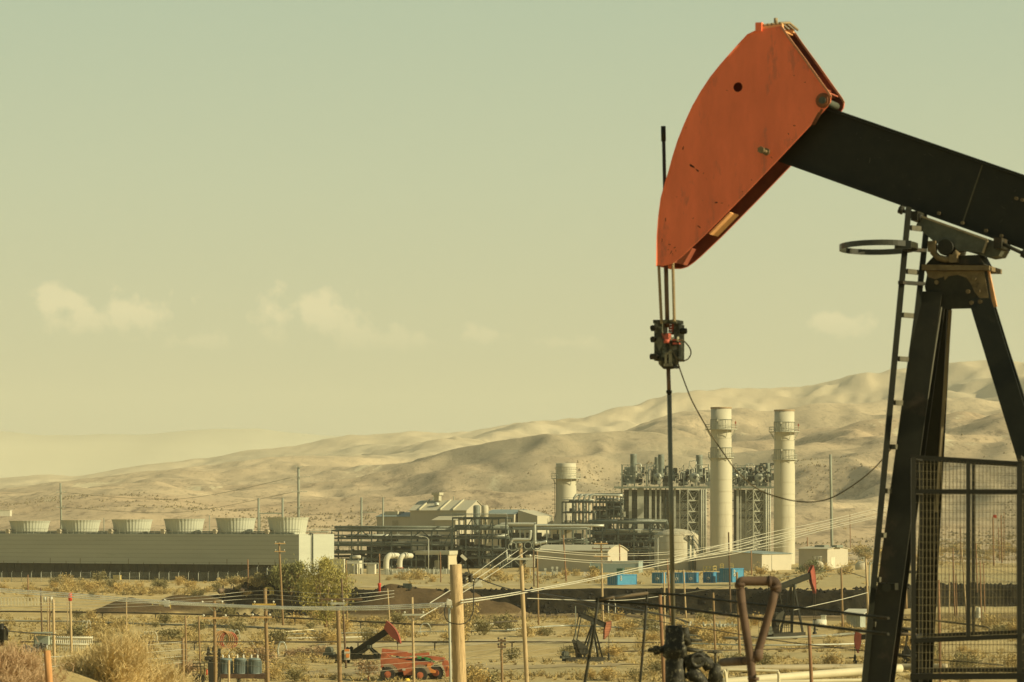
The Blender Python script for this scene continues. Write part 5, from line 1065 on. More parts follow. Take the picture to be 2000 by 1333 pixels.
def pole(label, xt, yt, xb, yb, w, m='w', d=None, arms=(), ins=(), braces=True, name='utility_pole', cat='pole', group=None, top=None):
    """yb is the ground row when d is None, else only fixes the lean"""
    if d is None: d = G(xb, yb).y
    T = P(xt, yt, d); B = P(xb, yb, d); k = (tz(B.x, d) - .8 - T.z) / (B.z - T.z); B = T + (B - T) * k; s = d / F; r = w / 2 * s
    q = MB(); n = 14 if w > 12 else 8
    q.tube([B.lerp(T, t / 4) for t in range(5)], lambda t: r * (1.12 - .2 * t), n)
    if not arms and not ins and not top: return tag(q.build(name, W[m]), label, cat, group), d
    t = thing(name, (B.x, B.y, B.z + .8), label, cat, group); q.build('shaft', W[m], t); ax = (B - T).normalized()
    if top: q = MB(); q.tube([T + UP * .35, T - UP * .35], r * 1.5, 8); q.build('red_marker', mat('red_marker_paint', (.62, .06, .03), .6), t)
    for ar in arms:
        y_, xl, xr = ar[:3]; ym = ar[3] if len(ar) > 3 else 'a'; c = T.lerp(B, (P(0, y_, d).z - T.z) / (B.z - T.z)); L_ = P(xl, y_, d); R2 = P(xr, y_, d); th_ = .13 if w < 12 else .15; o = Vector((0, -r - .06, 0))
        q = MB(); q.bar(L_ + o, R2 + o, th_, th_ * 1.1); am_ = q.build('crossarm', {'a': arm_m, 'd': W['d'], 'z': pale_steel, 'y': mat('yellow_crossarm', (.50, .34, .08), .8, var=.3)}[ym], t)
        if braces:
            q = MB(); wl = (xr - xl) / 2 * s
            for sg in (-1, 1): q.bar(c + o + Vector((sg * wl * .55, 0, -.05)), c + o + Vector((sg * .05, 0, -wl * .55)), .04)
            q.build('brace', zinc, am_)
        ni = max(2, int((xr - xl) * s / .8))
        for i in range(ni):
            p = (L_ + o).lerp(R2 + o, (i + .12) / (ni - .76)); q = MB(); q.lathe(p + UP * .07, [(.02, 0), (.03, .08), (.09, .1), (.08, .18), (.03, .22)], 8); q.build('insulator', ins_m if ym != 'd' else dins_m, am_)
    for (x, y, r_) in ins:
        q = MB(); c = P(x, y, d - .3); q.torus(c, (1, 0, 0), UP, r_ * s, .03, 16, 5); q.build('jumper_loop', zinc, t)
    return t, d
BIG, dbig = pole('thick sawn off wooden pole in the foreground left of centre', 890, 1103, 898, 1333, 25.5, 't', 88)
# conduit beside it
q = MB(); d_ = 87; B_ = P(880, 1333, d_); B_.z = tz(B_.x, d_) - .3; q.tube([P(877.5, 1184, d_), P(880, 1333, d_), B_], .032, 10); t = thing('conduit_riser', B_, 'pale conduit with a weatherhead rising beside the thick foreground pole', 'conduit')
q.build('conduit', pale_steel, t); q = MB(); c = P(877.5, 1180, d_); q.tube([c - UP * .10, c, c + Vector((.03, 0, .05)), c + Vector((-.07, 0, .09))], .055, 10); q.box(c + Vector((0, -.01, .03)), (.14, .1, .12)); q.cyl(P(884, 1187, d_), P(880, 1187, d_), .04, 8); q.build('weatherhead', white_m, t)
dark_cable = mat('black_cable', (.02, .018, .01), .5)
def cable(label, pts, wpx, m, group=None, name='cable', cat='cable', n=6):
    q = MB(); p3 = [P(*p) for p in pts]; d0_ = sum(p.y for p in p3) / len(p3); q.tube(spl(p3, 8), wpx * d0_ / F / 2, n); return tag(q.build(name, m), label, cat, group)
cable('black cable looping around the thick foreground pole', [(871, 1180, 86.5), (868, 1196, 86.3), (872, 1211, 86.2), (884, 1218, 86.2), (903, 1219, 86.2), (915, 1212, 86.3), (923, 1198, 86.5), (925, 1178, 86.7), (925, 1150, 86.8), (925, 1136, 87)], 2.2, dark_cable)
# hardware on the pole head and behind it: cut-outs and a lamp arm
t = thing('pole_hardware', P(925, 1120, 89), 'black cut-outs and bracket crowded right of the thick pole top', 'pole hardware')
q = MB(); q.bar(P(899, 1122, 88), P(922, 1122, 89), .05); q.bar(P(896, 1135, 88), P(912, 1120, 89), .07); q.build('bracket', dark_cable, t)
for (x, y, h_) in [(911, 1127, 10), (919, 1130, 16), (931, 1137, 14), (907, 1136, 10)]:
    q = MB(); c = P(x, y, 89); s_ = 89 / F; q.lathe(c - UP * h_ * s_ / 2, [(.03, 0), (.075, .03), (.04, .06), (.08, .09), (.04, .12), (.08, .15), (.03, h_ * s_)], 10); q.build('cut_out', ins_m if x == 911 else dins_m, t)
q = MB(); q.tube(spl([P(*p) for p in [(896, 1102, 90), (895, 1090, 90), (898, 1080, 90)]]), .045, 8); q.box(P(897.5, 1086, 90), (.09, .12, .34)); q.bar(P(899, 1082, 90), P(921, 1102, 90), .07, .12); q.box(P(922, 1103, 90), (.1, .1, .14)); q.build('lamp_arm', dark_cable, t)
q = MB(); q.bar(P(900.5, 1084.5, 89.9), P(911, 1094, 89.9), .05, .08); q.box(P(929, 1144, 89), (.38, .2, .06)); q.box(P(934, 1140, 89), (.16, .15, .22)); q.build('white_fitting', white_m, t)
q = MB(); q.tube(spl([P(*p) for p in [(912, 1100, 90), (914, 1112, 90), (921, 1128, 89.5), (934, 1133, 89.5)]]), .014, 6); q.build('jumper_wire', dark_cable, t)

pole('weathered pole with crossarm and wire loops rising by the concrete kerb', 1016, 1062, 1029, 1333, 8.5, 'p', 214, arms=[(1092, 990, 1040, 'z')], ins=[(1001, 1068, 8), (1031, 1066, 7), (1047, 1066, 9), (1013, 1066, 6)])
pole('tallest left centre pole with dark cut-outs, standing left of the red jack', 660, 1180, 664, 1333, 8.5, 'w', 225, arms=[(1171, 628, 708, 'd'), (1179, 646, 674, 'z')], top=None)
t, dA = pole('pole with two yellow crossarms left of the tree', 517.5, 1150, 523, 1333, 7.5, 'w', 262, arms=[(1181, 493, 539, 'y'), (1206, 490, 531)])
t, dB = pole('pole with two orange crossarms above the transformers', 418.5, 1174, 421, 1333, 6.5, 'w', 262, arms=[(1181, 391, 439, 'y'), (1207.5, 393, 446)])
pole('slim pole with two short crossarms before the cooling tower', 545, 1060, 553, 1222, 4, 'w', None, arms=[(1062, 536.5, 557.5), (1077.5, 536.5, 557.5)])
pole('plain brown pole before the right end of the pipe racks', 1049, 1075, 1052, 1222, 3.2, 'w')
pole('thin dark pole before the left half of the long shed', 1100, 1045, 1106, 1136, 2.6, 'r')
pole('pole with four crossarms before the long shed roof', 1174, 1058, 1178, 1226, 4, 'p', None, arms=[(1062, 1160, 1187), (1072, 1156, 1193, 'd'), (1087, 1160, 1192), (1098, 1156, 1196, 'd')])
pole('thin pole before the lit end of the long shed', 1210, 1063, 1211, 1121, 2.6, 'r')
pole('pale slender pole left of the polished rod', 1297, 1119, 1299, 1262, 3.6, 'p')
pole('brown pole with wires just left of the polished rod', 1303, 1093, 1310, 1216, 3.2, 'r')
pole('thick reddish pole left of the wellhead valves', 1289, 1161, 1297, 1333, 7.5, 'r', 190)
pole('thin pale pole right of the polished rod by the containers', 1335, 1113, 1340, 1208, 3.2, 'p')
pole('short brown pole between rod and rusty pipe triangle', 1393, 1158, 1397, 1272, 4.2, 'w')
pole('dark topped pole left of the tallest blue container', 1423, 1040, 1427, 1198, 3.2, 'd')
pole('pole rising behind the rusty pipe triangle on its left', 1439, 1118, 1446, 1306, 5, 'w')
pole('short thin pole before the dark equipment shed', 1467, 1076, 1468, 1124, 2.4, 'r')
pole('short thin pole between the two right sheds', 1577, 1050, 1577, 1098, 2.2, 'r')
pole('reddish pole standing right of the rusty pipe triangle', 1580, 1222, 1585, 1333, 7, 'r', 235)
pole('plain pole before the black bank right of the far jack', 1643, 1110, 1646, 1228, 4.2, 'w')
pole('pole with a pale conduit beside the ladder foot', 1691, 1092, 1697, 1228, 4.6, 'p')
q = MB(); d_ = G(1700, 1228).y - .4; q.tube(spl([P(1699, 1240, d_), P(1698.5, 1110, d_), P(1700, 1103, d_), P(1706, 1096, d_)]), .09, 6); tag(q.build('conduit_riser', pale_steel), 'pale conduit curving at the top of the pole by the ladder foot', 'conduit')
pole('thin pole far out on the brown flat right of the square shed', 1660, 1004, 1661, 1070, 1.6, 'r')
pole('steel transmission pole right of the square shed', 1622, 888, 1625, 1075, 5.4, 'z', 820, name='transmission_pole', arms=())
pole('tall tapered steel transmission pole behind the rightmost fan', 583, 912, 583, 1046, 5, 'z', 800, arms=[(913, 577, 590, 'z'), (932, 574, 606, 'z'), (961, 570, 600, 'z'), (991, 576, 592, 'z')], braces=False, name='transmission_pole')
pole('steel transmission pole behind the second fan from the left', 118, 944, 120, 1046, 3.8, 'z', 810, arms=[(962, 110, 128, 'z'), (991, 110, 128, 'z')], braces=False, name='transmission_pole')
q = MB(); d_ = 800
for x in (505, 552): q.cyl((P(x, 0, d_).x, d_, 4), P(x, 973, d_), .25, 8)
q.bar(P(505, 1003, d_), P(552, 1003, d_), .3); q.bar(P(508, 1005, d_), P(508, 1040, d_), .2); tag(q.build('line_gantry', zinc), 'H shaped steel line gantry behind the fifth and sixth fans', 'gantry')
q = MB()
for x in (706, 748): q.cyl((P(x, 0, 850).x, 850, 4), P(x, 972, 850), .27 if x == 706 else .2, 8)
q.bar(P(706, 1001, 850), P(735, 1001, 850), .2); tag(q.build('line_gantry', zinc), 'pair of steel gantry masts left of the turbine hall annex', 'gantry')
pole('small steel mast behind the turbine hall ridge', 846, 971, 846, 990, 1.8, 'z', 960, name='mast')
pole('small steel mast behind the right gable of the turbine hall', 886, 970, 886, 990, 1.8, 'z', 960, name='mast')
pole('thin mast between the first and third fans', 203, 1012, 203, 1046, 1.8, 'z', 770, name='mast')
pole('thin mast left of the fifth fan', 409, 1007, 409, 1046, 1.8, 'z', 765, name='mast')
pole('low brown post before the dark strip of the cooling tower', 484, 1093, 485, 1152, 2.6, 'r')
pole('thick pole at far left beside the white manifold', 104, 1171, 107, 1333, 5.6, 'p', 290)
pole('far left pole with a red marker on its head', 137, 1166, 141, 1333, 5, 'p', 290, top=1)
pole('dark thin pole left of the thick one at far left', 79.5, 1148, 82, 1240, 3, 'd')
pole('pale thin pole with switch boxes at far left', 93, 1166, 94, 1246, 2.2, 'p')
pole('second pale thin pole by the switch boxes at far left', 97, 1169, 97, 1248, 2.4, 'w')
pole('thin pale rod standing before the red marked pole', 132, 1168, 132, 1246, 1.8, 'p')
pole('short brown post before the fence at far left', 54.5, 1123, 55, 1168, 2.3, 'r')
pole('thin post beside the small dirt heap', 247, 1166, 247, 1237, 2.4, 'p')
pole('pole between the dirt heap and the transformers, the left one of two', 362, 1203, 364, 1303, 3.8, 'w')
pole('pole between the dirt heap and the transformers, the right one of two', 388, 1204, 391, 1300, 3.6, 'w')
pole('stout pole left of the transformer platform', 357, 1246, 358, 1333, 6.5, 'w', 262)
pole('dark low post holding wires right of the coiled pipe loops', 292, 1251, 293, 1316, 4.4, 'd', None, arms=[(1257, 290, 300, 'd'), (1267, 290, 301, 'd')], braces=False)
pole('short pole in front of the transformer platform', 447, 1290, 447, 1333, 5, 'p', 250)
pole('thin pole right of the tree, left of the brown heap', 757, 1150, 762, 1232, 2.8, 'p')
pole('brown pole with red box near the transformer yard', 741, 1082, 742, 1158, 2.8, 'r')
q = MB(); c = P(741, 1148, G(742, 1158).y - .3); q.tube([c + UP * .7, c + UP * .5, c - UP * .9], lambda t: .32 - .14 * t, 8); tag(q.build('red_marker_can', mat('red_marker_paint', (.62, .06, .03), .6)), 'red marker can hanging on the pole before the gantry', 'marker')
pole('dark leaning pole just right of the cut-out pole', 667, 1130, 676, 1306, 4, 'd')
pole('slim brown pole before the right side of the tree', 676, 1095, 678, 1224, 2.8, 'w')
pole('pole with a pale crossarm over the red telehandler', 805, 1167, 808.5, 1333, 5, 'p', 290, arms=[(1201, 786, 831, 'z')])
pole('low slim pole right of the thick foreground pole', 979, 1248, 981, 1333, 5, 'w', 270, arms=[(1252, 972, 988, 'd'), (1264, 972, 988, 'd')], braces=False)
pole('thin brown pole before the concrete kerb right of the cabinet', 1042, 1074, 1043, 1146, 2.6, 'd')
pole('thin pole at the left edge of the open shelter', 860, 1078, 861, 1138, 2, 'r')
pole('thin antenna mast left of the small black jack', 1124, 1184, 1125, 1252, 1.5, 'z')
# the thicket of thin poles on the flat behind the mesh cage
for i, (xt, yt, xb, yb, w_, m_) in enumerate([(1833, 1133, 1837, 1333, 5.5, 'r'), (1855, 1120, 1854, 1206, 2.2, 'p'), (1861, 1070, 1865, 1204, 3, 'r'), (1867, 1122, 1869, 1203, 2.4, 'r'), (1878, 1068, 1888, 1206, 3, 'p'), (1906, 1060, 1909, 1160, 2.6, 'r'), (1914, 1096, 1917, 1215, 2.8, 'r'), (1921, 1100, 1924, 1214, 2.2, 'r'), (1939, 1010, 1941, 1105, 3.2, 'r'), (1955, 1006, 1957, 1100, 2.6, 'r'), (1950, 1030, 1952, 1096, 1.8, 'r'), (1767, 1080, 1770, 1190, 5, 'w'), (1961, 1000, 1961, 1090, 1.6, 'r'), (1876, 1030, 1877, 1098, 1.6, 'r'), (1742, 1085, 1744, 1150, 2.4, 'r')]):
    if yb < 1100: pole('thin brown pole in the far thicket behind the mesh cage', xt, yt, xb, yb, w_, m_, None, group='thin poles far behind the mesh cage')
    else:
        L_ = ['nearest reddish pole seen through the mesh cage', 'short pale pole behind the left half of the cage', 'tall reddish pole behind the left half of the cage', 'shorter reddish pole beside the tall one behind the cage', 'leaning pale pole left of the middle cage post', 'reddish pole just right of the middle cage post', 'reddish pole left of the white drums behind the cage', 'thin reddish pole touching the white drums behind the cage', 'far pole flying a red flag behind the cage', 'far pole right of the red flag behind the cage', '', 'wooden pole between the two front jack legs', '', '', 'thin pole showing just right of the ladder'][i]
        pole(L_, xt, yt, xb, yb, w_, m_, 200 if i == 0 else None)
q = MB(); c = P(1943, 1009, 900); q.box(c, (1.0, .1, .8), 20); q.box(c + Vector((.3, 0, -.3)), (.5, .1, .4), 20); tag(q.build('red_flag', mat('red_marker_paint', (.62, .06, .03))), 'small red flag on a far pole behind the cage', 'flag')

# ------------------------------------------------------------------ wires
alu = mat('bright_aluminium_wire', (.50, .48, .36), .6, spec=.4)
alu2 = mat('white_insulated_wire', (.95, .93, .76), .5, spec=.5)
dull = mat('dull_wire', (.32, .29, .2), .6)
def bundle(label, group, pts, wpx, offs, m=alu):
    for o in offs: cable(label, [(x, y + o * (1 + .3 * math.sin(x * .01)), d) for (x, y, d) in pts], wpx, m, group, 'power_line', 'wire')
bundle('bright power line sagging from far left to the conduit weatherhead', 'bright lines across the left foreground', [(-20, 1149, 110), (140, 1160, 106), (300, 1173, 102), (460, 1182, 98), (600, 1186, 95), (740, 1184, 91), (874, 1178, 87)], 1.9, (0, 2.6, 5.6), alu2)
bundle('bright power line climbing right from the thick pole past the containers', 'bright lines climbing to the right', [(900, 1173, 87), (1000, 1159, 105), (1150, 1131, 130), (1300, 1098, 160), (1425, 1078, 185), (1500, 1060, 200), (1600, 1034, 222), (1730, 1004, 250)], 1.3, (0, 4.5))
bundle('bright power line climbing right from the thick pole past the containers', 'bright lines climbing to the right', [(1310, 1094, 160), (1425, 1066, 185), (1500, 1046, 200), (1600, 1024, 222), (1740, 990, 250)], 1.0, (-4, 2, 6))
for k, (a_, b_) in enumerate([((840, 1178), (993, 1073)), ((880, 1160), (1014, 1074)), ((820, 1207), (1030, 1076))]):
    cable('bright wire rising to the weathered pole with wire loops', [(a_[0], a_[1], 120), ((a_[0] + b_[0]) / 2, (a_[1] + b_[1]) / 2 + 3, 160), (b_[0], b_[1], 214)], 1.4, alu, 'three wires rising to the looped pole', 'power_line', 'wire')
for k, y in enumerate((1076, 1080, 1090, 1094)):
    cable('bright wire crossing before the long shed to the stacks', [(1045, y - 4, 214), (1175, y + 6, 400), (1300, y + 3, 430), (1425, y - 14, 480), (1540, y - 36 + k * 3, 560)], .8, alu, 'wires crossing before the long shed', 'power_line', 'wire')
for k, y in enumerate((1166, 1172, 1178)):
    cable('thin bright wire from far left to the yellow crossarm pole', [(-10, y + 13, 262), (240, y + 8, 262), (400, y - 2, 262), (515, y - 12 + k * 2, 262), (660, y - 5 + k * 3, 225), (770, y - 12, 226)], .7, alu, 'thin wires through the yellow crossarm poles', 'power_line', 'wire')
for k in range(4):
    y = 1262 + k * 11
    cable('thin wire running low across the yard before the telehandler', [(300, y - 8, 250), (450, y + 2, 250), (660, y + 14 + k * 2, 225), (805, y + 10, 230), (980, y - 8 + k * 2, 270), (1100, y - 22, 300)], .6, dull, 'thin wires low across the yard', 'power_line', 'wire')
for k, (y0, y1) in enumerate([(1284, 1268), (1303, 1283), (1310, 1296), (1322, 1308)]):
    cable('wire tied to the leaning fence post at lower left', [(93, y0, 70), (170, (y0 + y1) / 2 + 2, 90), (250, y1 - 4, 110), (356, y1 - 14, 140)], 1.1, alu, 'wires from the fence post at lower left', 'power_line', 'wire')
cable('single bright wire from the brown pole to the far jack head', [(1306, 1164, 500), (1430, 1144, 480), (1530, 1128, 470), (1600, 1118, 460), (1690, 1098, 450)], 1.1, alu, None, 'power_line', 'wire')
cable('single bright wire passing left to the short post of the brown pole', [(1030, 1169, 300), (1150, 1173, 380), (1230, 1172, 430), (1303, 1163, 500)], 1.2, alu, None, 'power_line', 'wire')
cable('long thin wire falling to the low plain right of the far jack', [(1550, 1192, 420), (1640, 1172, 430), (1694, 1158, 440)], 1.3, alu, None, 'power_line', 'wire')
cable('thick black cable bundle drooping right from the thick pole', [(934, 1130, 89), (960, 1140, 88), (1000, 1152, 84), (1060, 1160, 78), (1130, 1172, 70), (1200, 1184, 62), (1300, 1203, 56), (1345, 1216, 53)], 2.6, dark_cable)
cable('thinner black cable below the drooping bundle', [(1050, 1158, 80), (1130, 1180, 70), (1210, 1200, 62), (1310, 1218, 56), (1400, 1232, 50), (1520, 1252, 48), (1690, 1272, 46)], 1.6, dark_cable)
for k, (yl, yr) in enumerate([(1010, 975), (990, 940), (962, 935), (984, 960)]):
    cable('faint line strung between the steel transmission poles', [(120, 962 + (k % 2) * 29, 810), (350, 975 + (k % 2) * 26, 806), (575, 932 + (k % 2) * 29, 800)], .7, dull, 'faint lines between transmission poles', 'power_line', 'wire')
for k in range(6): cable('thin wire crossing the flat behind the mesh cage', [(1690, 1030 + k * 13, 560), (1850, 1040 + k * 14, 520), (2040, 1058 + k * 19, 480)], .7, alu if k % 2 else dull, 'wires behind the mesh cage', 'power_line', 'wire')
cable('thin dark wire between the two poles right of the far jack', [(1645, 1115, 560), (1670, 1122, 560), (1692, 1129, 560)], 1.2, dark_cable, None, 'power_line', 'wire')

# ------------------------------------------------------------------ pipelines
rusty_pipe = mat('dark_pipeline', (.075, .06, .035), .75, var=.35, scale=1.5)
grey_pipe = mat('grey_pipeline', (.20, .20, .15), .6, var=.25, scale=.6)
cream_pipe = mat('cream_pipeline', (.55, .49, .31), .6, var=.12, scale=.5)
def pipeline(label, pts, wpx, m, h=.5, sup=True):
    g = []
    for x, y in pts: c = G(x, y); g.append(c + UP * h)
    s_ = g[0].y / F; r = wpx / 2 * s_; t = thing('pipeline', (g[0].x, g[0].y, g[0].z - h), label, 'pipeline'); c = spl(g, 10)
    for v in c: v.z = max(v.z, tz(v.x, v.y) + h * .6)
    q = MB(); q.tube(c, r, 8); q.build('pipe', m, t)
    if sup:
        acc = 0
        for i in range(1, len(c)):
            acc += (c[i] - c[i - 1]).length
            if acc > 9: acc = 0; q = MB(); b = c[i]; q.bar((b.x, b.y, tz(b.x, b.y) - .2), b, .16); q.bar(b - Vector((.3, 0, r)), b + Vector((.3, 0, -r)), .12); q.build('support', rusty_pipe, t)
    return t
pipeline('dark raised pipeline crossing far left behind the heap', [(-30, 1206), (200, 1208), (400, 1213), (560, 1219), (720, 1228), (860, 1234), (1010, 1226)], 3.0, rusty_pipe, .9)
pipeline('grey pipeline lying low behind the white manifold', [(-30, 1217), (150, 1219), (300, 1224), (470, 1228), (640, 1240)], 3.6, grey_pipe, .3)
pipeline('long black pipeline on stanchions across the middle of the yard', [(40, 1270), (300, 1270), (560, 1270), (760, 1270), (1000, 1270), (1310, 1272)], 2.6, rusty_pipe, .95)
pipeline('pale flat pipeline right of the tree', [(530, 1246), (700, 1243), (850, 1240), (1010, 1238)], 2.6, grey_pipe, .4)
pipeline('short bright pipe lying on sand below the tree', [(520, 1246), (570, 1240), (612, 1236)], 2.6, cream_pipe, .4)
pipeline('bright pipe slanting across the sand left of centre', [(520, 1252), (700, 1250), (760, 1244)], 2.4, white_m, .3, False)
pipeline('white pipe right of the thick foreground pole', [(900, 1228), (960, 1226), (985, 1222)], 3.2, white_m, .4)
pipeline('silver pipe between looped pole and small jack', [(990, 1236), (1040, 1232), (1120, 1228), (1290, 1236)], 3.2, lag_m, .35)
pipeline('thick grey pipe right of the wellhead', [(1340, 1248), (1450, 1254), (1580, 1250), (1720, 1240)], 5.0, grey_pipe, .4)
pipeline('second grey pipe below it right of the wellhead', [(1330, 1262), (1500, 1266), (1720, 1262)], 3.0, lag_m, .3, False)
pipeline('dark pipe just beyond the rusty pipe triangle', [(1180, 1278), (1400, 1276), (1560, 1272), (1720, 1268)], 2.4, rusty_pipe, .3, False)
pipeline('wide shaded tan pipe near the bottom right', [(1400, 1318), (1500, 1314), (1720, 1312), (1850, 1312)], 13, mat('tan_pipeline', (.33, .28, .17), .7, var=.15, scale=.4), .45, False)
def pxpipe(label, pts, wpx, m, group=None):
    q = MB(); q.tube(spl([P(*p) for p in pts], 8), wpx * pts[0][2] / F / 2, 14); return tag(q.build('pipe', m), label, 'pipe', group)
pxpipe('large cream pipe along the bottom edge right of the wellhead', [(1410, 1334, 285), (1500, 1326, 287), (1600, 1318, 290), (1760, 1306, 294)], 17, cream_pipe)
pxpipe('second cream pipe at the bottom edge behind the triangle foot', [(1380, 1338, 283), (1480, 1334, 284), (1600, 1331, 285), (1700, 1329, 286)], 8, cream_pipe)
pxpipe('square bent cream pipe loop beside the triangle foot', [(1419, 1345, 278), (1419, 1316, 278), (1421, 1311, 278), (1428, 1309, 278), (1512, 1311, 278), (1518, 1313, 278), (1521, 1319, 278), (1521, 1345, 278)], 6, cream_pipe)
pxpipe('short cream pipe bend left of the square loop', [(1405, 1330, 276), (1410, 1316, 276), (1416, 1312, 276), (1419, 1345, 276)], 5, cream_pipe)
# expansion loops
def loops(label, xs, ytop, ybot, wpx, m=lag_m, lean=0, rpx=5):
    d = G(xs[0], ybot).y; t = thing('pipe_loops', P(sum(xs) / len(xs), ybot, d), label, 'pipe loops')
    for i, x in enumerate(xs):
        q = MB(); pts = [P(x - rpx, ybot + 1, d), P(x - rpx * 1.15, (ytop + ybot) / 2, d), P(x - rpx * .6 + lean, ytop + 1.2, d), P(x + lean, ytop, d), P(x + rpx * .6 + lean, ytop + 1.2, d), P(x + rpx * 1.15, (ytop + ybot) / 2, d + .3), P(x + rpx, ybot + 1, d + .3)]
        q.tube(spl(pts, 5), wpx * d / F / 2, 7); q.build('loop', m, t)
    return t
loops('row of white looped pipes standing at left centre', [281, 286, 291, 296, 301], 1235, 1254, 2.2, white_m)
loops('white twisted loop pipes above the right end of the manifold', [164, 173], 1213, 1240, 2.0, white_m, rpx=3.5)
loops('silver pipe loops left of the orange reel', [425, 431], 1231, 1252, 2.2)
loops('silver pipe loops right of the orange reel', [452, 462], 1231, 1252, 2.4)
loops('single grey pipe arch left of the tree foot', [551], 1255, 1282, 3.2, rpx=7)
loops('pale pipe arch in the scrub right of the telehandler pole', [831], 1218, 1238, 2.0, rpx=9)
loops('white inverted V of pipe by the small black jack', [1195], 1168, 1200, 2.2, white_m, rpx=6)
# orange reel
d_ = G(441, 1268).y; c = P(438, 1249, d_); t = thing('cable_reel', (c.x, c.y, c.z - 1), 'orange and brown reel of pipe arches behind the transformers', 'reel')
for k in range(5): q = MB(); q.torus(c + Vector((k * .22 - .3, k * .2, -k * .05)), (.85, .5, 0), UP, 1.0, .09, 22, 6); q.build('coil', mat('orange_coil', (.30, .17, .065), .7, var=.3) if k < 3 else rust_m, t)

# white manifold at left
d_ = G(130, 1273).y; t = thing('pipe_manifold', P(130, 1272, d_), 'long white manifold of upright pipes at far left', 'manifold')
for x in range(92, 181, 4):
    q = MB(); q.cyl(P(x, 1273, d_), P(x, 1243, d_), 1.1 * d_ / F, 8); q.build('upright', white_m, t)
for y in (1246, 1259): q = MB(); q.cyl(P(90, y, d_ - .1), P(181, y, d_ - .1), .09, 8); q.build('header', white_m, t)
q = MB(); q.tube(spl([P(90, 1259, d_), P(82, 1259, d_), P(80, 1256, d_), P(80, 1250, d_), P(84, 1247, d_), P(92, 1246, d_)], 5), .08, 8); q.build('end_loop', white_m, t)
q = MB(); r_ = random.Random(9)
for k in range(34): x = r_.uniform(44, 92); c = P(x, r_.uniform(1264, 1276), d_ - 2); q.box(c, (.3, .3, r_.uniform(.3, 1.2)), 20)
q.bar(P(42, 1268, d_ - 2), P(92, 1266, d_ - 2), .2); tag(q.build('valve_cluster', mat('dark_valves', (.09, .085, .07), .6, c2=(.5, .5, .42), s2=3, t2=.55)), 'dark and white valves clustered left of the manifold', 'valves')
q = MB(); c = P(84, 1236, d_); q.box(c, (2.6, 1.6, .1), 10); q.build; q.bar(c + Vector((-1, 0, 0)), c + Vector((-1, 0, -1.6)), .1); q.bar(c + Vector((1, 0, 0)), c + Vector((1, 0, -1.6)), .1); q.box(c + Vector((0, 0, -.9)), (1.6, 1, 1), 10)
tag(q.build('pump_shelter', mat('sage_roof', (.34, .37, .28), .7)), 'pale green flat roofed cover left of the manifold', 'shelter')
# stacked racks far left
dq = G(40, 1184).y; t = thing('drill_pipe_rack', P(40, 1184, dq), 'row of pale upright frames at the far left edge below the fence', 'rack')
for k in range(14):
    q = MB(); x = -4 + k * 6.6; a_, b_ = P(x, 1183, dq), P(x, 1167, dq); q.bar(a_, b_, .13); q.bar(b_, P(x + 5, 1167.5, dq), .13); q.bar(P(x + 5, 1182, dq), P(x + 5, 1167.5, dq), .1); q.bar(P(x, 1175, dq), P(x + 5, 1175, dq), .07); q.build('frame', cream_pipe, t)
q = MB(); c = P(93, 1170, dq - 8)
for x in (88, 92, 100): q.cyl(P(x, 1176, dq - 8), P(x, 1166, dq - 8), .24, 8); 
q.bar(P(86, 1170, dq - 8), P(103, 1170, dq - 8), .14); tag(q.build('switch_boxes', white_m), 'white switch cans mounted between the thin poles at far left', 'switch')
# yellow gate frame and solar board near the heap
q = MB(); dq = G(325, 1188).y
for x in (298, 312, 333): q.bar(P(x, 1189, dq), P(x, 1177, dq), .12)
for y in (1178, 1184): q.bar(P(298, y, dq), P(333, y, dq), .1)
tag(q.build('yellow_rail_frame', yel_m), 'yellow rail frame by the road behind the dirt heap', 'railing')
t = thing('solar_panel', P(326, 1180, dq), 'white tilted solar panel on a box behind the dirt heap', 'solar panel')
q = MB(); c = P(326, 1171, dq); q.box8([c + Vector(v) for v in [(-.5, -.1, -.1), (.6, -.1, -.65), (.7, .3, -.6), (-.4, .3, -.05), (-.5, -.15, 0), (.6, -.15, -.55), (.7, .25, -.5), (-.4, .25, .05)]]); q.build('panel', white_m, t)
q = MB(); q.box(P(326, 1179, dq), (.8, .5, 1.0), 10); q.bar(P(326, 1188, dq), P(326, 1172, dq), .12); q.build('control_box', white_m, t)
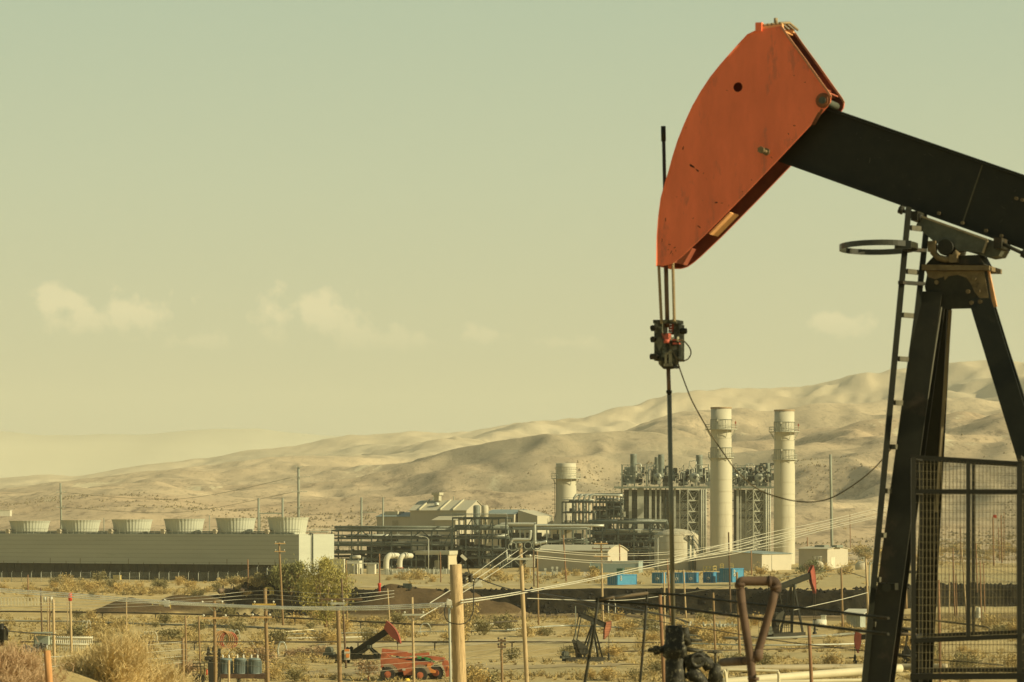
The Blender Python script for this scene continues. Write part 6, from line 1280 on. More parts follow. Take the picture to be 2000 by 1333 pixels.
# horizontal tanks on the berm
for (x0, x1, y, lb) in [(429, 463, 1155, 'rusty brown cylindrical tank with hoops on the black berm, the left one'), (472, 500, 1154, 'rusty brown cylindrical tank on the black berm, the right one beside the tree')]:
    dq = G((x0 + x1) / 2, 1166).y; a_, b_ = P(x0, y, dq), P(x1, y, dq + 4); r = 5.4 * dq / F; t = thing('horizontal_tank', (a_ + b_) / 2 - UP * r, lb, 'tank')
    q = MB(); dr_ = (b_ - a_).normalized(); q.tube([a_ - dr_ * .35, a_ - dr_ * .2, a_, b_, b_ + dr_ * .2, b_ + dr_ * .35], lambda u: r * (.35 if u in (0, 1) else .8 if u < .25 or u > .75 else 1), 18); q.build('shell', mat('rusty_tank', (.20, .14, .085), .8, var=.3, scale=1), t)
    for k in range(5): q = MB(); c = a_.lerp(b_, (k + .5) / 5); q.cyl(c - dr_ * .06, c + dr_ * .06, r * 1.05, 18); q.build('hoop', rusty_pipe, t)
    q = MB(); q.box((a_ + b_) / 2 - UP * r - Vector((0, .3, 0)), ((b_ - a_).length * .5, .8, .5), 0); q.bar((a_ + b_) / 2 - UP * (r + .8), (a_ + b_) / 2, .8, .8); q.build('yellow_cradle', yel_m, t)
    q = MB(); c = a_.lerp(b_, .2); q.cyl(c, c + UP * (r + .5), .12, 8); q.tube(spl([a_.lerp(b_, .65) + UP * r, a_.lerp(b_, .68) + UP * (r + .5), a_.lerp(b_, .78) + UP * (r + .5), a_.lerp(b_, .8) + UP * r], 4), .07, 6); q.build('fitting', rusty_pipe, t)
q = MB(); dq = G(525, 1166).y
for k in range(3): q.torus(P(522 + k * 3, 1154, dq), (1, 0, 0), UP, .5, .1, 14, 5, 0, 180); q.bar(P(522 + k * 3, 1154, dq) + Vector((.5, 0, 0)), P(522 + k * 3, 1162, dq) + Vector((.5, 0, 0)), .2)
q.bar(P(518, 1162, dq), P(533, 1162, dq), .18); tag(q.build('yellow_hoops', yel_m), 'yellow hooped pipe bends left of the tree on the berm', 'pipe')
q = MB(); q.bar(P(555, 1151, dq), P(565, 1151, dq), .25, .4); q.bar(P(563.5, 1151, dq), P(563.5, 1159, dq), .25); q.bar(P(556, 1151, dq), P(556, 1158, dq), .18); tag(q.build('yellow_stand', yel_m), 'small yellow stand against the left of the tree', 'stand')
q = MB(); dq = G(797, 1150).y
for x in (790, 796, 801): q.box(P(x, 1146, dq), (.5, .4, 1.0), 0)
q.bar(P(788, 1141, dq), P(804, 1141, dq), .15); q.bar(P(788, 1150, dq), P(804, 1150, dq), .3); tag(q.build('pump_unit', steel_m), 'small dark green pump unit on the pad above the brown heap', 'pump')
# transformer platform
d_ = 268; t = thing('transformer_platform', P(440, 1333, d_), 'dark timber platform on posts carrying three transformers', 'platform')
s_ = d_ / F; q = MB(); q.ob(Plane(525, d_, 0), Plane(525, d_, 0).a(426), 0, -.6, 1.6, zpy(1325, d_), zpy(1316.5, d_)); q.build('deck', mat('dark_timber', (.09, .055, .03), .9, var=.4, scale=3), t)
for x in (428, 466, 520):
    q = MB(); b_ = P(x, 1322, d_ + .5); q.bar((b_.x, b_.y, tz(b_.x, b_.y) - .5), b_, .28); q.build('post', W['d'], t)
q = MB(); q.bar(P(462, 1325, d_ - .3), P(466, 1333, d_ - .3), .1); q.bar(P(470, 1325, d_ - .3), P(466, 1333, d_ - .3), .1); q.build('brace', zinc, t)
tb = mat('transformer_blue_grey', (.15, .185, .165), .55, var=.12, scale=1)
for k, (x, lb) in enumerate([(441, 'blue grey pole transformer, left of three on the platform'), (469.5, 'blue grey pole transformer, middle of three on the platform'), (497, 'blue grey pole transformer, right of three on the platform')]):
    c = P(x, 1316.5, d_ + .4); r = 12 * s_; t2_ = thing('pole_transformer', c, lb, 'transformer', 'three transformers on the platform'); h_ = (1316.5 - 1290) * s_
    q = MB(); q.lathe(c, [(r, 0), (r, h_), (r * 1.05, h_ + .02), (r * 1.05, h_ + .08), (r * .8, h_ + .16), (r * .2, h_ + .2)], 24); q.build('tank', tb, t2_)
    q = MB()
    for j in range(10): a_ = R(200 + j * 15.5); q.box(c + Vector((math.cos(a_) * r * 1.04, math.sin(a_) * r * 1.04, h_ * .5)), (.035, .035, h_ * .8), 0) if j not in (4, 5) else None
    q.box(c + Vector((r * .96, 0, h_ / 2)), (.22, .3, h_ * .9), 0); q.build('cooling_fins', tb, t2_)
    for sg in (-1, 1): q = MB(); q.lathe(c + Vector((sg * r * .5, 0, h_ + .12)), [(.06, 0), (.09, .06), (.05, .1), (.09, .16), (.05, .2), (.08, .26), (.02, .34)], 10); q.build('bushing', ins_m, t2_)
    q = MB(); q.tube(spl([c + Vector((r * .5, 0, h_ + .46)), c + Vector((r * .6, 0, h_ + .7)), c + Vector((r * .2, 0, h_ + 1.0)), c + Vector((-.2, 0, h_ + 1.5))]), .012, 5); q.build('lead_wire', alu, t2_)
q = MB()
for (x, y) in [(407, 1272), (417, 1270), (428, 1274), (406, 1286), (411, 1292), (418, 1290)]: c = P(x, y, d_ - 1); q.box(c, (.22, .25, .4)); q.cyl(c, c + UP * .35, .05, 6)
q.bar(P(402, 1278, d_ - 1), P(432, 1278, d_ - 1), .12); q.bar(P(400, 1286, d_ - 1), P(420, 1286, d_ - 1), .5, .3)
q.bar(P(412, 1292, d_ - 1), P(414, 1333, d_ - 1), .5, .3); q.bar(P(428, 1268, d_ - 1), P(428, 1333, d_ - 1), .2)
tag(q.build('meter_rack', mat('dark_switchgear', (.03, .028, .018), .6, c2=(.35, .33, .25), s2=5, t2=.68)), 'dark switchgear and meters left of the transformers', 'switchgear')
q = MB(); r_ = P(377, 1296, d_ - 2)
for x in (377, 385, 392, 399): q.bar(P(x, 1333, d_ - 2), P(x, 1296, d_ - 2), .06)
for y in (1296, 1302, 1317): q.bar(P(377, y, d_ - 2), P(399, y, d_ - 2), .06)
q.box(P(388, 1326, d_ - 2), (.9, .5, .6)); tag(q.build('guard_rail', mat('thin_black_rail', (.03, .028, .016), .6)), 'thin black guard rail left of the switchgear', 'railing')
q = MB(); c = P(404, 1314, d_ - 2.4); q.cyl(c - UP * .2, c + UP * .2, .05, 8); q.cyl(c + UP * .2, c + UP * .27, .03, 6); tag(q.build('fire_extinguisher', mat('red_marker_paint', (.62, .06, .03))), 'small red extinguisher on the black guard rail', 'extinguisher')

# ------------------------------------------------------------------ small pumpjacks
def small_jack(label, px, pyb, s, yaw, face, hp, lf, lr, tilt, hh_, head_m, ph=0, rail=True, d=None, bh=.35, parts=True, z0=None, hw=.45):
    g = G(px, pyb) if d is None else P(px, pyb, d); 
    if z0 is not None: g.z = z0
    a = R(yaw); E1 = Vector((math.cos(a), -math.sin(a), 0)) * face; E2 = Vector((math.sin(a), math.cos(a), 0)); t = thing('pumpjack', g, label, 'pumpjack')
    def W_(a_, b_, z_): return g + E1 * a_ * s + E2 * b_ * s + UP * z_ * s
    q = MB(); 
    for b_ in (-.7, .7): q.bar(W_(-lr - 1.6, b_, .2), W_(1.2, b_, .2), .22 * s, .4 * s)
    for a_ in (-lr - 1.5, -lr, -1, 1): q.bar(W_(a_, -.7, .12), W_(a_, .7, .12), .25 * s)
    q.build('base_skid', blk2, t)
    for b_ in (-.65, .65):
        q = MB(); q.bar(W_(.9, b_, .3), W_(0, b_ * .25, hp), .17 * s); q.build('post_leg', blk, t); q = MB(); q.bar(W_(-1.3, b_, .3), W_(0, b_ * .25, hp), .17 * s); q.build('post_leg', blk, t)
    q = MB(); q.bar(W_(.45, -.45, hp * .5), W_(.45, .45, hp * .5), .08 * s); q.bar(W_(-.6, -.45, hp * .5), W_(-.6, .45, hp * .5), .08 * s); q.build('cross_tie', blk, t)
    D = Vector(); ct_, st_ = math.cos(tilt), math.sin(tilt)
    def B_(u, v, b_=0): return W_(u * ct_ - v * st_, b_, hp + .25 + u * st_ + v * ct_)
    q = MB(); q.ibeam(B_(-lr, .15), B_(lf, .15), .26 * s, bh * s * 1.4, E2, .05, .1); q.build('walking_beam', blk, t)
    q = MB(); q.bar(W_(0, -.35, hp + .05), W_(0, .35, hp + .05), .3 * s); q.build('centre_bearing', grey, t)
    # horsehead: arc about the pivot
    Rr = lf + hh_ * .30; th0 = hh_ * .5 / Rr; prof_ = [(Rr * math.cos(th0 * (1 - 2 * i / 10)) , Rr * math.sin(th0 * (1 - 2 * i / 10)) - hh_ * .12) for i in range(11)]; prof_ += [(lf + .05, -hh_ * .2), (lf - .1, hh_ * .2)]
    q = MB(); q.plate([B_(u, v, -hw / 2) for u, v in prof_], [], E2 * .05 * s); q.plate([B_(u, v, hw / 2 - .05) for u, v in prof_], [], E2 * .05 * s)
    for i in range(10): p0, p1 = prof_[i], prof_[i + 1]; q.box8([B_(p0[0] - .1, p0[1], -hw / 2), B_(p1[0] - .1, p1[1], -hw / 2), B_(p1[0] - .1, p1[1], hw / 2), B_(p0[0] - .1, p0[1], hw / 2), B_(p0[0] + .01, p0[1], -hw / 2), B_(p1[0] + .01, p1[1], -hw / 2), B_(p1[0] + .01, p1[1], hw / 2), B_(p0[0] + .01, p0[1], hw / 2)])
    q.build('horsehead', head_m, t)
    q = MB(); top = B_(prof_[6][0], prof_[6][1]); x0 = top
    for b_ in (-.1, .1): q.bar(x0 + E2 * b_ * s, Vector((x0.x, x0.y, g.z + 1.5 * s)) + E2 * b_ * s, .04 * s)
    q.bar(Vector((x0.x, x0.y, g.z + 1.5 * s)), Vector((x0.x, x0.y, g.z)), .06 * s); q.bar(Vector((x0.x, x0.y, g.z + 1.5 * s)) - E2 * .18 * s, Vector((x0.x, x0.y, g.z + 1.5 * s)) + E2 * .18 * s, .12 * s); q.build('bridle', rusty_pipe, t)
    q = MB(); c = Vector((x0.x, x0.y, g.z)); q.lathe(c - UP * .2, [(.22 * s, 0), (.22 * s, .4 * s), (.1 * s, .5 * s), (.14 * s, .7 * s), (.08 * s, 1.0 * s)], 10); q.bar(c + UP * .5 * s, c + UP * .5 * s + E1 * .6 * s, .1 * s); tag(q.build('wellhead', blk2), 'dark wellhead under the ' + label.split(' with ')[0].split(',')[0], 'wellhead')
    cr = (-lr * .95, hp * .42); pin = (cr[0] + .75 * math.cos(ph), cr[1] + .75 * math.sin(ph))
    for b_ in (-.5, .5):
        q = MB(); q.bar(B_(-lr + .1, .1, b_ * .8), W_(pin[0], b_, pin[1]), .09 * s); q.build('pitman_arm', blk, t)
        q = MB(); dx, dz = -math.cos(ph), -math.sin(ph); nx_, nz_ = -dz, dx; pts = [(pin[0] - nx_ * .12, pin[1] - nz_ * .12), (pin[0] + nx_ * .12, pin[1] + nz_ * .12), (cr[0] + dx * .6 + nx_ * .55, cr[1] + dz * .6 + nz_ * .55), (cr[0] + dx * 1.2 + nx_ * .35, cr[1] + dz * 1.2 + nz_ * .35), (cr[0] + dx * 1.2 - nx_ * .35, cr[1] + dz * 1.2 - nz_ * .35), (cr[0] + dx * .6 - nx_ * .55, cr[1] + dz * .6 - nz_ * .55)]
        q.plate([W_(u, b_ * 1.25, v) for u, v in pts], [], E2 * .14 * s); q.build('crank_weight', blk2, t)
    q = MB(); q.bar(B_(-lr + .1, .1, -.5), B_(-lr + .1, .1, .5), .16 * s); q.build('equalizer', blk, t)
    q = MB(); q.bar(W_(cr[0], 0, .3), W_(cr[0], 0, cr[1] + .35), .7 * s, .7 * s); q.bar(W_(cr[0] - .5, 0, cr[1] - .1), W_(cr[0] + .5, 0, cr[1] - .1), .6 * s, .7 * s); q.build('gearbox', blk2, t)
    q = MB(); q.cyl(W_(cr[0] - 1.6, -.4, .8), W_(cr[0] - 1.6, .4, .8), .32 * s, 12); q.box(W_(cr[0] - 1.6, 0, .45), (1.0 * s, .8 * s, .3 * s), yaw); q.build('motor', grey, t)
    if rail:
        q = MB()
        for b_ in (-.95, .95):
            for k in range(8): u = -lr - 1.4 + k * .42; q.bar(W_(u, b_, .3), W_(u, b_, 1.6), .035 * s)
            for h in (.95, 1.6): q.bar(W_(-lr - 1.4, b_, h), W_(-lr + 1.55, b_, h), .045 * s)
        q.build('guard_rail', blk2, t)
    return t
red2 = mat('small_jack_red', (.27, .065, .038), .6, var=.2, scale=1.5)
small_jack('far black pumpjack with a narrow red head, right of the rusty triangle', 1548, 1243, 1.32, -56, 1, 4.9, 3.6, 3.6, R(10), 2.9, red2, ph=.6, d=432, bh=.42, hw=.34)
small_jack('small black pumpjack with a brown striped head, left of the wellhead', 1158, 1291, .98, -20, 1, 4.1, 1.55, 1.75, R(-22), 2.3, mat('brown_red_head', (.36, .13, .06), .7, var=.3, wave=('Z', 1.2, .3)), ph=2.2, d=360, bh=.4)
small_jack('half hidden pumpjack with a red head behind the telehandler', 722, 1288, 1.15, 14, 1, 1.1, 2.1, 2.4, R(33), 2.5, red2, ph=1.0, rail=False, d=352, bh=.42)
small_jack('pumpjack with a red head peeping out beside the ladder foot', 1722, 1296, 1.1, 14, -1, 2.3, 2.0, 2.6, R(-6), 2.2, red2, ph=1.4, rail=True, d=352, bh=.36)

# ------------------------------------------------------------------ telehandler
d_ = G(775, 1330).y; s_ = d_ / F
def T_(x, y, o=0): return P(x, y, d_) + Vector((0, o, 0))
th = thing('telehandler', T_(808, 1322), 'red telescopic handler truck with lowered boom on the dirt road', 'telehandler')
tred = mat('telehandler_red', (.40, .12, .052), .5, var=.2, scale=1.5, c2=(.2, .06, .035), s2=1.2, t2=.6)
tor = mat('telehandler_orange', (.60, .22, .05), .5, var=.12)
tyre = mat('tyre_rubber', (.03, .028, .02), .9, var=.3)
q = MB(); pts = [T_(x, y) for x, y in [(743, 1290), (745, 1275), (752, 1275), (762, 1284), (800, 1291), (838, 1294), (848, 1297), (842, 1301), (826, 1301), (812, 1304), (806, 1309), (802, 1313), (779, 1313), (774, 1304), (764, 1300), (752, 1301), (744, 1305)]]; q.plate(pts, [], Vector((0, 2.0, 0))); q.build('chassis', tred, th)
q = MB(); pts = [T_(x, y, -.35) for x, y in [(786, 1305), (808, 1305), (806, 1319), (789, 1319)]]; q.plate(pts, [], Vector((0, .33, 0))); q.build('side_tank', tred, th)
q = MB(); q.box(T_(789, 1308, -.37), (.3, .02, .16)); q.build('sticker', mat('pale_sticker', (.55, .5, .38)), th)
q = MB(); q.bar(T_(747, 1274, .9), T_(868, 1290, .9), .55, .42, up=(0, 0, 1)); q.bar(T_(745, 1273, .9), T_(795, 1279, .9), .66, .52); b_ = q.build('boom', tred, th)
q = MB(); q.bar(T_(800, 1281.5, .9), T_(838, 1278, .9), .3, .28); q.cyl(T_(768, 1290, .1), T_(812, 1284, .1), .07, 8); q.build('lift_cylinder', tred, b_)
q = MB()
for (x0, y0, x1, y1) in [(801, 1282.5, 812, 1283.5), (814, 1281.5, 824, 1285), (815, 1285.5, 822, 1286.5), (827, 1284.5, 836, 1286), (831, 1288, 845, 1291), (836, 1286.5, 849, 1293)]: q.bar(T_(x0, y0, .16), T_(x1, y1, .16), .05, .14)
q.build('green_marking', mat('green_decal', (.06, .22, .06), .6), b_)
q = MB(); pts = [T_(x, y, .1) for x, y in [(866, 1287), (875, 1292), (879, 1305), (877, 1322), (872, 1323), (868, 1308), (863, 1298)]]; q.plate(pts, [], Vector((0, .9, 0))); q.bar(T_(872, 1300, -.2), T_(872, 1322, -.2), .15); q.bar(T_(876, 1300, 1.2), T_(876, 1322, 1.2), .15); q.build('fork_carriage', tred, th)
q = MB(); pts = [T_(x, y, -.25) for x, y in [(835, 1297), (841, 1296), (842, 1306), (852, 1311), (851, 1315), (838, 1314), (833, 1308)]]; q.plate(pts, [], Vector((0, .3, 0))); q.cyl(T_(875, 1302, -.3), T_(878, 1308, -.3), .1, 6); q.build('orange_arm', tor, th)
q = MB(); q.ob(Plane(800, d_ + .6, 0), -2.6, 2.0, 0, 1.0, zpy(1318, d_), zpy(1286, d_)); q.build('engine_bay', mat('gap_shadow_black', (.02, .017, .012), .8), th)  # near-black box paints the gap shadows between boom and chassis
q = MB(); q.bar(T_(743, 1316), T_(748, 1316), .4); q.bar(T_(754, 1317, 1), T_(845, 1316, 1), .3, .5); q.build('axle', tyre, th)
q = MB(); q.ob(Plane(800, d_ + 1.3, 0), -.9, .5, 0, .6, zpy(1290, d_), zpy(1272, d_)); 
for k, (x, y, r_, o) in enumerate([(758, 1317, 14.0, -.45), (821, 1318.5, 14.0, -.45), (790, 1318, 12.5, 1.9), (851, 1315, 14.5, .5)]):
    c = T_(x, y, o); rr = r_ * s_; t_ = MB(); yv = Vector((0, .28, 0))
    t_.tube([c - yv, c - yv * .8, c + yv * .8, c + yv], lambda u: rr * (.9 if u in (0, 1) else 1), 24)
    for j in range(22): a_ = R(j * 360 / 22); u = Vector((math.cos(a_), 0, math.sin(a_))); t_.bar(c + u * rr * 1.0 - yv * .85, c + u * rr * 1.0 + yv * .85, .07, .07)
    wh = t_.build('wheel', tyre, th); t_ = MB(); t_.cyl(c - yv * 1.08, c + yv * 1.0, rr * .46, 18); t_.cyl(c - yv * 1.25, c - yv, rr * .26, 12); t_.build('rim', tred, wh)
    if k in (0, 1):
        f = MB(); pts = [c + Vector((math.cos(R(a_)) * rr * 1.12, 0, math.sin(R(a_)) * rr * 1.12)) for a_ in range(10, 130, 12)]
        for i in range(len(pts) - 1): f.bar(pts[i], pts[i + 1], .5, .05, up=(0, 1, 0))
        f.build('mudguard', mat('dusty_mudguard', (.26, .2, .12), .8), th)
# road furniture
def cone(x, y, m, label):
    g = P(x, y, 315); q = MB(); s2 = 315 / F; q.lathe(g, [(3.2 * s2, 0), (3.2 * s2, .04), (2.2 * s2, .05), (.7 * s2, 12 * s2), (.2, 12.4 * s2)] if 0 else [(.2, 0), (.2, .04), (.14, .05), (.05, .62), (.02, .65)], 14); return tag(q.build('traffic_cone', m), label, 'cone')
cone(720, 1333, mat('cone_orange', (.65, .10, .03)), 'orange traffic cone on the road left of the telehandler')
q = MB(); g = P(795, 1335, 312); q.lathe(g, [(.26, 0), (.28, .1), (.28, .36), (.2, .4), (.19, .46)], 14); tag(q.build('yellow_bin', mat('bright_yellow', (.75, .52, .06))), 'yellow drum at the bottom edge under the telehandler', 'drum')
# valve box on dark pole
t = thing('meter_box', P(678, 1282, 300), 'white box with orange stripe strapped to the dark leaning pole', 'box'); q = MB(); q.box(P(678, 1279, 300), (.5, .25, .95)); q.build('case', white_m, t); q = MB(); q.box(P(679, 1281, 299.8), (.3, .1, .35)); q.box(P(678, 1270.5, 300), (.42, .27, .2)); q.build('orange_panel', tor, t)
# small white shed at right
d_ = G(1672, 1226).y; pl = Plane(1680, d_, 24); t = thing('pump_house', pl.w(0, 0, tz(pl.O.x, pl.O.y)), 'small pale corrugated hut with overhanging white roof left of the ladder', 'hut')
zb = tz(pl.O.x, d_) - .2; q = MB(); q.ob(pl, pl.a(1653), 0, 0, 2.4, zb, zpy(1200, d_)); q.build('wall', mat('hut_blue_grey', (.34, .37, .30), .7, wave=('X', 2.5, .3)), t)
q = MB(); z1 = zpy(1199, d_); p = [pl.w(pl.a(1644), -.6, z1 - .1), pl.w(.7, -.6, z1 - .1), pl.w(.7, 3, z1 + .5), pl.w(pl.a(1644), 3, z1 + .5)]; q.box8(p + [v + UP * .1 for v in p]); q.build('roof', white_m, t)
q = MB(); q.ob(pl, -1.4, -.7, -.05, 0, zb + .2, zpy(1206, d_)); q.build('door', mat('hut_door', (.28, .31, .28)), t)
# white drums and boxes behind the cage
dq = G(1915, 1208).y
for (x, w_, y0, lb) in [(1911, 9, 1188, 'tall white drum tank behind the mesh cage'), (1902, 8, 1194, 'white box beside the drum tank behind the mesh cage'), (1922, 6, 1196, 'short white drum right of the drum tank behind the cage')]:
    c = P(x, 1207, dq); q = MB(); r = w_ / 2 * dq / F; h_ = (1207 - y0) * dq / F
    q.lathe(c, [(r, -.2), (r, h_), (r * .9, h_ + .06), (r * .2, h_ + .1)] if w_ != 8 else [(r * 1.1, -.2), (r * 1.1, h_ * .9), (r * 1.15, h_ * .92), (r * 1.15, h_), (.05, h_ + .05)], 20 if w_ != 8 else 4)
    for k in (.3, .6): q.ring(c, r, h_ * k, h_ * k + .06, .03, 20) if w_ != 8 else None
    tag(q.build('drum_tank', white_m), lb, 'tank')
q = MB(); dq = G(1265, 1228).y
for k in range(9): x = 1249 + k * 5; q.bar(P(x, 1228, dq), P(x + 3, 1212, dq), .12); q.bar(P(x + 3, 1228, dq), P(x + 3, 1213, dq), .08)
for y in (1213, 1220, 1227): q.bar(P(1250, y, dq), P(1292, y, dq), .1)
tag(q.build('yellow_walkway', cream_pipe), 'pale yellow railed walkway left of the thick reddish pole', 'walkway')
q = MB(); dq = G(1270, 1232).y; q.cyl(P(1262, 1228, dq), P(1292, 1226, dq), .35, 10); q.bar(P(1262, 1236, dq), P(1262, 1228, dq), .12); q.bar(P(1288, 1236, dq), P(1288, 1228, dq), .12); tag(q.build('white_vessel', white_m), 'white horizontal vessel under the yellow walkway', 'tank')
for (x0, y0, x1, y1, lb) in [(1338, 1216, 1348, 1234, 'white cabinet right of the wellhead top'), (1604, 1203, 1613, 1221, 'white box at the foot of the far jack'), (1160, 1256, 1164, 1275, 'thin white panel at the legs of the small jack')]:
    dq = G((x0 + x1) / 2, y1).y; c = P((x0 + x1) / 2, (y0 + y1) / 2, dq); q = MB(); q.box(c, ((x1 - x0) * dq / F, .6, (y1 - y0) * dq / F), 12); q.box(c + UP * ((y1 - y0) * dq / F / 2 + .04), ((x1 - x0) * dq / F * 1.15, .75, .08), 12); tag(q.build('cabinet', white_m), lb, 'cabinet')
q = MB(); dq = G(1370, 1228).y
for k in range(12): q.bar(P(1350 + k * 8, 1226, dq), P(1350 + k * 8, 1214 + (k * 5) % 7, dq), .2); q.box(P(1352 + k * 8, 1222, dq), (.5, .4, .4), k * 20)
q.bar(P(1346, 1224, dq), P(1445, 1224, dq), .16); tag(q.build('metering_skid', lag_m), 'row of small silver meters and valves beyond the rod', 'valves')
q = MB(); dq = G(1608, 1222).y; q.lathe(P(1601, 1221, dq), [(1.0, 0), (1.0, .75), (.1, .8)], 16); tag(q.build('squat_tank', white_m), 'squat white basin beside the far jack', 'tank')
q = MB(); g = P(2, 1240, 150); q.box(g, (.5, .4, .5), 20); q.cyl(g - UP * .5, g + UP * .5, .14, 8); q.torus(g + UP * .1, (1, 0, 0), UP, .3, .05, 14, 5); tag(q.build('black_valve', dark_cable), 'black valve at the far left edge', 'valve')
cable('thin black pipe rail running right from the far left valve', [(5, 1232, 150), (60, 1237, 160), (110, 1240, 175)], 2.2, dark_cable, None, 'pipe', 'pipe')
# ------------------------------------------------------------------ near wellhead, pipe triangle, handrail, guard cage
wm_ = mat('oily_iron', (.026, .024, .013), .6, var=.6, scale=9, c2=(.20, .18, .11), s2=16, t2=.58, spec=.3, bump=.6)
wr_ = mat('brown_rust_iron', (.10, .055, .03), .8, var=.4, scale=8)
D0 = 51.2
def N_(x, y, o=0): return P(x, y, D0 + o)
sN = D0 / F
wh = thing('wellhead', (N_(1325, 1333).x, D0, tz(N_(1325, 1333).x, D0)), 'black oily wellhead with handwheels where the polished rod enters', 'wellhead')
c = N_(1318, 1333); base = Vector((c.x, c.y, tz(c.x, c.y) - .2))
q = MB(); r = lambda w_: w_ * sN
q.tube([base, N_(1319, 1333), N_(1319, 1290), N_(1318, 1286), N_(1318, 1282), N_(1318, 1262), N_(1318, 1258), N_(1318, 1234), N_(1318, 1228)], lambda u: r([22, 20, 20, 17, 24, 24, 20, 19, 15][int(round(u * 8))]), 20); q.build('body', wm_, wh)
q = MB(); q.tube([N_(1315, 1222), N_(1315, 1226), N_(1315, 1233), N_(1315, 1240)], lambda u: r([10, 15, 17, 13][int(round(u * 3))]), 16)
for k in range(8): a_ = R(k * 45); q.cyl(N_(1316, 1240) + Vector((math.cos(a_), math.sin(a_), 0)) * r(15), N_(1316, 1222) + Vector((math.cos(a_), math.sin(a_), 0)) * r(15), r(2), 6)
q.build('stuffing_box', wm_, wh)
q = MB(); q.tube([N_(1337, 1226), N_(1338, 1240), N_(1343, 1262)], lambda u: r(9), 12); q.tube([N_(1336, 1248), N_(1352, 1251), N_(1371, 1251)], lambda u: r(4.5 - 2 * u), 8); q.tube([N_(1330, 1266), N_(1350, 1270), N_(1373, 1272)], lambda u: r(6 - 3 * u), 8); q.build('side_valve', wm_, wh)
q = MB(); q.tube([N_(1265, 1271), N_(1280, 1270), N_(1300, 1269)], lambda u: r(3 + 5 * u), 10); q.cyl(N_(1281, 1262), N_(1283, 1279), r(6), 8); q.build('valve_stem', wm_, wh)
q = MB(); q.tube([N_(1338, 1296), N_(1356, 1292), N_(1372, 1287), N_(1382, 1296), N_(1388, 1306)], lambda u: r(16 - 4 * u), 16); q.tube([N_(1345, 1310), N_(1358, 1320), N_(1372, 1333), (N_(1372, 1333).x, D0, base.z)], r(15), 14); q.torus(N_(1362, 1290, -.1), (1, .3, 0), UP, r(12), r(4), 20, 8); q.build('flow_cross', wm_, wh)
q = MB(); q.tube([N_(1397, 1333), N_(1397, 1312), N_(1397, 1296)], lambda u: r(15 - 5 * u), 14); q.cyl(N_(1397, 1300), N_(1397, 1275), r(2.2), 8); q.cyl(N_(1385, 1318), N_(1412, 1318), r(7), 12); q.bar(N_(1391, 1300), N_(1390, 1282), r(2)); q.bar(N_(1403, 1300), N_(1404, 1282), r(2)); gv = q.build('gate_valve', wm_, wh)
q = MB(); c = N_(1396, 1274); q.torus(c, (1, 0, 0), (0, 1, 0), r(14), r(1.6), 24, 8)
for a_ in range(0, 360, 72): q.bar(c, c + Vector((math.cos(R(a_)), math.sin(R(a_)), 0)) * r(14), r(2))
q.cyl(c - UP * r(3), c + UP * r(3), r(4), 10); q.build('handwheel', wm_, gv)
# pipe triangle
pt_m = mat('rusty_brown_pipe', (.11, .068, .040), .8, var=.35, scale=3, c2=(.05, .032, .02), s2=2, t2=.58)
DT = 40; t = thing('pipe_loop', P(1470, 1333, DT), 'rusty brown triangular pipe loop beside the wellhead', 'pipe'); sT = DT / F
def TT(x, y, o=0): return P(x, y, DT + o)
q = MB(); q.tube(spl([TT(1444, 1150), TT(1447, 1137), TT(1456, 1135.5)], 6) + spl([TT(1500, 1135.5), TT(1512, 1136), TT(1517, 1144), TT(1516, 1156)], 6), 9.3 * sT, 18); q.build('top_pipe', pt_m, t)
q = MB(); q.tube([TT(1446, 1150), TT(1450, 1190), TT(1465, 1282), TT(1470, 1333), Vector((TT(1474, 1333).x, DT, tz(0, DT) - .3))], 8.3 * sT, 16); q.build('left_leg', pt_m, t)
q = MB(); q.tube([TT(1515, 1146), TT(1508, 1180), TT(1481, 1272), TT(1478, 1284), TT(1470, 1289), TT(1458, 1290)], 8.3 * sT, 16); q.tube([TT(1483, 1268), TT(1480, 1282), TT(1474, 1289)], lambda u: (8.3 + 3 * math.sin(u * 3.1)) * sT, 16); q.build('right_leg', pt_m, t)
q = MB(); q.tube([TT(1466, 1290, .1), TT(1440, 1292, 1), TT(1412, 1294, 3)], 8.6 * sT, 16); q.build('outlet_pipe', pt_m, t)
for (x, y, x2, y2) in [(1441, 1144, 1451, 1140), (1503, 1126, 1503, 1146), (1506, 1146, 1524, 1149), (1463, 1325, 1480, 1326)]:
    q = MB(); a_, b_ = TT(x, y), TT(x2, y2); c = (a_ + b_) / 2
    ax_ = {1441: Vector((0, 0, 1)), 1503: Vector((1, 0, 0)), 1506: Vector((-.2, 0, 1)), 1463: Vector((.1, 0, 1))}[x]; q.cyl(c - ax_ * .02, c + ax_ * .02, 11.3 * sT, 16); q.build('collar', pt_m, t)
# handrail of dark pipe in front
hr = thing('handrail', P(1230, 1333, 44), 'dark pipe handrail slanting across before the wellhead', 'railing'); DH = 44
def HR(pts, w_, m_=blk2, nm='rail'):
    q = MB(); p3 = [P(*p) for p in pts]; q.tube(p3, w_ / 2 * p3[0].y / F, 10); return q.build(nm, m_, hr)
HR([(1163, 1170, 44), (1200, 1166, 44), (1262, 1158, 44.6), (1290, 1160, 44.6), (1340, 1163, 44), (1400, 1172, 43), (1480, 1181, 42), (1600, 1191, 40.6), (1700, 1204, 39.5), (1735, 1208, 39)], 5.0, nm='top_rail')
HR([(1163, 1174, 44), (1260, 1180, 44), (1340, 1190, 43.2), (1440, 1204, 42), (1560, 1218, 40.8), (1700, 1235, 39.4), (1735, 1239, 39)], 5.5, nm='middle_rail')
HR([(1169, 1168, 44), (1160, 1230, 44), (1152, 1275, 44), (1142, 1335, 44), (1132, 1500, 44)], 6.0, nm='post')
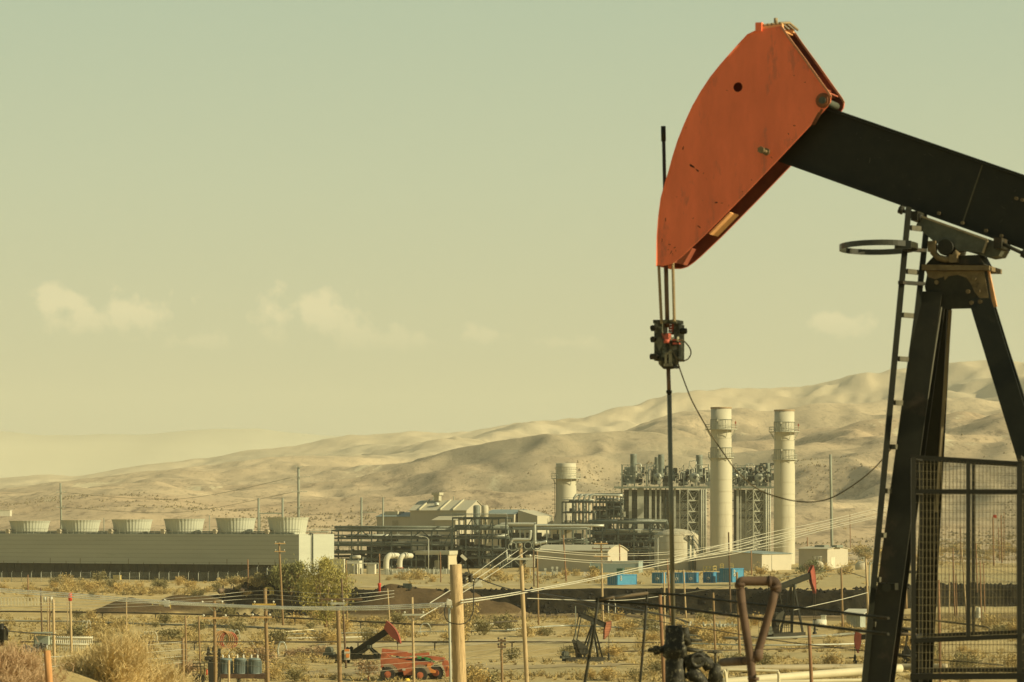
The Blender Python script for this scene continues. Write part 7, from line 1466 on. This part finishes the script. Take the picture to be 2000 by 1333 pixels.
HR([(1264, 1158, 44.6), (1259, 1230, 44.6), (1254, 1290, 44.6), (1250, 1335, 44.6), (1238, 1500, 44.6)], 5.2, nm='post')
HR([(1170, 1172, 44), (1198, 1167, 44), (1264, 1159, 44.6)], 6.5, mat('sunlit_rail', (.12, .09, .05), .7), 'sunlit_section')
# more dark rails near the jack foot
jr = thing('foot_rail', P(1800, 1252, 44), 'dark bent pipe rail crossing behind the cage at the jack foot', 'railing')
def JR(pts, w_, m_=blk2, nm='rail'):
    q = MB(); p3 = [P(*p) for p in pts]; q.tube(p3, w_ / 2 * p3[0].y / F, 10); return q.build(nm, m_, jr)
JR([(1735, 1210, 54), (1830, 1213, 54), (1900, 1221, 54), (1927, 1225, 54), (1932, 1228, 54), (1931, 1242, 54)], 3.5)
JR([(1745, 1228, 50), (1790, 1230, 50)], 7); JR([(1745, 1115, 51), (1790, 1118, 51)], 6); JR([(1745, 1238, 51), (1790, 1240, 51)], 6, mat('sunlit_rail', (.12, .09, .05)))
JR([(1740, 1280, 51), (1790, 1282, 51)], 6); JR([(1820, 1289, 54), (1900, 1294, 54), (1960, 1300, 54)], 2.5)
# guard cage round the counterweights
CG = Plane(1785, 44, 10); cgm = mat('cage_frame_paint', (.016, .015, .008), .5); cage = thing('guard_cage', CG.w(1, 0, 11), 'black mesh guard cage on tube frame before the jack legs', 'guard cage')
def cg(x, y, o=0): return CG.pt(x, y, o)
def cbar(x0, y0, x1, y1, w_, o=0, nm='rail', m_=cgm): q = MB(); q.bar(cg(x0, y0, o), cg(x1, y1, o), w_ * 44 / F, w_ * 44 / F); return q.build(nm, m_, cage)
for o, dx in ((0, 0), (1.9, 8)):
    k = 1 if o == 0 else .8
    cbar(1776, 892, 1995, 906, 7.5 * k, o); cbar(1780, 960, 2160, 961, 8 * k, o); cbar(1778, 1252, 1995, 1243, 9 * k, o); cbar(1778, 1322, 2160, 1320, 12 * k, o)
    for (x, y0, y1, w_) in [(1784, 893, 1560, 9), (1891, 899, 1247, 7.5), (1991, 905, 1560, 9), (2100, 960, 1560, 9)]: cbar(x, y0, x, y1, w_ * k, o, 'post')
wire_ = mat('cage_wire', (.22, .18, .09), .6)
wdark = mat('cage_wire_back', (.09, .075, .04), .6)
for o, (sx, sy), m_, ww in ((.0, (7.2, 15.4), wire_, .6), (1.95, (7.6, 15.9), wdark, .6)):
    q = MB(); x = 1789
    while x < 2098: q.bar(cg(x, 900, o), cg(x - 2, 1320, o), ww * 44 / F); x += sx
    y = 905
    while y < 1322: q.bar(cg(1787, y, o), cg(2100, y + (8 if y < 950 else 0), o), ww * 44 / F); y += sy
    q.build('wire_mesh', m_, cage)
for o in (0, 1.95):
    q = MB(); 
for x in (1784, 1991): q = MB(); q.bar(cg(x, 893, 0), cg(x, 893, 1.95), .05); q.bar(cg(x, 961, 0), cg(x, 961, 1.95), .05); q.bar(cg(x, 1250, 0), cg(x, 1250, 1.95), .05); q.build('side_rail', cgm, cage)
# bolts and hoses on the near leg
t = thing('leg_clamp', jp(1733, 1145, at=-1.1), 'dark clamp bolted on the front leg of the big jack', 'clamp')
q = MB(); q.box(jp(1735, 1146, at=-1.3), (.25, .2, .1), 21); q.cyl(jp(1732, 1148, at=-1.42), jp(1732, 1148, at=-1.2), .07, 8); q.build('clamp_body', blk, t)

# fence post lower left
p_, d__ = pole('short orange brown fence post in the scrub at lower left', 92, 1271, 96, 1333, 15, 'o', 57, name='fence_post', cat='post')
q = MB()
for y in (1284, 1303, 1312): q.lathe(P(86, y, 65.6), [(.02, 0), (.04, .01), (.03, .03), (.04, .05), (.01, .07)], 8)
tag(q.build('fence_insulator', ins_m), 'small white insulators on the left of the fence post', 'insulator')
# ------------------------------------------------------------------ vegetation
tanb = mat('dry_scrub', (.42, .315, .125), .95, var=.35, scale=.9)
tanb2 = mat('golden_scrub', (.46, .325, .115), .95, var=.3, scale=.9)
olive = mat('olive_scrub', (.21, .18, .075), .95, var=.35, scale=.9)
redb = mat('reddish_scrub', (.34, .23, .12), .95, var=.3, scale=.9)
grass = mat('pale_straw', (.52, .40, .19), .9, var=.25, scale=2)
def leafcloud(n, rx, ry, h, size, seed, clumps=9, flat=.0):
    r_ = random.Random(seed); q = MB(); cl = [(r_.uniform(-.65, .65) * rx, r_.uniform(-.65, .65) * ry, r_.uniform(.15, .75) * h, r_.uniform(.35, .6)) for _ in range(clumps)]
    for i in range(n):
        cx, cy, cz, cs = r_.choice(cl); 
        while True:
            v = Vector((r_.gauss(0, .5), r_.gauss(0, .5), r_.gauss(0, .5)))
            if v.length < 1.15: break
        p = Vector((cx + v.x * rx * cs, cy + v.y * ry * cs, max(.02 * h, cz + v.z * h * cs * .8))); s = size * r_.uniform(.5, 1.3)
        u = Vector((r_.uniform(-1, 1), r_.uniform(-1, 1), r_.uniform(-.3, 1))).normalized(); w_ = u.cross(Vector((r_.uniform(-1, 1), r_.uniform(-1, 1), r_.uniform(-1, 1)))).normalized()
        q.add([p, p + u * s + w_ * s * .35, p + u * s * 1.9, p + u * s - w_ * s * .35], [(0, 1, 2, 3)])
    return q
def stems(q, n, rx, h, seed, w_=.02):
    r_ = random.Random(seed)
    for i in range(n): a_ = r_.uniform(0, 6.28); q.bar((0, 0, 0), (math.cos(a_) * rx * r_.uniform(.2, .9), math.sin(a_) * rx * r_.uniform(.2, .9), h * r_.uniform(.4, .95)), w_)
    return q
protos = []
for k, (m_, rx, h) in enumerate([(tanb, .85, 1.0), (tanb2, .8, .95), (olive, .9, 1.15), (tanb, 1.05, .8), (tanb2, 1.0, 1.15), (olive, .75, .8), (redb, .85, .9), (tanb, .6, .7)]):
    q = leafcloud(520, rx, rx, h, .10, 100 + k); stems(q, 22, rx, h, k); me = q.build('shrub', m_).data; o_ = [o for o in col.objects if o.data == me][0]
    # re-origin at the foot
    for v in me.vertices: v.co = v.co + o_.location
    bpy.data.objects.remove(o_); protos.append(me)
KIND = ['dry tan', 'golden', 'olive grey', 'low spreading tan', 'tall golden', 'small olive', 'reddish', 'small tan']
def place_shrub(me_i, p, sc_, lab, grp):
    o = bpy.data.objects.new('shrub', protos[me_i]); col.objects.link(o); o.location = (p.x, p.y, tz(p.x, p.y) - .05); o.scale = (sc_, sc_, sc_ * rnd.uniform(.8, 1.15)); o.rotation_euler = (0, 0, rnd.uniform(0, 6.28)); return tag(o, lab, 'shrub', grp)
zones = [ # u0,u1,y0,y1,count,scale,label,kinds
 (70, 520, 1140, 1168, 84, 1.35, 'desert shrub on the slope under the chain link fence', [0, 1, 2, 3, 4]),
 (0, 200, 1142, 1180, 12, 1.7, 'desert shrub above the far left frames', [0, 1, 2]),
 (130, 560, 1205, 1262, 46, 1.35, 'desert shrub around the pipelines left of the tree', [0, 1, 2, 5, 7]),
 (560, 1010, 1208, 1262, 52, 1.45, 'desert shrub between the brown heap and the long black pipeline', [0, 1, 3, 4, 2]),
 (1010, 1420, 1206, 1262, 44, 1.3, 'desert shrub around the small black jack', [0, 1, 2, 4]),
 (880, 1420, 1276, 1292, 14, 1.2, 'desert shrub beside the dirt road at centre', [2, 0, 1]),
 (100, 760, 1274, 1333, 42, 1.15, 'desert shrub below the long black pipeline at left', [0, 1, 2, 6]),
 (890, 1400, 1312, 1345, 34, 1.05, 'desert shrub along the bottom edge at centre', [0, 1, 2, 4]),
 (1340, 1990, 1206, 1246, 46, 1.3, 'desert shrub right of the far jack on the plain', [0, 1, 2, 5]),
 (1400, 2000, 1264, 1310, 40, 1.2, 'desert shrub beyond the cream pipes at right', [0, 1, 2, 5]),
 (1480, 1660, 1108, 1124, 12, 1.5, 'desert shrub at the foot of the right sheds', [0, 1, 7]),
 (900, 1180, 1122, 1136, 22, 1.5, 'desert shrub on the pad before the racks', [0, 1, 7]),
 (690, 860, 1130, 1144, 10, 1.3, 'desert shrub on the pad before the open shelter', [0, 1, 7]),
 (1580, 2010, 1070, 1098, 60, 2.3, 'desert shrub on the flat right of the square shed', [0, 1, 2, 3])]
tot = 0
for (u0, u1, y0, y1, n_, s0, lb, ks) in zones:
    for k in range(int(n_ * .6)):
        p = G(rnd.uniform(u0, u1), rnd.uniform(y0, y1))
        if on_road(1000 + F * p.x / p.y, p.y): continue
        if 725 < 1000 + F * p.x / p.y < 890 and 300 < p.y < 335: continue
        place_shrub(rnd.choice(ks), p, s0 * rnd.uniform(.6, 1.7), lb, 'desert shrubs: ' + lb.split('shrub ')[1]); tot += 1
# uncountable scrub: one object of small tufts
q = MB(); r_ = random.Random(77)
def tuft(q, p, s, n):
    for j in range(n):
        u = Vector((r_.uniform(-1, 1), r_.uniform(-1, 1), r_.uniform(.2, 1.2))).normalized(); w_ = u.cross(Vector((r_.uniform(-1, 1), r_.uniform(-1, 1), .3))).normalized(); b = p + Vector((r_.uniform(-1, 1), r_.uniform(-1, 1), 0)) * s * .5
        q.add([b - w_ * s * .14, b + w_ * s * .14, b + u * s], [(0, 1, 2)])
pts_ = []
for (u0, u1, y0, y1, n_) in [(-20, 560, 1138, 1168, 900), (-20, 2020, 1205, 1250, 3400), (-20, 2020, 1250, 1334, 3400), (600, 1700, 1118, 1141, 500), (1570, 2020, 1060, 1105, 1600)]:
    U_ = np.array([r_.uniform(u0, u1) for _ in range(n_)]); Y_ = np.array([r_.uniform(y0, y1) for _ in range(n_)]); pts_ += list(zip(U_, Y_))
U_ = np.array([p[0] for p in pts_]); Y_ = np.array([p[1] for p in pts_]); D_ = F * (HC - np.where(Y_ < 1142, 3.5, 0)) / (Y_ - HY); X_ = (U_ - 1000) / F * D_
for _ in range(2): D_ = F * (HC - terrain(X_, D_)) / (Y_ - HY); X_ = (U_ - 1000) / F * D_
Z_ = terrain(X_, D_); V_ = vn(X_ * .06, D_ * .03, 88)
for u_, x_, d_, z_, v_ in zip(U_, X_, D_, Z_, V_):
    if on_road(u_, d_) or v_ < .42 or (534 < d_ < 552 and u_ > 520): continue
    tuft(q, Vector((x_, d_, z_ - .03)), r_.uniform(.25, .7) * (1.5 if d_ > 560 else 1), 9)
for u_, x_, d_, z_, v_ in list(zip(U_, X_, D_, Z_, V_))[::9]:
    if on_road(u_, d_) or v_ < .4 or 534 < d_ < 552 and u_ > 520 or (300 < d_ < 330 and 725 < u_ < 890): continue
    R0 = r_.uniform(.5, 1.3); c = Vector((x_, d_, z_))
    for j in range(70):
        a_ = r_.uniform(0, 6.28); ph = r_.uniform(.1, 1.5); p = c + Vector((math.cos(a_) * math.cos(ph) * R0 * 1.2, math.sin(a_) * math.cos(ph) * R0 * 1.2, math.sin(ph) * R0 * .75)) * r_.uniform(.5, 1); tuft(q, p, .16, 1); tuft(q, p, .22, 1)
struct(q.build('scrub_cover', mat('scrub_tufts', (.34, .255, .10), .95, var=.4, scale=.08)), 'stuff')

# the big willow like tree
def tree(px, pyb, wpx, hpx, label, m_, seed, n, d=None, leaf=.22, blobs=None, trunk=wood):
    g = G(px, pyb) if d is None else P(px, pyb, d); s = g.y / F; t = thing('tree', g, label, 'tree'); r_ = random.Random(seed); q = MB(); H = hpx * s; Wd = wpx * s
    tips = []
    for k in range(9):
        a_ = r_.uniform(0, 6.28); sp = r_.uniform(.15, .45); pts = [g, g + Vector((math.cos(a_) * Wd * sp * .2, math.sin(a_) * Wd * .1, H * .2)), g + Vector((math.cos(a_) * Wd * sp * .7, math.sin(a_) * Wd * .2, H * .5)), g + Vector((math.cos(a_) * Wd * sp, math.sin(a_) * Wd * .25, H * r_.uniform(.7, .92)))]
        q.tube(spl(pts, 4), lambda u: .16 * (1 - u) + .025, 6)
        for j in range(5):
            f = r_.uniform(.35, .95); b = pts[1].lerp(pts[3], f); q.bar(b, b + Vector((r_.uniform(-1, 1) * Wd * .12, r_.uniform(-1, 1) * Wd * .1, r_.uniform(.02, .14) * H)), .04)
    q.build('trunk', trunk, t); q = MB()
    for i in range(n):
        bx_, bz_, brx, brz = r_.choice(blobs); v = Vector((r_.gauss(0, .42), r_.gauss(0, .42), r_.gauss(0, .42))); 
        p = g + Vector(((bx_ + v.x * brx) * Wd, v.y * Wd * .3, max(.05, (bz_ + v.z * brz)) * H)); sz = leaf * r_.uniform(.5, 1.3)
        u = Vector((r_.uniform(-.6, .6), r_.uniform(-.6, .6), r_.uniform(.1, 1))).normalized(); w_ = u.cross(Vector((r_.uniform(-1, 1), r_.uniform(-1, 1), .2))).normalized()
        q.add([p, p + u * sz + w_ * sz * .28, p + u * sz * 2, p + u * sz - w_ * sz * .28], [(0, 1, 2, 3)])
    q.build('crown', m_, t); return t
wil = mat('willow_leaf', (.33, .285, .075), .8, var=.35, scale=.6); wil2 = mat('dark_willow_leaf', (.19, .185, .06), .85, var=.35, scale=.6)
tree(636, 1226, 100, 124, 'large yellow green willow in front of the cooling tower end', wil, 3, 8500, leaf=.20, blobs=[(-.22, .80, .30, .25), (.18, .78, .28, .22), (-.02, .88, .22, .2), (.33, .62, .25, .3), (-.35, .62, .3, .3), (0, .6, .4, .3), (.1, .35, .35, .25), (-.25, .38, .3, .25), (0, .18, .2, .16), (-.02, .98, .12, .12)])
tree(568, 1166, 78, 60, 'darker green bushy tree left of the large willow', wil2, 4, 5000, leaf=.24, blobs=[(-.3, .45, .3, .4), (0, .5, .35, .45), (.25, .6, .3, .45), (-.1, .75, .25, .3), (.1, .3, .4, .3), (.2, .85, .15, .2), (-.35, .7, .12, .2)])
tree(1585, 1126, 60, 28, 'small grey green bushy tree below the pale dome tank', mat('grey_willow', (.15, .155, .065), .85, var=.3, scale=.6), 5, 1500, leaf=.22, blobs=[(-.3, .4, .3, .4), (0, .55, .35, .5), (.28, .4, .25, .35), (.05, .85, .2, .3)])
# near foreground brush, lower left
def brush(px, pyt, d, rpx, label, m_, seed, n=2600, hgt=None):
    c = P(px, pyt, d); gz_ = tz(c.x, d); H = c.z - gz_; rad = rpx * d / F; r_ = random.Random(seed); q = MB()
    for i in range(n):
        a_ = r_.uniform(0, 6.28); rr = rad * abs(r_.gauss(0, .5)); b = Vector((c.x + math.cos(a_) * rr, d + math.sin(a_) * rr * 1.2, 0)); b.z = gz_
        f = max(.2, 1 - (rr / rad)**2 * .55) * r_.uniform(.45, 1.05); L_ = H * f; ln = Vector((math.cos(a_) * r_.uniform(0, .5), math.sin(a_) * r_.uniform(0, .4), 1)) 
        m0 = b + ln * L_ * r_.uniform(.35, .75); p1 = m0 + Vector((r_.gauss(0, .28), r_.gauss(0, .28), r_.uniform(.05, .45))); w_ = Vector((r_.uniform(.002, .007), 0, 0))
        if i % 4 == 0: q.add([b - w_, b + w_, m0 + w_, m0 - w_], [(0, 1, 2, 3)])
        q.add([m0 - w_ * 1.4, m0 + w_ * 1.4, p1], [(0, 1, 2)])
        for j in range(3): e = m0.lerp(p1, r_.random()); q.add([e - w_ * 1.6, e + w_ * 1.6, e + Vector((r_.gauss(0, .1), r_.gauss(0, .1), r_.gauss(.08, .07)))], [(0, 1, 2)])
    return tag(q.build('dry_bush', m_), label, 'bush')
pale_b = mat('pale_straw_brush', (.62, .47, .22), .95, var=.3, scale=2.5); pink_b = mat('rosy_straw_brush', (.56, .38, .21), .95, var=.3, scale=2.5)
brush(238, 1226, 72, 22, 'tall blurred straw plume in the left foreground', pale_b, 1, 2600)
brush(225, 1266, 73, 46, 'wide straw bush at the foot of the tall straw plume', pale_b, 8, 4200)
brush(178, 1292, 74, 40, 'low straw bush left of the tall straw plume', pale_b, 2, 2600)
brush(300, 1300, 76, 42, 'low straw bush right of the tall straw plume', pale_b, 3, 2600)
brush(18, 1262, 62, 42, 'reddish dry bush in the lower left corner', pink_b, 4, 5200)
brush(62, 1300, 60, 26, 'small reddish dry bush left of the fence post', pink_b, 5, 1600)
brush(350, 1322, 80, 40, 'thin straw bush at the bottom near the stout pole', pale_b, 7, 1200)
# spoil heaps get clods of earth so the bank is not smooth
q = MB(); r_ = random.Random(31)
for k in range(900):
    u_ = r_.uniform(430, 2050); x0_ = 0; d_ = 540 + 50 * float(ss(1650, 1850, np.array([u_]))[0]) + r_.uniform(-12, 14); x_ = (u_ - 1000) / F * d_; s_ = r_.uniform(.15, .6); c = Vector((x_, d_, tz(x_, d_) + s_ * .2))
    vs = [c + Vector((r_.uniform(.6, 1) * a * s_, r_.uniform(.6, 1) * b * s_, r_.uniform(.5, 1) * e * s_ * .8)) for (a, b, e) in [(1, 0, 0), (-1, 0, 0), (0, 1, 0), (0, -1, 0), (0, 0, 1), (0, 0, -1)]]
    q.add(vs, [(0, 2, 4), (2, 1, 4), (1, 3, 4), (3, 0, 4), (2, 0, 5), (1, 2, 5), (3, 1, 5), (0, 3, 5)])
struct(q.build('dark_clods', mat('black_clods', (.010, .009, .005), .95, var=.5, scale=1)), 'stuff')

# low scrub dotted over the near hills: nobody could count it
q = MB(); r_ = random.Random(55); n_ = 17000
U_ = np.array([r_.uniform(-60, 2060) for _ in range(n_)]); D_ = np.array([1000 + 1150 * r_.random()**.8 for _ in range(n_)]); X_ = (U_ - 1000) / F * D_; Z_ = terrain(X_, D_); V_ = fbm(X_ * .008, D_ * .004, 3, 91)
for x_, d_, z_, v_ in zip(X_, D_, Z_, V_):
    if v_ < .44 + r_.random() * .12: continue
    s_ = r_.uniform(.5, 1.5); h_ = s_ * r_.uniform(.5, .9); a0_ = r_.uniform(0, 6.28); ring = [Vector((x_ + math.cos(a0_ + k * 1.2566) * s_ * r_.uniform(.6, 1), d_ + math.sin(a0_ + k * 1.2566) * s_, z_ - .3)) for k in range(5)]; top = Vector((x_ + r_.uniform(-.3, .3), d_, z_ + h_))
    q.add(ring + [top], [(k, (k + 1) % 5, 5) for k in range(5)])
struct(q.build('hill_scrub', mat('hill_scrub_green', (.17, .135, .07), .95, var=.4, scale=.02)), 'stuff')
# ------------------------------------------------------------------ haze over the whole place
hz = MB(); hz.box((0, 4600, 152), (26000, 9400, 420))
hm = bpy.data.materials.new('haze'); hm.use_nodes = True; n = hm.node_tree.nodes; n.clear()
o_ = n.new('ShaderNodeOutputMaterial'); v_ = n.new('ShaderNodeVolumePrincipled'); v_.inputs['Color'].default_value = (1, .96, .76, 1); v_.inputs['Density'].default_value = .00007; v_.inputs['Anisotropy'].default_value = 0
hm.node_tree.links.new(v_.outputs[0], o_.inputs['Volume'])
ho = hz.build('haze', hm); ho['kind'] = 'stuff'
